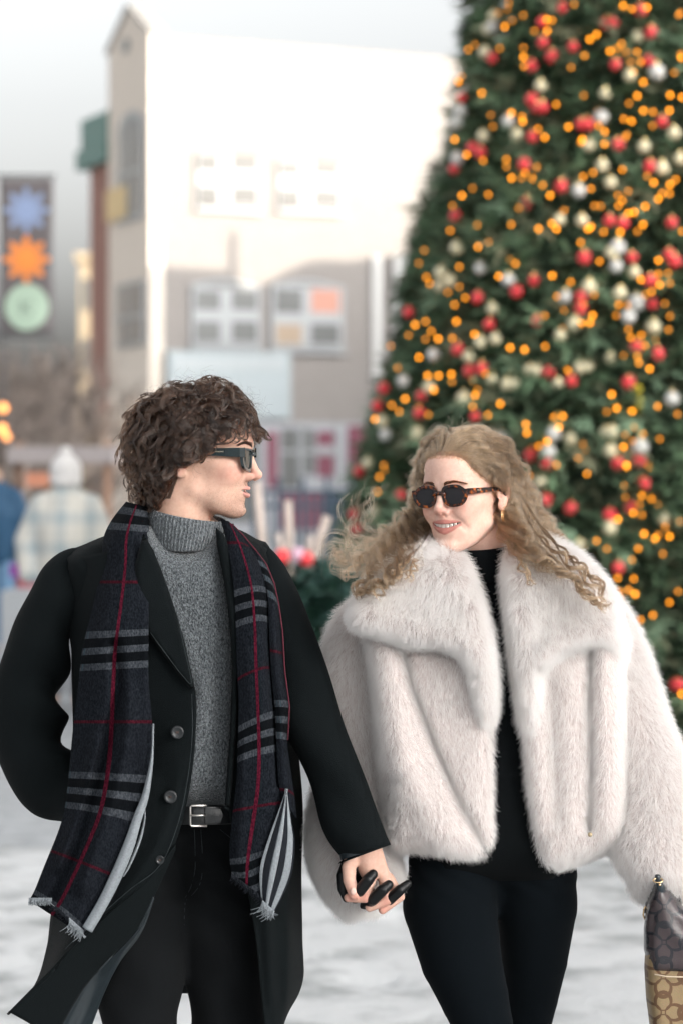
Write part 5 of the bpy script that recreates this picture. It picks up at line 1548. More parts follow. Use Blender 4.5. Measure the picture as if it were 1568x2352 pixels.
# scarf
def scarf_mat():
    m, nt, b = nodes_of('plaid_scarf')
    N = nt.nodes.new; L = nt.links.new
    uv = N('ShaderNodeUVMap'); uv.uv_map = 'UVMap'
    sx = N('ShaderNodeSeparateXYZ'); L(uv.outputs[0], sx.inputs[0])
    def math_(op, a, bb=None, c=None):
        n = N('ShaderNodeMath'); n.operation = op
        for i, v in enumerate((a, bb, c)):
            if v is None: continue
            if isinstance(v, (int, float)): n.inputs[i].default_value = v
            else: L(v, n.inputs[i])
        return n.outputs[0]
    nz = N('ShaderNodeTexNoise'); nz.inputs['Scale'].default_value = .02; nz.inputs['Detail'].default_value = 2
    # running length folded on the 320 unit repeat
    v = math_('MODULO', math_('ADD', sx.outputs['Y'], 3200.0), 320.0)
    def band(x, c, w):
        return math_('LESS_THAN', math_('ABSOLUTE', math_('SUBTRACT', x, c)), w)
    greyb = math_('MAXIMUM', math_('MAXIMUM', band(v, 123.0, 8.0), band(v, 160.0, 8.0)), band(v, 197.0, 8.0))
    black = math_('MAXIMUM', band(v, 141.5, 10.5), band(v, 178.5, 10.5))
    red = math_('MAXIMUM', band(v, 2.0, 4.6), 0.0)
    redv = band(sx.outputs['X'], .0, 4.3)
    edge = math_('MAXIMUM', band(sx.outputs['X'], -84.0, 2.0), band(sx.outputs['X'], -74.0, 2.0))
    tc = N('ShaderNodeTexCoord')
    w1 = N('ShaderNodeTexNoise'); w1.inputs['Scale'].default_value = 420; w1.inputs['Detail'].default_value = 3
    mp = N('ShaderNodeMapping'); mp.inputs['Scale'].default_value = (1.0, .3, .45)
    L(tc.outputs['Object'], mp.inputs[0]); L(mp.outputs[0], w1.inputs['Vector'])
    def mixc(fac, a, bcol):
        n = N('ShaderNodeMix'); n.data_type = 'RGBA'
        L(fac, n.inputs['Factor'])
        if isinstance(a, tuple): n.inputs['A'].default_value = (*a, 1)
        else: L(a, n.inputs['A'])
        if isinstance(bcol, tuple): n.inputs['B'].default_value = (*bcol, 1)
        else: L(bcol, n.inputs['B'])
        return n.outputs['Result']
    rp = N('ShaderNodeValToRGB'); rp.color_ramp.elements[0].position = .38; rp.color_ramp.elements[1].position = .68
    L(w1.outputs['Fac'], rp.inputs[0])
    base = mixc(rp.outputs[0], (0.0035, 0.0045, 0.0065), (0.0125, 0.015, 0.0195))
    greyc = mixc(rp.outputs[0], (0.017, 0.020, 0.025), (0.056, 0.062, 0.071))
    redc = mixc(rp.outputs[0], (0.038, 0.003, 0.009), (0.098, 0.009, 0.022))
    reddark = mixc(rp.outputs[0], (0.020, 0.002, 0.005), (0.050, 0.006, 0.012))
    c = mixc(black, base, (0.0026, 0.0034, 0.0045))
    c = mixc(greyb, c, greyc)
    c = mixc(math_('MULTIPLY', edge, greyb), c, (0.03, 0.045, 0.055))
    c = mixc(red, c, reddark)
    c = mixc(redv, c, redc)
    L(c, b.inputs['Base Color'])
    b.inputs['Roughness'].default_value = .95; b.inputs['Specular IOR Level'].default_value = .06
    bp = N('ShaderNodeBump'); bp.inputs['Distance'].default_value = .0012
    L(w1.outputs['Fac'], bp.inputs['Height']); L(bp.outputs['Normal'], b.inputs['Normal'])
    return m
scarf_m = scarf_mat()
pale = mat('scarf_pale_stripe', (0.21, 0.232, 0.25), .95, .35, 300, .001, 700, spec=.1)
darks = mat('scarf_dark_stripe', (0.012, 0.014, 0.018), .95, .3, 300, .001, 700, spec=.1)
Lr = [((290, 1152), (340, 1165)), ((256, 1196), (343, 1204)), ((237, 1240), (344, 1245)), ((233, 1300), (344, 1300)), ((214, 1390), (343, 1390)), ((190, 1490), (342, 1480)), ((181, 1565), (342, 1558)), ((169, 1665), (350, 1660)), ((160, 1760), (350, 1750)), ((150, 1850), (332, 1850)), ((136, 1905), (305, 1925)), ((102, 1990), (262, 2022)), ((80, 2045), (222, 2098)), ((67, 2068), (190, 2148))]
dyl = [-.03, -.06, -.085, -.12, -.155, -.175, -.18, -.185, -.185, -.19, -.195, -.20, -.20, -.20]
rowsL = []
for (l, r), d in zip(Lr, dyl):
    row = []
    for k in range(6):
        t = k / 5
        bulge = (-.025 if d > -.1 else -.012) * math.sin(math.pi * t)
        side = .06 * (1 - t) ** 3 if d < -.05 else .04 * (1 - t) ** 2
        row.append((l[0] + (r[0] - l[0]) * t, l[1] + (r[1] - l[1]) * t, d + bulge + side))
    rowsL.append(row)
def fold_l(G):
    f = ridges(G.reshape(-1, 3)[:, :2], [([(265, 1480), (270, 1600), (240, 1720), (205, 1840), (165, 1960), (125, 2060)], -.028, 13), ([(300, 1600), (285, 1750), (240, 1900), (190, 2040)], .022, 17), ([(225, 1700), (190, 1850), (140, 1990)], .020, 14), ([(335, 1400), (335, 1600), (330, 1750)], .006, 12), ([(250, 1250), (240, 1400), (215, 1500)], .006, 16)])
    return f.reshape(G.shape[:2])
def uvl(u, s, t):
    x = (u - .50) * 165
    if t > .5: x = x + (t - .5) * 60 * (1 - abs(2 * u - 1))
    return (x, s + 1190 - 1160 + 0 * u)
scarf = sheet('scarf', rowsL, scarf_m, man, 30, 10, .004, uv=lambda u, s, t: ((u - (.50 - .14 * max(0, t - .45))) * 165, s + 1168 - 1027 - 34 * u * min(1, max(0, (t - .5) * 4))), disp=fold_l)
tag(scarf, 'dark plaid scarf with red lines and grey bands')
# right hanging end
rowsR = [[(506, 1190, -.06), (520, 1196, -.075), (536, 1205, -.075), (552, 1222, -.05)], [(524, 1260, -.115), (545, 1262, -.125), (566, 1266, -.12), (596, 1280, -.07)], [(536, 1340, -.145), (565, 1340, -.155), (590, 1345, -.15), (628, 1360, -.10)], [(541, 1420, -.155), (572, 1422, -.168), (600, 1430, -.16), (634, 1450, -.12)], [(544, 1520, -.16), (575, 1522, -.175), (606, 1530, -.168), (640, 1545, -.13)], [(548, 1620, -.16), (580, 1622, -.175), (612, 1630, -.17), (652, 1645, -.13)], [(546, 1710, -.16), (582, 1715, -.176), (618, 1730, -.172), (656, 1745, -.135)], [(543, 1790, -.16), (580, 1800, -.176), (618, 1815, -.175), (660, 1830, -.145)], [(533, 1880, -.155), (568, 1895, -.172), (606, 1910, -.175), (640, 1925, -.165)], [(527, 1960, -.15), (560, 1975, -.168), (592, 1985, -.172), (618, 1990, -.168)], [(533, 2008, -.15), (560, 2030, -.165), (585, 2050, -.17), (604, 2062, -.168)]]
sheet('hanging_end', rowsR, scarf_m, scarf, 24, 9, .004, uv=lambda u, s, t: ((u - (.52 - .1 * t)) * 120, s + 1200 - 1253 + 70 * u * min(1, 2 * t)),
      disp=lambda G: ridges(G.reshape(-1, 3)[:, :2], [([(625, 1370), (622, 1500), (632, 1650), (640, 1800)], -.014, 8), ([(575, 1300), (600, 1500), (610, 1700)], .006, 12), ([(560, 1700), (555, 1850), (545, 1960)], .007, 12)]).reshape(G.shape[:2]))
sheet('fold_layer', [[(516, 1196, -.070), (526, 1200, -.076), (536, 1205, -.076)], [(544, 1226, -.085), (552, 1228, -.080), (560, 1230, -.066)], [(585, 1275, -.085), (600, 1282, -.085), (612, 1296, -.062)], [(612, 1350, -.125), (628, 1360, -.125), (638, 1378, -.09)], [(618, 1450, -.145), (634, 1455, -.145), (647, 1460, -.11)], [(622, 1540, -.15), (640, 1542, -.152), (653, 1545, -.12)], [(630, 1620, -.15), (650, 1620, -.155), (664, 1622, -.12)], [(634, 1700, -.155), (650, 1702, -.158), (660, 1705, -.125)], [(640, 1800, -.16), (660, 1802, -.163), (674, 1810, -.13)], [(655, 1860, -.16), (672, 1866, -.165), (682, 1880, -.135)]], scarf_m, scarf, 12, 9, .004, uv=lambda u, s, t: ((u - 1.6) * 60, s + 1235 - 1243))
# red selvedge, pale folded edge and striped turned end
MB().tube([P(534, 1204, -.080), P(558, 1228, -.070), P(590, 1266, -.085), P(613, 1297, -.068), P(630, 1340, -.09), P(640, 1385, -.098), P(649, 1450, -.118), P(654, 1540, -.126), P(665, 1622, -.128), P(661, 1700, -.132)], 1.6 * PX, 6).build('selvedge', mat('red_thread', (0.08, 0.008, 0.02), .9, .2, 300), scarf, True)
sheet('pale_edge', [[(351, 1662, -.196), (352, 1662, -.198), (354, 1664, -.196)], [(346, 1740, -.198), (349, 1742, -.202), (353, 1745, -.198)], [(328, 1820, -.20), (335, 1824, -.206), (343, 1828, -.20)], [(308, 1872, -.204), (316, 1878, -.21), (326, 1884, -.204)], [(283, 1940, -.208), (294, 1946, -.215), (307, 1952, -.208)], [(252, 2012, -.212), (263, 2020, -.219), (276, 2026, -.212)], [(224, 2070, -.214), (234, 2078, -.221), (246, 2084, -.214)], [(190, 2128, -.216), (200, 2136, -.222), (212, 2142, -.216)]], pale, scarf, 8, 8, .003)
sheet('pale_edge', [[(330, 1846, -.192), (332, 1847, -.194), (333, 1848, -.192)], [(331, 1878, -.194), (333, 1880, -.197), (335, 1882, -.194)], [(318, 1930, -.196), (321, 1932, -.199), (324, 1934, -.196)], [(296, 1985, -.198), (299, 1987, -.20), (301, 1988, -.198)], [(283, 2012, -.198), (284, 2013, -.20), (285, 2014, -.198)]], pale, scarf, 6, 6, .002)
strip = [((658, 1811), (659, 1812)), ((637, 1870), (670, 1885)), ((617, 1925), (677, 1935)), ((599, 1985), (671, 2003)), ((597, 2032), (650, 2058)), ((602, 2078), (624, 2106))]
cols = [pale, darks, pale, darks, pale, darks]
bounds = [(0, .10), (.10, .32), (.32, .52), (.52, .72), (.72, .94), (.94, 1.0)]
for k, (a, b) in enumerate(bounds):
    rows = []
    for i, (l, r) in enumerate(strip):
        l = np.array(l); r = np.array(r); d = -.178 - .012 * math.sin(math.pi * i / 5)
        pts = [l + (r - l) * t for t in (a, (a + b) / 2, b)]
        rows.append([(p[0], p[1], d + .02 * abs(t - .4)) for p, t in zip(pts, (a, (a + b) / 2, b))])
    sheet('turned_stripe', rows, cols[k], scarf, 4, 8, .003)
def fringe(name, a, b, n, length, m, dirv=(0, 1), spread=.6, dy=-.2):
    pts = []
    for i in range(n):
        t = i / (n - 1) + random.uniform(-.02, .02)
        x = a[0] + (b[0] - a[0]) * t; y = a[1] + (b[1] - a[1]) * t
        ax = random.gauss(0, spread); l = length * random.uniform(.6, 1.2)
        cur = [tuple(P(x, y - 4, dy))]
        for k in (.35, .7, 1.0):
            cur.append(tuple(P(x + (dirv[0] + ax * k) * l * k, y + dirv[1] * l * k, dy - random.uniform(0, .008))))
        pts.append(cur)
    return strands(name, np.array(pts), .0009, .0004, m, scarf)
fringe('fringe', (192, 2140), (160, 2112), 70, 22, pale, (-.1, 1), .5, -.212)
fringe('fringe', (119, 2066), (67, 2066), 80, 13, pale, (-.2, 1), .5, -.205)
fringe('fringe', (160, 2108), (120, 2078), 60, 12, darks, (-.3, 1), .4, -.205)
fringe('fringe', (604, 2072), (630, 2096), 60, 24, pale, (-.5, .8), .6, -.182)
fringe('fringe', (533, 2010), (604, 2064), 90, 13, darks, (-.3, 1), .4, -.17)

# sunglasses: heavy dark frame
def glasses(M, parent, name, eyes, fm, lm, temple, label):
    g = adopt(empty(name, M.translation), parent)
    return g
frame_b = mat('black_acetate', (0.008, 0.014, 0.020), .16, .5, 40, spec=.6, coat=.6, c2=(0.006, 0.020, 0.024))
def lens_mat(name, tint, alpha):
    m, nt, b = nodes_of(name)
    N = nt.nodes.new; L = nt.links.new
    b.inputs['Base Color'].default_value = (*tint, 1); b.inputs['Roughness'].default_value = .06; b.inputs['Specular IOR Level'].default_value = .3
    tc = N('ShaderNodeTexCoord'); nz = N('ShaderNodeTexNoise'); nz.inputs['Scale'].default_value = 8; L(tc.outputs['Object'], nz.inputs['Vector'])
    mr = N('ShaderNodeMapRange'); mr.inputs['To Min'].default_value = .05; mr.inputs['To Max'].default_value = .09
    L(nz.outputs['Fac'], mr.inputs['Value']); L(mr.outputs[0], b.inputs['Roughness'])
    b.inputs['Alpha'].default_value = alpha
    return m
def glasses_front(M, shape, cy_, cz, x0, wrap, depth, parent, fm, lm, rimw):
    """one lens and its rim; shape: outline (y, z) around the lens centre, in head mm"""
    sh = spline(shape, 5, True)
    n = len(sh)
    for s in (-1, 1):
        def bend(y, z, o): 
            return (x0 + o - wrap * (y / 60.0) ** 2, s * y, z)
        outr = sh * rimw[0] + np.array([cy_, cz]); inn = sh * rimw[1] + np.array([cy_, cz])
        V = []
        for ring, o in ((outr, depth), (inn, depth * .9), (inn, -depth * .4), (outr, -depth * .5)):
            V += [bend(y, z, o) for y, z in ring]
        Fq = [(i * n + j, i * n + (j + 1) % n, ((i + 1) % 4) * n + (j + 1) % n, ((i + 1) % 4) * n + j) for i in range(4) for j in range(n)]
        o = MB().add(xf(M, np.array(V)), Fq).build('rim', fm, parent, False)
        bm = bmesh.new(); bm.from_mesh(o.data); bmesh.ops.recalc_face_normals(bm, faces=bm.faces); bm.to_mesh(o.data); bm.free()
        md = o.modifiers.new('b', 'BEVEL'); md.width = .0006; md.segments = 2; md.limit_method = 'ANGLE'
        li = sh * rimw[1] * 1.02 + np.array([cy_, cz])
        V = [bend(cy_, cz, depth * .35)]; V += [bend(y * .5 + cy_ * .5, z * .5 + cz * .5, depth * .33) for y, z in li] + [bend(y, z, depth * .2) for y, z in li]
        Fq = [(0, 1 + j, 1 + (j + 1) % n) for j in range(n)] + [(1 + j, 1 + n + j, 1 + n + (j + 1) % n, 1 + (j + 1) % n) for j in range(n)]
        MB().add(xf(M, np.array(V)), Fq).build('lens', lm, parent, True)
def temple_arm(M, s, pts, hgt, thick, parent, m):
    V = []
    for (x, y, z), h in zip(pts, hgt):
        for (dy_, dz) in ((-thick, -h), (thick, -h), (thick, h), (-thick, h)):
            V.append((x, s * y + dy_, z + dz))
    n = len(pts)
    Fq = [(i * 4 + j, i * 4 + (j + 1) % 4, (i + 1) * 4 + (j + 1) % 4, (i + 1) * 4 + j) for i in range(n - 1) for j in range(4)] + [(3, 2, 1, 0), tuple(4 * (n - 1) + j for j in range(4))]
    o = MB().add(xf(M, np.array(V)), Fq).build('temple', m, parent, False)
    bm = bmesh.new(); bm.from_mesh(o.data); bmesh.ops.recalc_face_normals(bm, faces=bm.faces); bm.to_mesh(o.data); bm.free()
    md = o.modifiers.new('b', 'BEVEL'); md.width = .001; md.segments = 3
    return o
def text_on(M, s, body_, size, x, y, z, parent, m, flip=1):
    """lettering printed on the side of a temple"""
    cu = bpy.data.curves.new('lettering', 'FONT'); cu.body = body_; cu.size = size; cu.align_x = 'CENTER'; cu.align_y = 'CENTER'; cu.extrude = .05
    tmp = bpy.data.objects.new('lettering', cu); COL.objects.link(tmp)
    dg = bpy.context.evaluated_depsgraph_get()
    me = bpy.data.meshes.new_from_object(tmp.evaluated_get(dg))
    bpy.data.objects.remove(tmp)
    me.name = 'lettering'
    co = np.empty(len(me.vertices) * 3, np.float32); me.vertices.foreach_get('co', co); co = co.reshape(-1, 3)
    W = np.stack([x + flip * co[:, 0], y - s * 0 + s * co[:, 2] * 1.0, z + co[:, 1]], 1)
    me.vertices.foreach_set('co', xf(M, W).astype(np.float32).ravel())
    me.update()
    return link_mesh('lettering', me, m, parent, False)
gl = adopt(empty('sunglasses', MAN_M.translation), man)
tag(gl, 'black thick framed sunglasses')
mshape = [(-24, 14), (-10, 17), (12, 18), (26, 16), (27, 4), (22, -14), (10, -22), (-6, -23), (-18, -18), (-23, -4)]
glens = lens_mat('grey_green_lens', (0.030, 0.036, 0.034), .93)
glasses_front(MAN_M, mshape, 33.5, 6, 118, 9, 4.0, gl, frame_b, glens, (1.06, .86))
MB().tube(xf(MAN_M, np.array([(121, -10, 14), (123, 0, 15), (121, 10, 14)])), 4 * .001, 8).build('bridge', frame_b, gl, True)
for s in (-1, 1):
    temple_arm(MAN_M, s, [(117, 61, 17), (108, 66, 17), (80, 71, 17.5), (50, 74, 18), (20, 76, 18), (-2, 78, 12), (-20, 76, -6)], [9.5, 9.0, 8.0, 7, 6, 5, 4], 1.8, gl, frame_b)
gold = mat('gold_print', (0.75, 0.62, 0.45), .35, .05, 30, metal=.6)
text_on(MAN_M, -1, 'FERRAGAMO', 3.3, 68, -74.6, 18.5, gl, gold, 1)
# ------------------------------------------------------------------ curly hair
def hair_mat(name, mel, red, rough=.32, rnd=.25, tint=(1, 1, 1)):
    m = bpy.data.materials.new(name); m.use_nodes = True
    nt = m.node_tree; nt.nodes.clear()
    h = nt.nodes.new('ShaderNodeBsdfHairPrincipled')
    h.model = 'CHIANG'; h.parametrization = 'MELANIN'
    h.inputs['Melanin'].default_value = mel
    h.inputs['Melanin Redness'].default_value = red
    h.inputs['Roughness'].default_value = rough
    h.inputs['Radial Roughness'].default_value = .45
    h.inputs['Random Color'].default_value = rnd
    h.inputs['Random Roughness'].default_value = .2
    h.inputs['Tint'].default_value = (*tint, 1)
    o = nt.nodes.new('ShaderNodeOutputMaterial')
    nt.links.new(h.outputs[0], o.inputs['Surface'])
    return m
def hair_color_mat(name, dark, light, rough):
    """hair whose locks differ in tone (attribute tone, 0..1)"""
    m = bpy.data.materials.new(name); m.use_nodes = True
    nt = m.node_tree; nt.nodes.clear()
    N = nt.nodes.new; L = nt.links.new
    h = N('ShaderNodeBsdfHairPrincipled'); h.model = 'CHIANG'; h.parametrization = 'COLOR'
    at = N('ShaderNodeAttribute'); at.attribute_name = 'tone'
    hi = N('ShaderNodeHairInfo')
    ad = N('ShaderNodeMath'); ad.operation = 'MULTIPLY_ADD'; L(hi.outputs['Random'], ad.inputs[0]); ad.inputs[1].default_value = .35
    ml = N('ShaderNodeMath'); ml.operation = 'MULTIPLY'; L(at.outputs['Fac'], ml.inputs[0]); ml.inputs[1].default_value = .65
    L(ml.outputs[0], ad.inputs[2])
    mx = N('ShaderNodeMix'); mx.data_type = 'RGBA'; mx.inputs['A'].default_value = (*dark, 1); mx.inputs['B'].default_value = (*light, 1)
    L(ad.outputs[0], mx.inputs['Factor']); L(mx.outputs['Result'], h.inputs['Color'])
    h.inputs['Roughness'].default_value = rough; h.inputs['Radial Roughness'].default_value = .4
    o = N('ShaderNodeOutputMaterial'); L(h.outputs[0], o.inputs['Surface'])
    return m
def frame_of(d):
    """perpendicular unit vectors of many directions (N,3)"""
    a = np.tile(np.array([0.31, 0.77, 0.56]), (len(d), 1))
    u = np.cross(d, a); u /= np.linalg.norm(u, axis=1)[:, None] + 1e-9
    return u, np.cross(d, u)
def skull_push(p, H, pad):
    """keep points (…,3 mm) outside the cranium grown by pad"""
    c = np.array([13, 0, 40.0]); r = np.array([97, 77, 92.0]) + pad
    q = (p - c) / r
    l = np.linalg.norm(q, axis=-1, keepdims=True)
    return np.where(l < 1, c + q / np.maximum(l, 1e-6) * r, p)
def man_region(V, N_):
    x, y, z = V[:, 0], np.abs(V[:, 1]), V[:, 2]
    line = np.interp(x, [-100, -30, -14, -2, 12, 28, 40, 62, 82, 100, 115], [-72, -72, -30, 20, 22, -4, 22, 44, 62, 78, 84])
    return (z > line).astype(float)
def envelope(p, lim):
    """gather points that stray outside the outline of the haircut"""
    c = np.array([-2, 0, 18.0]); r = np.array([136, 104, 131.0])
    q = (p - c) / r
    l = np.linalg.norm(q, axis=-1, keepdims=True)
    u_ = q / np.maximum(l, 1e-6)
    bump_ = (.15 * vnoise(u_, 3.0, 3) + .11 * vnoise(u_, 7.0, 4))[..., None]
    lm = lim + bump_; top_ = lm + .34
    l2 = np.where(l > lm, lm + (top_ - lm) * np.tanh((l - lm) / (top_ - lm)), l)
    return c + q / np.maximum(l, 1e-6) * l2 * r
K = 22
NC = 820; NS = 30
def sample_region(V, Fc, region, n):
    tri = np.vstack([Fc[:, [0, 1, 2]], Fc[:, [0, 2, 3]]])
    a, b, c = V[tri[:, 0]], V[tri[:, 1]], V[tri[:, 2]]
    nr = np.cross(b - a, c - a); ar = np.linalg.norm(nr, axis=1)
    cen = (a + b + c) / 3
    nr = nr / (ar[:, None] + 1e-9)
    w = ar * region(cen, nr)
    pick = rng.choice(len(tri), n, p=w / w.sum())
    return cen[pick], nr[pick]
root, nrm = sample_region(hv, hf, man_region, NC)
# orient normals outwards
cen = np.array([13, 0, 30.0])
fl = ((root - cen) * nrm).sum(1) < 0
nrm[fl] *= -1
x, z = root[:, 0], root[:, 2]
front = np.clip((x - 45) / 50, 0, 1) * np.clip((z - 40) / 30, 0, 1)
back = np.clip((-x - 10) / 50, 0, 1)
low = np.clip((30 - z) / 60, 0, 1)
L_ = 66 + 46 * rng.random(NC) + 14 * np.clip((z - 60) / 60, 0, 1) - 12 * low
dirn = nrm * 1.0
dirn[:, 0] += .45 * front + .1 - .25 * back
dirn[:, 2] += .05 * (z > 90) - .35 * low + .05 * front
dirn += rng.normal(0, .28, dirn.shape)
dirn /= np.linalg.norm(dirn, axis=1)[:, None]
t = np.linspace(0, 1, K)
down = np.array([0, 0, -1.0]); fwd = np.array([1.0, 0, 0])
path = np.zeros((NC, K, 3)); path[:, 0] = root - nrm * 1.5
d = dirn.copy()
tang = np.cross(nrm, down[None]); tang /= np.linalg.norm(tang, axis=1)[:, None] + 1e-6
swirl = rng.choice([-1, 1], NC)[:, None]
for k in range(1, K):
    step = (L_ / (K - 1))[:, None]
    d = d + down * .13 + fwd * (.05 * front)[:, None] + tang * swirl * .07 - fwd * (.04 * back)[:, None] + rng.normal(0, .05, d.shape)
    d /= np.linalg.norm(d, axis=1)[:, None]
    path[:, k] = path[:, k - 1] + d * step
    path[:, k] = skull_push(path[:, k], MAN_H, 4 + 22 * t[k] ** .5 * rng.random((NC, 1)))
# keep the locks off the face and above the spectacle line in front
keepz = np.interp(path[..., 0], [-60, -42, -26, -10, 24, 38, 50, 62, 85, 105, 130], [-110, -84, -40, 4, 12, 14, 28, 36, 46, 56, 58])
keepz = keepz + np.where(path[..., 0] > 70, (34 * rng.random((NC, 1)) ** 1.6 - 6), (14 * rng.random((NC, 1)) - 7))
path[..., 2] = np.where((path[..., 0] > -60) & (path[..., 2] < keepz), keepz + (path[..., 2] - keepz) * .12, path[..., 2])
# curls
u, v = frame_of(dirn)
rad = (7.5 + 8.0 * rng.random(NC))[:, None]
turns = L_ / (38 + 26 * rng.random(NC))
ph = rng.random(NC) * 6.28
sgn = rng.choice([-1, 1], NC)
strs = []
for s in range(NS):
    off = rng.normal(0, 1, (NC, 1)) ; off2 = rng.normal(0, 1, (NC, 1))
    spread = (1.3 + 1.1 * rng.random((NC, 1)))
    ph_s = ph + rng.normal(0, .16, NC)
    amp = np.clip(t * 2.2, 0, 1)[None, :] ** 1.2 * rad * (1 + .14 * off)
    a = sgn[:, None] * (turns[:, None] * 6.283 * t[None]) + ph_s[:, None]
    q = path + u[:, None] * (amp * np.cos(a) + spread * off * (.5 + .6 * t))[..., None] + v[:, None] * (amp * np.sin(a) + spread * off2 * (.5 + .6 * t))[..., None]
    q += rng.normal(0, .35, q.shape)
    strs.append(envelope(skull_push(q, MAN_H, 1.5), .82))
S = np.concatenate(strs)
fz = np.interp(S[..., 0], [-70, -45, -24, -8, 26, 40], [-110, -84, -40, -6, -4, -20]) + np.tile(rng.normal(0, 9, NC), NS)[:, None]
S[..., 2] = np.where((S[..., 0] > -70) & (S[..., 0] < 40) & (S[..., 2] < fz), fz + (S[..., 2] - fz) * .3, S[..., 2])
# loose hairs that catch the light round the outline
NF = 900
ri, rn = sample_region(hv, hf, lambda V, n: man_region(V, n) * (V[:, 2] > 10), NF)
fl = ((ri - cen) * rn).sum(1) < 0; rn[fl] *= -1
dd = rn + rng.normal(0, .35, rn.shape); dd[:, 2] += .25; dd /= np.linalg.norm(dd, axis=1)[:, None]
uu, vv_ = frame_of(dd)
fp = ri[:, None] + dd[:, None] * (t[None] * (34 + 30 * rng.random(NF))[:, None])[..., None]
fp[..., 2] -= 22 * (t ** 2)[None] * rng.random((NF, 1))
aa = t[None] * (1.2 + 1.6 * rng.random((NF, 1))) * 6.28 + rng.random((NF, 1)) * 6.28
rr_ = (8 * rng.random((NF, 1)) + 3) * np.clip(t * 2 - .3, 0, 1)[None]
fp += uu[:, None] * (rr_ * np.cos(aa))[..., None] + vv_[:, None] * (rr_ * np.sin(aa))[..., None]
kz = np.interp(fp[..., 0], [40, 85, 105, 130], [-40, 40, 52, 54])
fp[..., 2] = np.maximum(fp[..., 2], kz)
S_all = np.concatenate([S, fp])
tone_m = np.concatenate([np.tile(rng.random(NC), NS), rng.random(NF)])
mh = hair_color_mat('dark_brown_hair', (0.0012, 0.0006, 0.0004), (0.024, 0.0102, 0.0049), .26)
mrad = np.tile(np.linspace(.00019, .00010, K), (len(S_all), 1))
mrad[len(S):] *= .8
hair1 = strands('hair', xf(MAN_M, S_all.reshape(-1, 3)).reshape(S_all.shape), 0, 0, mh, man, mrad, tone_m)
tag(hair1, 'dark brown curly hair')
# scalp under the hair
inside = man_region(hv, None) > 0
hc2 = np.array(hc); hc2[inside] = hc2[inside] * .12 + np.array((0.010, 0.006, 0.005)) * .88
ca = body.data.color_attributes['col']
allc = np.empty(len(body.data.vertices) * 4, np.float32); ca.data.foreach_get('color', allc); allc = allc.reshape(-1, 4)
allc[:len(hv), :3] = hc2; ca.data.foreach_set('color', allc.ravel())
# stubble on lip, chin and jaw
NSt = 3200
def beard_region(V, n_):
    x_, y_, z_ = V[:, 0], np.abs(V[:, 1]), V[:, 2]
    chin_ = np.exp(-(((V - np.array([88, 0, -96])) / np.array([40, 52, 26])) ** 2).sum(1))
    lip_ = np.exp(-(((V - np.array([110, 0, -42])) / np.array([14, 24, 7])) ** 2).sum(1))
    jaw_ = .35 * np.exp(-((z_ + 72) / 22) ** 2) * (x_ > 5) * (y_ > 25)
    return np.where(head_field(V.astype(np.float32), MAN_H)[1] > 3, chin_ + lip_ + jaw_, 0) * (x_ > 0)
ri, rn = sample_region(hv, hf, beard_region, NSt)
fl = ((ri - np.array([40, 0, -50.0])) * rn).sum(1) < 0; rn[fl] *= -1
dd = rn * .7 + np.array([.1, 0, -.7]) + rng.normal(0, .3, rn.shape); dd /= np.linalg.norm(dd, axis=1)[:, None]
st = ri[:, None] + dd[:, None] * (np.array([-.2, .8, 1.7]) * (.7 + .6 * rng.random((NSt, 1))))[..., None]
strands('stubble', xf(MAN_M, st.reshape(-1, 3)).reshape(st.shape), .00008, .00005, mh, body)
# eyebrow
def brow(M, parent, pts, n, m, thick, surf):
    B = spline(pts, 10)
    HVx = surf
    for b_ in B:                       # lay the brow on the skin
        dd_ = np.hypot(HVx[:, 1] - b_[1], HVx[:, 2] - b_[2])
        b_[0] = HVx[dd_ < 2.5, 0].max() + .2
    out = []
    for i in range(n):
        k = rng.random(); f = k * (len(B) - 1); j = int(f); j = min(j, len(B) - 2)
        p = B[j] + (B[j + 1] - B[j]) * (f - j)
        th = thick * (1 - .55 * k) * (rng.random() * 2 - 1)
        d = B[min(j + 2, len(B) - 1)] - B[max(j - 1, 0)]; d = d / np.linalg.norm(d)
        p = p + np.array([0, 0, th])
        l = 7 * rng.uniform(.6, 1.1)
        up_ = np.array([0, 0, .55 * (1 - k) - .1])
        out.append([p, p + (d + up_) * l * .5 + np.array([.8, 0, 0]), p + (d * 1.0 + up_ * .6) * l + np.array([.2, 0, 0])])
    A = np.array(out)
    return strands('eyebrow', xf(M, A.reshape(-1, 3)).reshape(A.shape), .00014, .00005, m, parent)
for s in (-1, 1):
    brow(MAN_M, body, [(119, s * 12, 29), (117, s * 22, 33), (110, s * 36, 36), (98, s * 50, 32)], 420, mh, 4.2, hv)
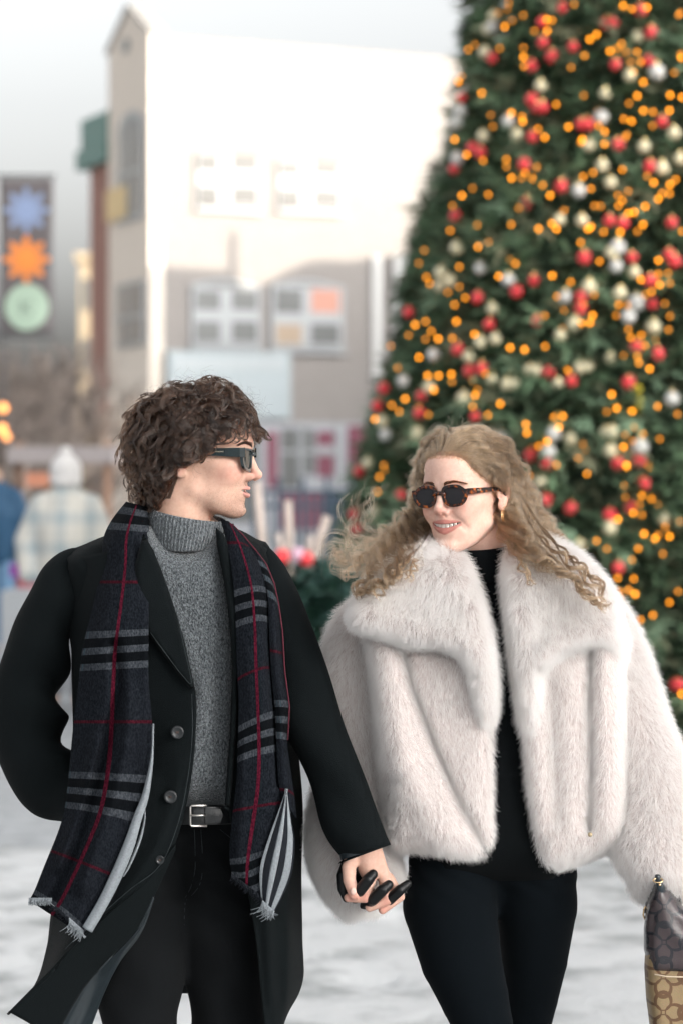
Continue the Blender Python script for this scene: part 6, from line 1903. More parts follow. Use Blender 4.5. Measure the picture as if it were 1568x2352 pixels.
# ------------------------------------------------------------------ the woman
WOM_H = dict(mouth=36.0, mz=-53.0, up=2.2, low=5.2, lift=5.5, brow=-4, eyein=3, cheek=3.0, smile=.8, jaw=.94, w=.97, neck=46, ur=5.2, lr=7.0, nose=-1, nosez=3, lipf=-2, neckto=(-34, 0, -190))
WOM_M = head_frame(1080, 1141, 0.0, 35, 0, -3, .95)
wom = tag(empty('person', P(1160, 3038, 0.05)), 'smiling woman with long wavy hair in tortoiseshell sunglasses and white fur coat', 'person')
WSKIN = (0.73, 0.49, 0.40)
wv, wf = build_head(WOM_H)
wc = head_colors(wv, WOM_H, WSKIN, (0.46, 0.175, 0.150), (0.72, 0.34, 0.27))
ww = xf(WOM_M, wv)
def wom_core(p):
    d = s_chain(p, pm([(1115, 1260, .02), (1125, 1450, .06), (1140, 1700, .06), (1135, 1930, .08)]), [.06, .08, .065, .05])
    d = smin(d, s_chain(p, pm([(960, 1350, .06), (1290, 1350, .06)]), [.04, .04]), .05)
    d = smin(d, s_chain(p, pm([(960, 1350, .06), (815, 1500, .05), (805, 1750, .05), (822, 2010, .0)]), [.03, .03, .028, .022]), .03)
    d = smin(d, s_chain(p, pm([(1290, 1350, .06), (1405, 1510, .04), (1475, 1780, 0), (1515, 2020, -.05)]), [.03, .03, .028, .022]), .03)
    d = smin(d, s_chain(p, pm([(1110, 1930, .08), (1040, 2080, .01), (1104, 2352, -.055), (1120, 2950, .04)]), [.04, .055, .035, .022]), .04)
    d = smin(d, s_chain(p, pm([(1160, 1930, .08), (1228, 2080, .07), (1212, 2352, .12), (1205, 2950, .2)]), [.04, .05, .03, .02]), .04)
    return d
cv_, cf_ = surface_nets(wom_core, (-.05, Y0 - .25, .05), (.72, Y0 + .35, 1.60), .014)
wbody = join_parts('body', [(ww, wf, wc), (cv_, cf_, WSKIN)], skin_m, wom)
tag(wbody, 'smiling face turned three quarters')
teeth(WOM_H, WOM_M, wbody, 12, x0=102.5, hgt=11.0)
# black roll neck, leggings
jersey = wool('black_jersey', (0.0024, 0.0034, 0.0040), sheen=.006, bump=.0004)
legm = wool('black_legging', (0.0016, 0.0031, 0.0046), sheen=.006, bump=.0003)
top = padded('top', [(1030, 1262), (1075, 1282), (1110, 1290), (1150, 1275), (1190, 1262), (1260, 1400), (1268, 1600), (1255, 1800), (1290, 2010), (1140, 2030), (990, 2010), (1030, 1800), (1010, 1600), (1000, 1400)], .02, .10, 110, 10, jersey, wom,
             folds=[([(1090, 1560), (1140, 1580), (1190, 1570)], .004, 10), ([(1100, 1760), (1150, 1785), (1200, 1770)], .004, 10)])
roll_collar('roll_neck', [(1112, 1300, 58, -3, 10, .066, .01), (1110, 1262, 60, -4, 9, .068, .01), (1108, 1254, 63, -5, 9, .072, .01), (1108, 1262, 66, -5, 10, .075, .01), (1110, 1290, 67, -4, 13, .080, .01), (1112, 1318, 66, -2, 16, .085, .01), (1113, 1324, 60, -2, 16, .08, .01)], 120, jersey, top)
def legging_field(p):
    d = s_chain(p, pm([(1040, 1970, .045), (1032, 2080, .01), (1057, 2200, -.03), (1088, 2290, -.05), (1108, 2352, -.06), (1122, 2500, -.05), (1124, 2700, .0), (1122, 2960, .05)]), [k * PX for k in (100, 108, 93, 78, 68, 60, 50, 36)])
    e = s_chain(p, pm([(1222, 1970, .06), (1230, 2080, .07), (1226, 2200, .09), (1218, 2290, .11), (1212, 2352, .12), (1208, 2500, .15), (1205, 2700, .19), (1205, 2960, .22)]), [k * PX for k in (100, 96, 78, 64, 54, 52, 46, 34)])
    d = smin(d, e, .03)
    d = smin(d, s_chain(p, pm([(1070, 1900, .05), (1210, 1900, .05)]), [.09, .09]), .05)
    d = d - .0018 * np.sin(p[:, 2] * 130 + p[:, 0] * 90) * np.exp(-((p[:, 2] - .86) / .04) ** 2)
    return np.maximum(d, p[:, 2] - float(P(0, 1880, 0).z))
v, f = surface_nets(legging_field, (.08, Y0 - .18, .05), (.52, Y0 + .32, 1.0), .0055)
link_mesh('leggings', np_mesh('leggings', v, f), legm, wom)
for x, dy in ((1122, .05), (1205, .22)):
    c0 = P(x, 3038, dy); c0.z = 0
    def boot(p, c0=c0):
        d = s_chain(p, [tuple(c0 + Vector((0, .04, .045))), tuple(c0 + Vector((0, -.09, .04))), tuple(c0 + Vector((0, -.16, .03)))], [.042, .038, .028])
        d = smin(d, s_cap(p, tuple(c0 + Vector((0, .03, .06))), tuple(c0 + Vector((0, .02, .24))), .04, .045), .03)
        return np.maximum(d, .004 - p[:, 2])
    v, f = surface_nets(boot, (c0.x - .1, c0.y - .3, -.02), (c0.x + .1, c0.y + .15, .30), .008)
    link_mesh('boot', np_mesh('boot', v, f), leather, wom)

# fur coat: soft panels, collar and sleeves, then the pile
def fur_base():
    return mat('fur_backing', (0.72, 0.65, 0.63), .95, .1, 12, .002, 300, spec=.05)
furb = fur_base()
fcoat = padded('fur_coat', [(1010, 1242), (930, 1262), (850, 1330), (812, 1430), (840, 1600), (865, 1760), (888, 1900), (1140, 1930), (1420, 1910), (1432, 1700), (1432, 1500), (1405, 1380), (1340, 1290), (1240, 1240), (1120, 1236)], .13, .07, 70, 14, furb, wom)
tag(fcoat, 'short white faux fur coat with a wide collar')
pieces = [fcoat]
pieces.append(padded('front_panel', [(840, 1430), (905, 1455), (960, 1470), (1040, 1480), (1100, 1490), (1122, 1550), (1129, 1700), (1128, 1850), (1132, 1936), (1108, 1966), (1060, 1970), (1000, 1958), (950, 1946), (908, 1942), (890, 1880), (876, 1750), (862, 1600), (848, 1500)], lambda V: -.01 - .03 * np.clip((V[:, 0] - 850) / 290, 0, 1), .085, 55, 8, furb, fcoat,
    folds=[([(875, 1500), (895, 1650), (950, 1800), (1010, 1900), (1040, 1950)],   .024, 40), ([(925, 1490), (955, 1600), (1010, 1740), (1075, 1880), (1110, 1945)], -.044, 13), ([(1115, 1560), (1118, 1750), (1120, 1930)], .018, 22), ([(900, 1790), (890, 1880)], -.02, 18), ([(1085, 1540), (1092, 1600)], -.025, 10)]))
pieces.append(padded('front_panel', [(1180, 1450), (1194, 1600), (1206, 1750), (1224, 1880), (1242, 1970), (1264, 1988), (1300, 1984), (1375, 1956), (1425, 1940), (1440, 1890), (1438, 1700), (1428, 1550), (1420, 1450), (1300, 1430)], lambda V: -.04 + .03 * np.clip((V[:, 0] - 1170) / 260, 0, 1), .085, 55, 8, furb, fcoat,
    folds=[([(1355, 1490), (1352, 1620), (1356, 1760), (1350, 1900)], -.046, 13), ([(1395, 1500), (1396, 1700), (1402, 1880)], .016, 28), ([(1208, 1560), (1222, 1720), (1242, 1900)], .014, 26), ([(1262, 1570), (1268, 1720), (1275, 1900)], -.013, 24), ([(1310, 1560), (1312, 1750), (1306, 1920)], .004, 26)]))
pieces.append(padded('collar', [(1006, 1246), (940, 1264), (874, 1306), (826, 1370), (808, 1424), (842, 1446), (930, 1478), (1010, 1486), (1058, 1508), (1084, 1560), (1106, 1650), (1126, 1650), (1130, 1560), (1118, 1460), (1093, 1370), (1066, 1292), (1042, 1254)], lambda V: -.085 - .02 * np.clip((V[:, 0] - 830) / 250, 0, 1) + .11 * np.clip((1330 - V[:, 1]) / 90, 0, 1) ** 1.3, .052, 45, 8, furb, fcoat,
    folds=[([(850, 1420), (940, 1445), (1030, 1455), (1085, 1500)], .018, 30), ([(1090, 1400), (1112, 1500), (1120, 1600)], .012, 22), ([(900, 1330), (960, 1310), (1020, 1290)], .01, 26)]))
pieces.append(padded('collar', [(1178, 1244), (1236, 1242), (1300, 1262), (1360, 1308), (1404, 1375), (1420, 1440), (1416, 1482), (1366, 1482), (1308, 1496), (1262, 1526), (1240, 1576), (1230, 1668), (1206, 1668), (1196, 1600), (1182, 1500), (1170, 1400), (1167, 1310)], lambda V: -.095 + .02 * np.clip((V[:, 0] - 1170) / 250, 0, 1) + .11 * np.clip((1330 - V[:, 1]) / 90, 0, 1) ** 1.3, .052, 45, 8, furb, fcoat,
    folds=[([(1390, 1450), (1320, 1460), (1250, 1500)], .018, 28), ([(1190, 1400), (1200, 1500), (1212, 1600)], .012, 22), ([(1300, 1310), (1250, 1300)], .01, 26)]))
def arm_fold(t, th):
    return 5 * np.sin(t * 21 + 2 * np.cos(th)) * np.clip(t * 2 - .2, 0, 1) + 4 * np.sin(2 * th + 7 * t)
pieces.append(sweep('sleeve', [(880, 1400, .07, 45), (838, 1450, .06, 64), (818, 1530, .055, 70), (814, 1640, .05, 66), (814, 1760, .05, 72), (806, 1880, .04, 88), (816, 1985, .02, 95), (838, 2050, .0, 78), (850, 2082, .0, 40), (852, 2090, 0, 6)], furb, fcoat, 40, 8, arm_fold))
pieces.append(sweep('sleeve', [(1345, 1385, .07, 45), (1378, 1440, .06, 60), (1408, 1530, .04, 70), (1440, 1650, .02, 82), (1474, 1780, 0, 92), (1506, 1900, -.03, 100), (1518, 1985, -.05, 92), (1514, 2040, -.06, 66), (1510, 2066, -.06, 34), (1508, 2074, -.06, 5)], furb, fcoat, 40, 8, arm_fold))
def fur_mat():
    m = bpy.data.materials.new('white_fur'); m.use_nodes = True
    nt = m.node_tree; nt.nodes.clear()
    N = nt.nodes.new; L = nt.links.new
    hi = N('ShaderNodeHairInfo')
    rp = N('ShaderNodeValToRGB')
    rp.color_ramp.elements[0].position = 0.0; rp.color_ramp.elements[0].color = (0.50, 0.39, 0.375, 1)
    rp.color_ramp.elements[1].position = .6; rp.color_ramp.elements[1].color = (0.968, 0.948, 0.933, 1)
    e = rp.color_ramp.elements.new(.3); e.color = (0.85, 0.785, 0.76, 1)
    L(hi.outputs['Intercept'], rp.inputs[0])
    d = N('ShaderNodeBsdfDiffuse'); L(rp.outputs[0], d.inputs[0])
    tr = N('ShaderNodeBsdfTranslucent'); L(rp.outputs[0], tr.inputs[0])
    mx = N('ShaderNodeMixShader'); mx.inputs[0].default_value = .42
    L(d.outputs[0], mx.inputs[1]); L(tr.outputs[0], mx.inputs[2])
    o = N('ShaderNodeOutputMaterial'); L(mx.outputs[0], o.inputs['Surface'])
    return m
furm = fur_mat()
def fur(o, n, length, comb, keepf=None):
    p, nn = surface_samples(o, n, keepf)
    N_ = len(p)
    # comb: downwards with slow swirls, laid back along the surface
    sw_ = np.stack([vnoise(p, 6.0, 1), vnoise(p, 6.0, 2), vnoise(p, 6.0, 3)], -1)
    d0 = np.array(comb) + .45 * sw_
    d0 = d0 - nn * (d0 * nn).sum(1)[:, None]
    d0 /= np.linalg.norm(d0, axis=1)[:, None] + 1e-6
    # tufts: neighbours lean together
    cl = np.stack([vnoise(p, 70.0, 5), vnoise(p, 70.0, 6), vnoise(p, 70.0, 7)], -1)
    fine = rng.normal(0, .19, p.shape)
    L_ = length * (.65 + .5 * rng.random(N_)) * (1 + .18 * vnoise(p, 14, 8))
    K_ = 5
    out = np.zeros((N_, K_, 3)); out[:, 0] = p - nn * .002
    for k in range(1, K_):
        t_ = k / (K_ - 1)
        dd_ = nn * (.95 - .55 * t_) + d0 * (.38 + .58 * t_) + cl * .24 * t_ + fine * (.4 + t_)
        dd_ /= np.linalg.norm(dd_, axis=1)[:, None]
        out[:, k] = out[:, k - 1] + dd_ * (L_ / (K_ - 1))[:, None]
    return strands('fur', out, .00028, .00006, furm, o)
front_keep = lambda c, n_: np.where(n_[:, 1] < .35, 1.0, .12)
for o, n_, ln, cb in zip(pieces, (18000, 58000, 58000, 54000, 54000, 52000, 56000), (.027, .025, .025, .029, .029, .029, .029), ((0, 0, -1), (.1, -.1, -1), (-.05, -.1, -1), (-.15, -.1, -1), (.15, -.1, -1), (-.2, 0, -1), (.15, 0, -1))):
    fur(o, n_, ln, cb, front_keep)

# gloved hand laced into the man's fingers
glove_l = mat('black_glove_leather', (0.0025, 0.003, 0.0036), .42, .25, 90, .0008, 260, spec=.3)
def glove_field(p):
    d = s_chain(p, pm([(826, 2010, -.06), (822, 2040, -.085)]), [22 * PX, 22 * PX])
    d = smin(d, s_chain(p, pm([(800, 1985, -.09), (788, 2012, -.112), (789, 2040, -.118), (797, 2062, -.118)]), [17 * PX, 15 * PX, 14 * PX, 11 * PX]), .006)
    d = smin(d, s_chain(p, pm([(815, 2062, -.112), (826, 2045, -.15), (845, 2020, -.158), (856, 2008, -.152)]), [13 * PX, 13 * PX, 13 * PX, 11 * PX]), .003)
    d = smin(d, s_chain(p, pm([(838, 2080, -.105), (856, 2066, -.145), (878, 2044, -.155), (892, 2032, -.148)]), [12 * PX, 13 * PX, 13 * PX, 10.5 * PX]), .003)
    d = smin(d, s_chain(p, pm([(872, 2090, -.095), (898, 2062, -.132), (918, 2044, -.14), (936, 2030, -.132)]), [11 * PX, 12 * PX, 12 * PX, 9 * PX]), .003)
    d = smin(d, s_chain(p, pm([(826, 2030, -.08), (872, 2086, -.092)]), [20 * PX, 14 * PX]), .01)
    return d
a_ = P(755, 2120, -.25); b_ = P(965, 1960, -.02)
v, f = surface_nets(glove_field, (a_.x, Y0 - .20, a_.z), (b_.x, Y0 - .03, b_.z), .0017)
link_mesh('glove', np_mesh('glove', v, f), glove_l, wom)
def glove2(p):
    d = s_chain(p, pm([(1512, 2020, -.05), (1520, 2060, -.055)]), [22 * PX, 24 * PX])
    for k, x in enumerate((1494, 1514, 1534, 1552)):
        d = smin(d, s_chain(p, pm([(1505 + 9 * k, 2045, -.06), (x, 2062, -.10), (x + 4, 2082, -.085)]), [11 * PX, 10 * PX, 9 * PX]), .004)
    return d
a_ = P(1450, 2120, -.2); b_ = P(1600, 1990, 0)
v, f = surface_nets(glove2, (a_.x, Y0 - .16, a_.z), (b_.x, Y0 - .01, b_.z), .003)
link_mesh('glove', np_mesh('glove', v, f), glove_l, wom)
# snap button on the coat
MB().sphere(P(1354, 1917, -.135), .0045, 10, 6).build('snap', mat('brass_snap', (0.5, 0.4, 0.25), .35, .1, 40, metal=.8), fcoat, True)

# sunglasses: tortoiseshell
def tort():
    m, nt, b = nodes_of('tortoiseshell')
    N = nt.nodes.new; L = nt.links.new
    tc = N('ShaderNodeTexCoord'); nz = N('ShaderNodeTexNoise'); nz.inputs['Scale'].default_value = 120; nz.inputs['Detail'].default_value = 3
    L(tc.outputs['Object'], nz.inputs['Vector'])
    rp = N('ShaderNodeValToRGB')
    rp.color_ramp.elements[0].position = .47; rp.color_ramp.elements[0].color = (0.010, 0.004, 0.003, 1)
    rp.color_ramp.elements[1].position = .68; rp.color_ramp.elements[1].color = (0.36, 0.09, 0.012, 1)
    e = rp.color_ramp.elements.new(.56); e.color = (0.08, 0.018, 0.006, 1)
    L(nz.outputs['Fac'], rp.inputs[0]); L(rp.outputs[0], b.inputs['Base Color'])
    b.inputs['Roughness'].default_value = .2; b.inputs['Coat Weight'].default_value = .15
    return m
tortm = tort()
gw = adopt(empty('sunglasses', WOM_M.translation), wom)
tag(gw, 'tortoiseshell framed sunglasses with dark lenses')
wshape = [(-23, 9.5), (-13.5, 17), (6, 18), (18, 12.5), (25, 5), (25, -3), (17, -15), (4, -19), (-10, -18), (-20, -9.5)]
dlens = lens_mat('dark_grey_lens', (0.014, 0.014, 0.018), .985)
glasses_front(WOM_M, wshape, 33.5, 6, 117, 3, 2.6, gw, tortm, dlens, (1.20, .90))
MB().tube(xf(WOM_M, np.array([(118, -14, 9), (119, -6, 11), (119.5, 0, 11.5), (119, 6, 11), (118, 14, 9)])), .0042, 8).build('bridge', tortm, gw, True)
for s in (-1, 1):
    temple_arm(WOM_M, s, [(116, 58, 12), (114, 66, 13), (106, 69, 13), (80, 71, 13.5), (50, 73, 14), (20, 74, 14), (0, 76, 10), (-16, 75, -4)], [6.0, 6.2, 6.0, 5.4, 4.6, 4, 3.5, 3], 1.6, gw, tortm)
text_on(WOM_M, 1, 'MELLER', 4.4, 84, 73.0, 14.0, gw, gold, -1)
# hoop earring
er = np.array([(5 + 9.5 * math.cos(a) * .93, 76 + 9.5 * math.cos(a) * .36, -41 + 12 * math.sin(a)) for a in np.linspace(0, 2 * math.pi, 25)])
MB().tube(xf(WOM_M, er), .0009, 8, False).build('earring', mat('yellow_gold', (0.85, 0.55, 0.28), .2, .03, 30, metal=1.0), wom, True)

# ------------------------------------------------------------------ handbag (held, a thing of its own)
bag = tag(empty('handbag', P(1620, 2440, -.1)), 'tan and dark brown monogram canvas handbag held by the fur coat sleeve', 'handbag')
def monogram(name, base, mark, scale, rough=.45):
    """print of facing pairs of open rings on canvas"""
    m, nt, b = nodes_of(name)
    N = nt.nodes.new; L = nt.links.new
    def mt(op, a, bb=None, c=None):
        n = N('ShaderNodeMath'); n.operation = op
        for i, v in enumerate((a, bb, c)):
            if v is None: continue
            if isinstance(v, (int, float)): n.inputs[i].default_value = v
            else: L(v, n.inputs[i])
        return n.outputs[0]
    tc = N('ShaderNodeTexCoord'); sx = N('ShaderNodeSeparateXYZ'); L(tc.outputs['Object'], sx.inputs[0])
    X = mt('MULTIPLY', sx.outputs['X'], scale); Z = mt('MULTIPLY', sx.outputs['Z'], scale)
    def rings(ox, oz, vert):
        fx = mt('SUBTRACT', mt('FRACT', mt('ADD', X, ox)), .5); fz = mt('SUBTRACT', mt('FRACT', mt('ADD', Z, oz)), .5)
        if vert: fx, fz = fz, fx
        out = None
        for sgn in (-1, 1):
            cx = mt('SUBTRACT', fx, .17 * sgn)
            r = mt('SQRT', mt('ADD', mt('MULTIPLY', cx, cx), mt('MULTIPLY', mt('MULTIPLY', fz, fz), 1.25)))
            off = mt('SUBTRACT', fx, .21 * sgn)
            r2 = mt('SQRT', mt('ADD', mt('MULTIPLY', off, off), mt('MULTIPLY', mt('MULTIPLY', fz, fz), 1.5)))
            a = mt('MULTIPLY', mt('LESS_THAN', r, .29), mt('GREATER_THAN', r2, .215))
            out = a if out is None else mt('MAXIMUM', out, a)
        return out
    fac = mt('MAXIMUM', rings(0, 0, False), rings(.5, .5, True))
    nz = N('ShaderNodeTexNoise'); nz.inputs['Scale'].default_value = 500; L(tc.outputs['Object'], nz.inputs['Vector'])
    mx = N('ShaderNodeMix'); mx.data_type = 'RGBA'; mx.inputs['A'].default_value = (*base, 1); mx.inputs['B'].default_value = (*mark, 1)
    L(fac, mx.inputs['Factor'])
    m2 = N('ShaderNodeMix'); m2.data_type = 'RGBA'; m2.blend_type = 'MULTIPLY'; m2.inputs['Factor'].default_value = .35
    L(mx.outputs['Result'], m2.inputs['A']); L(nz.outputs['Color'], m2.inputs['B'])
    L(m2.outputs['Result'], b.inputs['Base Color'])
    b.inputs['Roughness'].default_value = rough
    bp = N('ShaderNodeBump'); bp.inputs['Distance'].default_value = .0006
    L(nz.outputs['Fac'], bp.inputs['Height']); L(bp.outputs['Normal'], b.inputs['Normal'])
    return m
padded('body', [(1482, 2150), (1478, 2220), (1482, 2290), (1490, 2352), (1502, 2430), (1640, 2450), (1790, 2430), (1800, 2300), (1795, 2150), (1640, 2120)], -.105, .05, 30, 9, monogram('tan_monogram_canvas', (0.29, 0.205, 0.105), (0.125, 0.060, 0.024), 15.0), bag, smooth=False)
padded('upper_panel', [(1500, 2022), (1510, 2012), (1520, 2018), (1545, 2050), (1568, 2082), (1600, 2104), (1660, 2110), (1730, 2090), (1790, 2060), (1800, 2150), (1798, 2236), (1640, 2246), (1502, 2240), (1500, 2268), (1496, 2270), (1486, 2215), (1477, 2180), (1477, 2130), (1484, 2075)], -.11, .056, 26, 8, monogram('dark_monogram_canvas', (0.060, 0.045, 0.048), (0.022, 0.022, 0.028), 15.0, .22), bag, smooth=False,
       folds=[([(1500, 2100), (1490, 2170), (1494, 2250)], -.010, 9), ([(1512, 2050), (1530, 2120), (1560, 2160)], .006, 16)])
MB().tube([P(1502, 2238, -.168), P(1530, 2243, -.17), P(1600, 2245, -.17), P(1780, 2238, -.165)], 1.6 * PX, 6).build('piping', mat('cream_piping', (0.55, 0.45, 0.34), .6, .05, 60), bag, True)
dk_leather = mat('navy_leather', (0.012, 0.020, 0.026), .3, .2, 60, .0004, 300)
padded('tab', [(1503, 2010), (1514, 2009), (1519, 2022), (1525, 2040), (1522, 2052), (1516, 2054), (1509, 2048), (1505, 2030)], -.165, .005, 6, 3, dk_leather, bag)
MB().tube([P(1510 + 11 * math.cos(a), 2022 + 5 * math.sin(a), -.171 - .004 * math.sin(a)) for a in np.linspace(0, 2 * math.pi, 21)], 1.5 * PX, 7, False).build('ring', mat('yellow_gold2', (0.80, 0.58, 0.34), .22, .03, 30, metal=1.0), bag, True)
MB().sphere(P(1514, 2032, -.173), 3.2 * PX, 10, 8).build('rivet', _mats['yellow_gold2'], bag, True)
MB().tube([P(1484, 2078, -.10), P(1478, 2088, -.10), P(1476, 2102, -.10), P(1480, 2112, -.10)], 2.2 * PX, 8).build('hook', _mats['yellow_gold2'], bag, True)
MB().tube([P(1494, 2060, -.10), P(1486, 2075, -.10), P(1484, 2095, -.10), P(1500, 2110, -.10)], 5 * PX, 8).build('strap', dk_leather, bag, True)
MB().tube([P(1520, 2060, -.10), P(1530, 2030, -.10), P(1560, 2022, -.10), P(1640, 2040, -.10), P(1740, 2090, -.10)], 6 * PX, 8).build('handle', dk_leather, bag, True)
# ------------------------------------------------------------------ long wavy hair
wh = hair_color_mat('dark_blond_hair', (0.030, 0.0145, 0.0075), (0.32, 0.182, 0.096), .25)
TONES = []
def lock_bundle(guides, n, K, spread, wave, wl, seed, per=45, lf=.22, lmin=.62):
    """guides: list of paths [(px, py, dy)...] of equal length; strands between random pairs of neighbouring guides"""
    rs = np.random.default_rng(seed)
    G = np.stack([resample(spline(g, 10), 1, False) if False else spline(g, 10) for g in guides])      # g, m, 3
    m = G.shape[1]
    out = []
    tt = np.linspace(0, 1, K)
    nc = max(3, n // per)
    ci = rs.integers(0, nc, n)
    ac = rs.random(nc + 2)
    loose = rs.random(n) < lf                                # some hair belongs to no lock
    a = np.clip(ac[ci] + rs.normal(0, .010, n), 0, .9999)
    a = np.where(loose, rs.random(n), a) * (len(guides) - 1)
    i = np.minimum(a.astype(int), len(guides) - 2); f = (a - i)[:, None, None]
    C = G[i] * (1 - f) + G[i + 1] * f
    lenf = np.clip(lmin + (1 - lmin) * rs.random(nc)[ci] + rs.normal(0, .05, n), .45, 1.0)
    idx = tt[None] * (m - 1) * lenf[:, None]; j = np.minimum(idx.astype(int), m - 2); fr = (idx - j)[..., None]
    rr0 = np.arange(n)[:, None]
    Pth = C[rr0, j] * (1 - fr) + C[rr0, j + 1] * fr                                              # n, K, 3 (picture units, dy metres)
    # locks: strands share the wave of their clump
    phc = rs.random(nc + 2) * 6.28; ampc = .55 + .9 * rs.random(nc + 2); wlc = wl * (.75 + .55 * rs.random(nc + 2)); loc = rs.normal(0, 1, (nc + 2, 2))
    k = ci
    ph = phc[k] + rs.normal(0, .22, n) + loose * rs.random(n) * 6.28; am = wave * ampc[k] * (1 + .2 * rs.normal(0, 1, n)); w_ = wlc[k]
    seg = np.linalg.norm(np.diff(Pth[..., :2], axis=1), axis=2); s = np.concatenate([np.zeros((n, 1)), np.cumsum(seg, 1)], 1)
    grow = np.clip(tt * 2.2 - .25, 0, 1)[None] ** 1.1
    ang = s / w_[:, None] * 6.283 + ph[:, None]
    tx = np.gradient(Pth[..., 0], axis=1); ty = np.gradient(Pth[..., 1], axis=1); l = np.hypot(tx, ty) + 1e-6
    nx, ny = -ty / l, tx / l
    off = (am[:, None] * np.sin(ang)) * grow
    jit = rs.normal(0, 1, (n, 1)) * spread * .22 + loc[k][:, :1] * spread * .8
    Pth[..., 0] += nx * (off + jit * (.25 + .75 * grow)); Pth[..., 1] += ny * (off + jit * (.25 + .75 * grow))
    Pth[..., 2] += (am[:, None] * np.cos(ang) * grow * .9 + rs.normal(0, 1, (n, 1)) * spread * .15 + loc[k][:, 1:] * spread * .8 * grow) * PX
    # frizz: slow wander of single hairs, stronger for the loose ones
    wa = rs.normal(0, 1, (n, 1)) * np.where(loose, 6.0, 1.2)[:, None]; wp = rs.random((n, 1)) * 6.28; wf = 1.0 + 2.0 * rs.random((n, 1))
    Pth[..., 0] += wa * np.sin(wf * tt[None] * 6.28 + wp) * tt[None]; Pth[..., 1] += wa * np.cos(wf * tt[None] * 6.28 + wp * 1.7) * tt[None]
    Pth[..., :2] += rs.normal(0, .35, Pth[..., :2].shape)
    TONES.append(np.where(loose, rs.random(n), rs.random(nc)[k]))
    return PA(Pth[..., 0], Pth[..., 1], Pth[..., 2])
B = []
# crown, combed back from the forehead to the far side and to the near side (roots along the hairline)
def hp(x, y, z):          # head millimetres -> picture units
    p = xf(WOM_M, np.array([[x, y, z]]))[0]
    return ((p[0]) * F / p[1] + CX, HZ - (p[2] - CAMZ) * F / p[1], p[1] - Y0)
KH = 26
near = [   # over the temple, past the ear, down behind the near shoulder
    [hp(100, 4, 95), hp(78, 12, 130), hp(28, 44, 130), (1165, 1095, .03), (1215, 1190, .02), (1270, 1265, -.06), (1325, 1325, -.17)],
    [hp(98, 20, 88), hp(69, 46, 114), hp(34, 68, 95), (1152, 1110, .02), (1190, 1190, -.01), (1235, 1265, -.11), (1290, 1322, -.19)],
    [hp(93, 36, 76), hp(66, 59, 94), hp(36, 76, 72), (1150, 1125, .0), (1176, 1190, -.03), (1212, 1255, -.12), (1258, 1312, -.19)],
    [hp(85, 50, 60), hp(60, 68, 72), hp(30, 80, 46), (1156, 1140, -.01), (1170, 1195, -.04), (1190, 1245, -.11), (1222, 1295, -.18)],
    [hp(74, 56, 52), hp(50, 71, 55), hp(18, 84, 22), (1162, 1160, .0), (1168, 1200, -.03), (1178, 1235, -.08), (1194, 1270, -.14)]]
B.append(lock_bundle(near, 5400, KH, 12, 10, 56, 1, 75))
nearback = [
    [hp(60, 0, 136), hp(10, 30, 138), hp(-40, 50, 105), (1190, 1090, .09), (1240, 1190, .09), (1290, 1260, .06), (1350, 1330, .02)],
    [hp(70, 10, 130), hp(25, 42, 132), hp(-20, 66, 100), (1185, 1105, .07), (1228, 1195, .07), (1280, 1265, .02), (1345, 1335, -.04)],
    [hp(80, 16, 118), hp(40, 50, 124), hp(-5, 74, 92), (1175, 1110, .05), (1212, 1195, .04), (1262, 1270, -.03), (1320, 1330, -.09)]]
B.append(lock_bundle(nearback, 4200, KH, 12, 10, 58, 2, 75))
far = [   # over the far temple and away on the wind to picture left
    [hp(100, 0, 95), hp(79, -8, 130), hp(34, -46, 126), (985, 1150, .08), (955, 1215, .03), (905, 1275, -.07), (872, 1345, -.17)],
    [hp(99, -14, 91), hp(72, -42, 116), hp(36, -72, 84), (975, 1170, .07), (940, 1225, .02), (885, 1288, -.09), (845, 1362, -.17)],
    [hp(95, -32, 79), hp(68, -58, 93), hp(40, -78, 56), (968, 1185, .06), (920, 1228, .02), (860, 1284, -.06), (812, 1350, -.13)],
    [hp(84, -45, 70), hp(60, -68, 72), hp(36, -82, 30), (972, 1205, .05), (945, 1250, -.03), (908, 1300, -.13), (882, 1350, -.19)],
    [hp(74, -56, 48), hp(50, -74, 48), hp(28, -84, 5), (985, 1215, .04), (968, 1245, -.03), (935, 1288, -.13), (912, 1325, -.19)]]
B.append(lock_bundle(far, 5400, KH, 17, 13, 50, 3, 70))
# mass behind the neck on both sides
backm = [
    [hp(40, -20, 138), hp(-30, -30, 130), hp(-85, -20, 60), (1000, 1190, .13), (975, 1235, .10), (930, 1280, .06), (880, 1320, .03)],
    [hp(30, 0, 140), hp(-45, 0, 125), hp(-95, 5, 55), (1100, 1180, .14), (1090, 1240, .13), (1080, 1280, .12), (1060, 1310, .12)],
    [hp(40, 20, 138), hp(-30, 40, 125), hp(-80, 50, 60), (1190, 1150, .12), (1225, 1220, .10), (1260, 1280, .07), (1300, 1330, .04)]]
B.append(lock_bundle(backm, 3600, KH, 12, 8.0, 60, 4, 70))
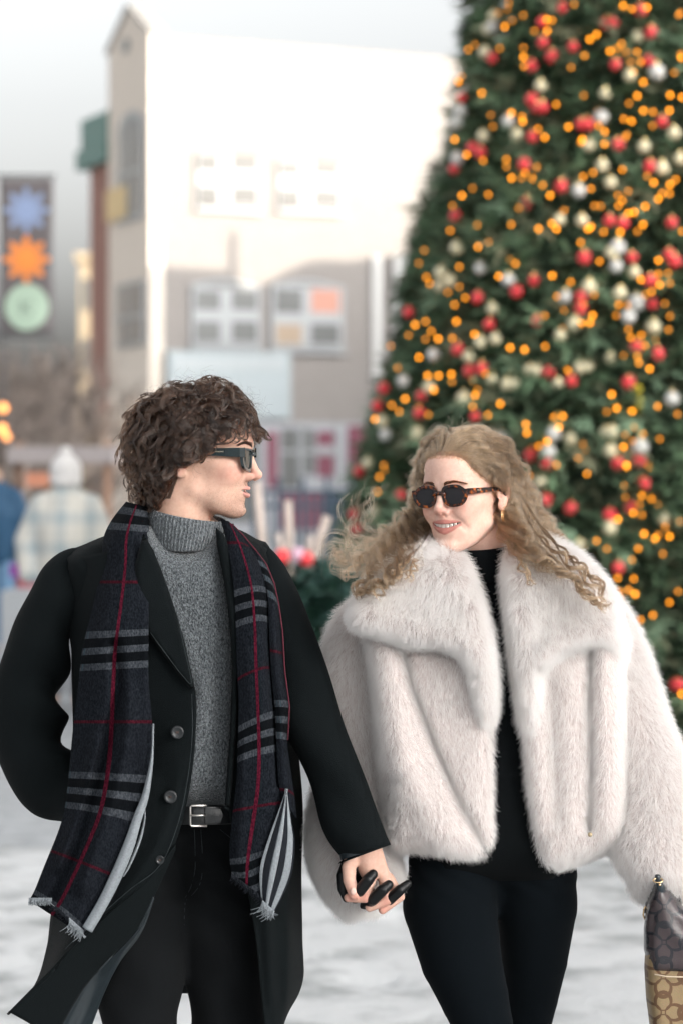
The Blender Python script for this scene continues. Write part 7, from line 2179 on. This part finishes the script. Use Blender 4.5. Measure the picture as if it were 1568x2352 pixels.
# separate ringlets lying on the collar
def ringlet(path, n, wave, wl, seed, sp=3.2):
    p2 = [(x + 5, y + 2, d) for x, y, d in path]
    return lock_bundle([path, p2], n, 34, sp, wave, wl, seed, max(30, n // 3), .06, .9)
for k_, (pth, n_, wv_, wl_) in enumerate([
    ([(1165, 1150, -.01), (1178, 1215, -.06), (1222, 1268, -.15), (1270, 1300, -.195), (1320, 1335, -.20), (1352, 1372, -.195), (1402, 1390, -.19)], 240, 9, 58),
    ([(1170, 1150, .0), (1200, 1220, -.06), (1255, 1270, -.15), (1300, 1315, -.20), (1338, 1350, -.20), (1355, 1380, -.195), (1392, 1394, -.19)], 220, 9, 52),
    ([(1172, 1200, -.04), (1182, 1240, -.10), (1212, 1276, -.18), (1252, 1284, -.195), (1290, 1310, -.20), (1330, 1334, -.20)], 170, 7, 52),
    ([(1190, 1130, .03), (1240, 1210, -.02), (1290, 1265, -.10), (1335, 1305, -.16), (1372, 1340, -.18), (1388, 1378, -.18)], 240, 8, 56),
    ([(1185, 1140, .02), (1222, 1215, -.05), (1268, 1262, -.13), (1308, 1296, -.18), (1345, 1330, -.19), (1362, 1362, -.19)], 220, 9, 50),
    ([(1168, 1190, -.03), (1176, 1240, -.09), (1192, 1285, -.17), (1206, 1318, -.20), (1226, 1340, -.20)], 150, 7, 46),
    ([(975, 1200, .03), (945, 1250, -.05), (905, 1290, -.14), (880, 1330, -.185), (840, 1350, -.17), (812, 1370, -.15)], 260, 10, 46),
    ([(985, 1215, .0), (955, 1262, -.09), (925, 1290, -.16), (908, 1322, -.19), (896, 1308, -.19)], 190, 9, 44),
    ([(970, 1195, .04), (915, 1245, -.02), (865, 1285, -.09), (838, 1325, -.14), (815, 1355, -.14), (830, 1370, -.15)], 260, 10, 48),
    ([(978, 1210, .02), (940, 1268, -.08), (908, 1312, -.16), (880, 1340, -.185), (858, 1372, -.18)], 220, 9, 44),
    ([(965, 1190, .05), (905, 1235, .0), (850, 1270, -.05), (815, 1300, -.08), (790, 1335, -.09)], 200, 9, 46),
    ([(990, 1222, -.01), (970, 1262, -.08), (945, 1296, -.16), (925, 1330, -.19)], 150, 8, 40)]):
    B.append(ringlet(pth, n_, wv_, wl_, 11 + k_))
# wind-blown ends at picture left, thin and loose
wind = [
    [(965, 1170, .05), (920, 1200, .04), (880, 1215, .03), (850, 1190, .02), (868, 1150, .02), (880, 1110, .03), (895, 1090, .03)],
    [(965, 1180, .05), (900, 1220, .03), (845, 1240, .02), (815, 1215, .01), (805, 1180, .01), (815, 1150, .01), (830, 1135, .02)],
    [(965, 1190, .05), (890, 1235, .03), (830, 1262, .01), (790, 1262, .0), (765, 1250, .0), (752, 1262, .0), (748, 1280, .0)],
    [(965, 1205, .04), (895, 1255, .01), (840, 1290, -.02), (800, 1300, -.02), (780, 1285, -.02), (770, 1300, -.02), (785, 1330, -.02)]]
B.append(lock_bundle(wind, 200, KH, 16, 11, 70, 21, 16))
B.append(lock_bundle([wind[2], wind[3]], 260, KH, 14, 9, 50, 22, 18))
B = [b if b.shape[1] == KH else np.stack([np.stack([np.interp(np.linspace(0, 1, KH), np.linspace(0, 1, b.shape[1]), b[i, :, c]) for c in range(3)], -1) for i in range(len(b))]) for b in B]
# fly-away hairs
NF = 900
def wom_region(V, n_):
    x, y, z = V[:, 0], np.abs(V[:, 1]), V[:, 2]
    line = np.interp(x, [-100, -30, -10, 4, 30, 60, 80, 95, 110], [-60, -60, 0, 34, 32, 40, 58, 81, 88])
    return (z > line).astype(float)
ri, rn = sample_region(wv, wf, wom_region, NF)
fl = ((ri - cen) * rn).sum(1) < 0; rn[fl] *= -1
tK = np.linspace(0, 1, KH)
dd = rn * .8 + rng.normal(0, .6, rn.shape); dd[:, 2] += .2; dd /= np.linalg.norm(dd, axis=1)[:, None]
uu, vv_ = frame_of(dd)
fp = ri[:, None] + dd[:, None] * (tK[None] * (18 + 36 * rng.random(NF) ** 1.4)[:, None])[..., None]
fp[..., 2] -= (18 * rng.random((NF, 1))) * (tK ** 2)[None]
aa = tK[None] * (.6 + 1.3 * rng.random((NF, 1))) * 6.28 + rng.random((NF, 1)) * 6.28
rr_ = (9 * rng.random((NF, 1)) + 2) * tK[None]
fp += uu[:, None] * (rr_ * np.cos(aa))[..., None] + vv_[:, None] * (rr_ * np.sin(aa))[..., None]
B.append(xf(WOM_M, fp.reshape(-1, 3)).reshape(fp.shape)); TONES.append(.25 + .5 * rng.random(len(fp)))
# short combed layer that hides the scalp
NB = 11000
ri, rn = sample_region(wv, wf, wom_region, NB)
fl = ((ri - cen) * rn).sum(1) < 0; rn[fl] *= -1
flow = np.stack([-np.ones(NB) * .9, np.sign(ri[:, 1] + 1e-3) * .8 * np.clip(np.abs(ri[:, 1]) / 30 + .3, 0, 1), -.2 - .6 * np.clip(np.abs(ri[:, 1]) / 70, 0, 1)], -1) + rng.normal(0, .16, (NB, 3))
flow -= rn * (flow * rn).sum(1)[:, None]; flow /= np.linalg.norm(flow, axis=1)[:, None] + 1e-6
fp = np.zeros((NB, KH, 3)); fp[:, 0] = ri - rn
Lb = 45 + 30 * rng.random(NB)
lift_ = 3 + 7 * rng.random(NB)
pcur = ri.copy(); dcur = flow.copy()
for k in range(1, KH):
    pcur = pcur + dcur * (Lb / KH)[:, None]
    cc = np.array([13, 0, 40.0]); q = (pcur - cc) / np.array([96, 75, 90.0]); l = np.linalg.norm(q, axis=1)[:, None]
    nn_ = q / np.array([96, 75, 90.0]); nn_ /= np.linalg.norm(nn_, axis=1)[:, None]
    dcur = dcur - nn_ * (dcur * nn_).sum(1)[:, None]; dcur /= np.linalg.norm(dcur, axis=1)[:, None] + 1e-6
    fp[:, k] = pcur + nn_ * (lift_ * np.sin(np.pi * min(1, .15 + k / KH * .8)))[:, None]
B.append(xf(WOM_M, fp.reshape(-1, 3)).reshape(fp.shape)); TONES.append(.25 + .5 * rng.random(len(fp)))
# baby hairs along the hairline
NH = 900
ri, rn = sample_region(wv, wf, lambda V, n_: wom_region(V + np.array([0, 0, 9.0]), n_) * (1 - wom_region(V - np.array([0, 0, 2.0]), n_)) * (V[:, 0] > 25), NH)
fl = ((ri - cen) * rn).sum(1) < 0; rn[fl] *= -1
dd = np.stack([-.55 + 0 * ri[:, 0], np.sign(ri[:, 1]) * .35, .75 + 0 * ri[:, 0]], -1) + rng.normal(0, .28, (NH, 3)) + rn * .25
dd /= np.linalg.norm(dd, axis=1)[:, None]
fp = ri[:, None] + dd[:, None] * (tK[None] * (10 + 22 * rng.random(NH))[:, None])[..., None] + rn[:, None] * (2.5 * np.sin(tK * 3.0))[None, :, None]
B.append(xf(WOM_M, fp.reshape(-1, 3)).reshape(fp.shape)); TONES.append(.25 + .5 * rng.random(len(fp)))
WS = np.concatenate(B)
wr = np.tile(np.linspace(.00013, .00007, KH), (len(WS), 1))
hair2 = strands('hair', WS, 0, 0, wh, wom, wr, np.concatenate(TONES))
tag(hair2, 'long wavy dark blond hair blowing to one side')
ins = wom_region(wv, None) > 0
wc2 = np.array(wc); wc2[ins] = wc2[ins] * .3 + np.array((0.10, 0.062, 0.04)) * .7
ca = wbody.data.color_attributes['col']
allc = np.empty(len(wbody.data.vertices) * 4, np.float32); ca.data.foreach_get('color', allc); allc = allc.reshape(-1, 4)
allc[:len(wv), :3] = wc2; ca.data.foreach_set('color', allc.ravel())
bh = hair_mat('brow_hair', .60, .2, .4, .2)
for s in (-1, 1):
    brow(WOM_M, wbody, [(111, s * 11, 28), (109, s * 20, 31), (103, s * 34, 33), (91, s * 50, 29)], 480, bh, 3.2, wv)
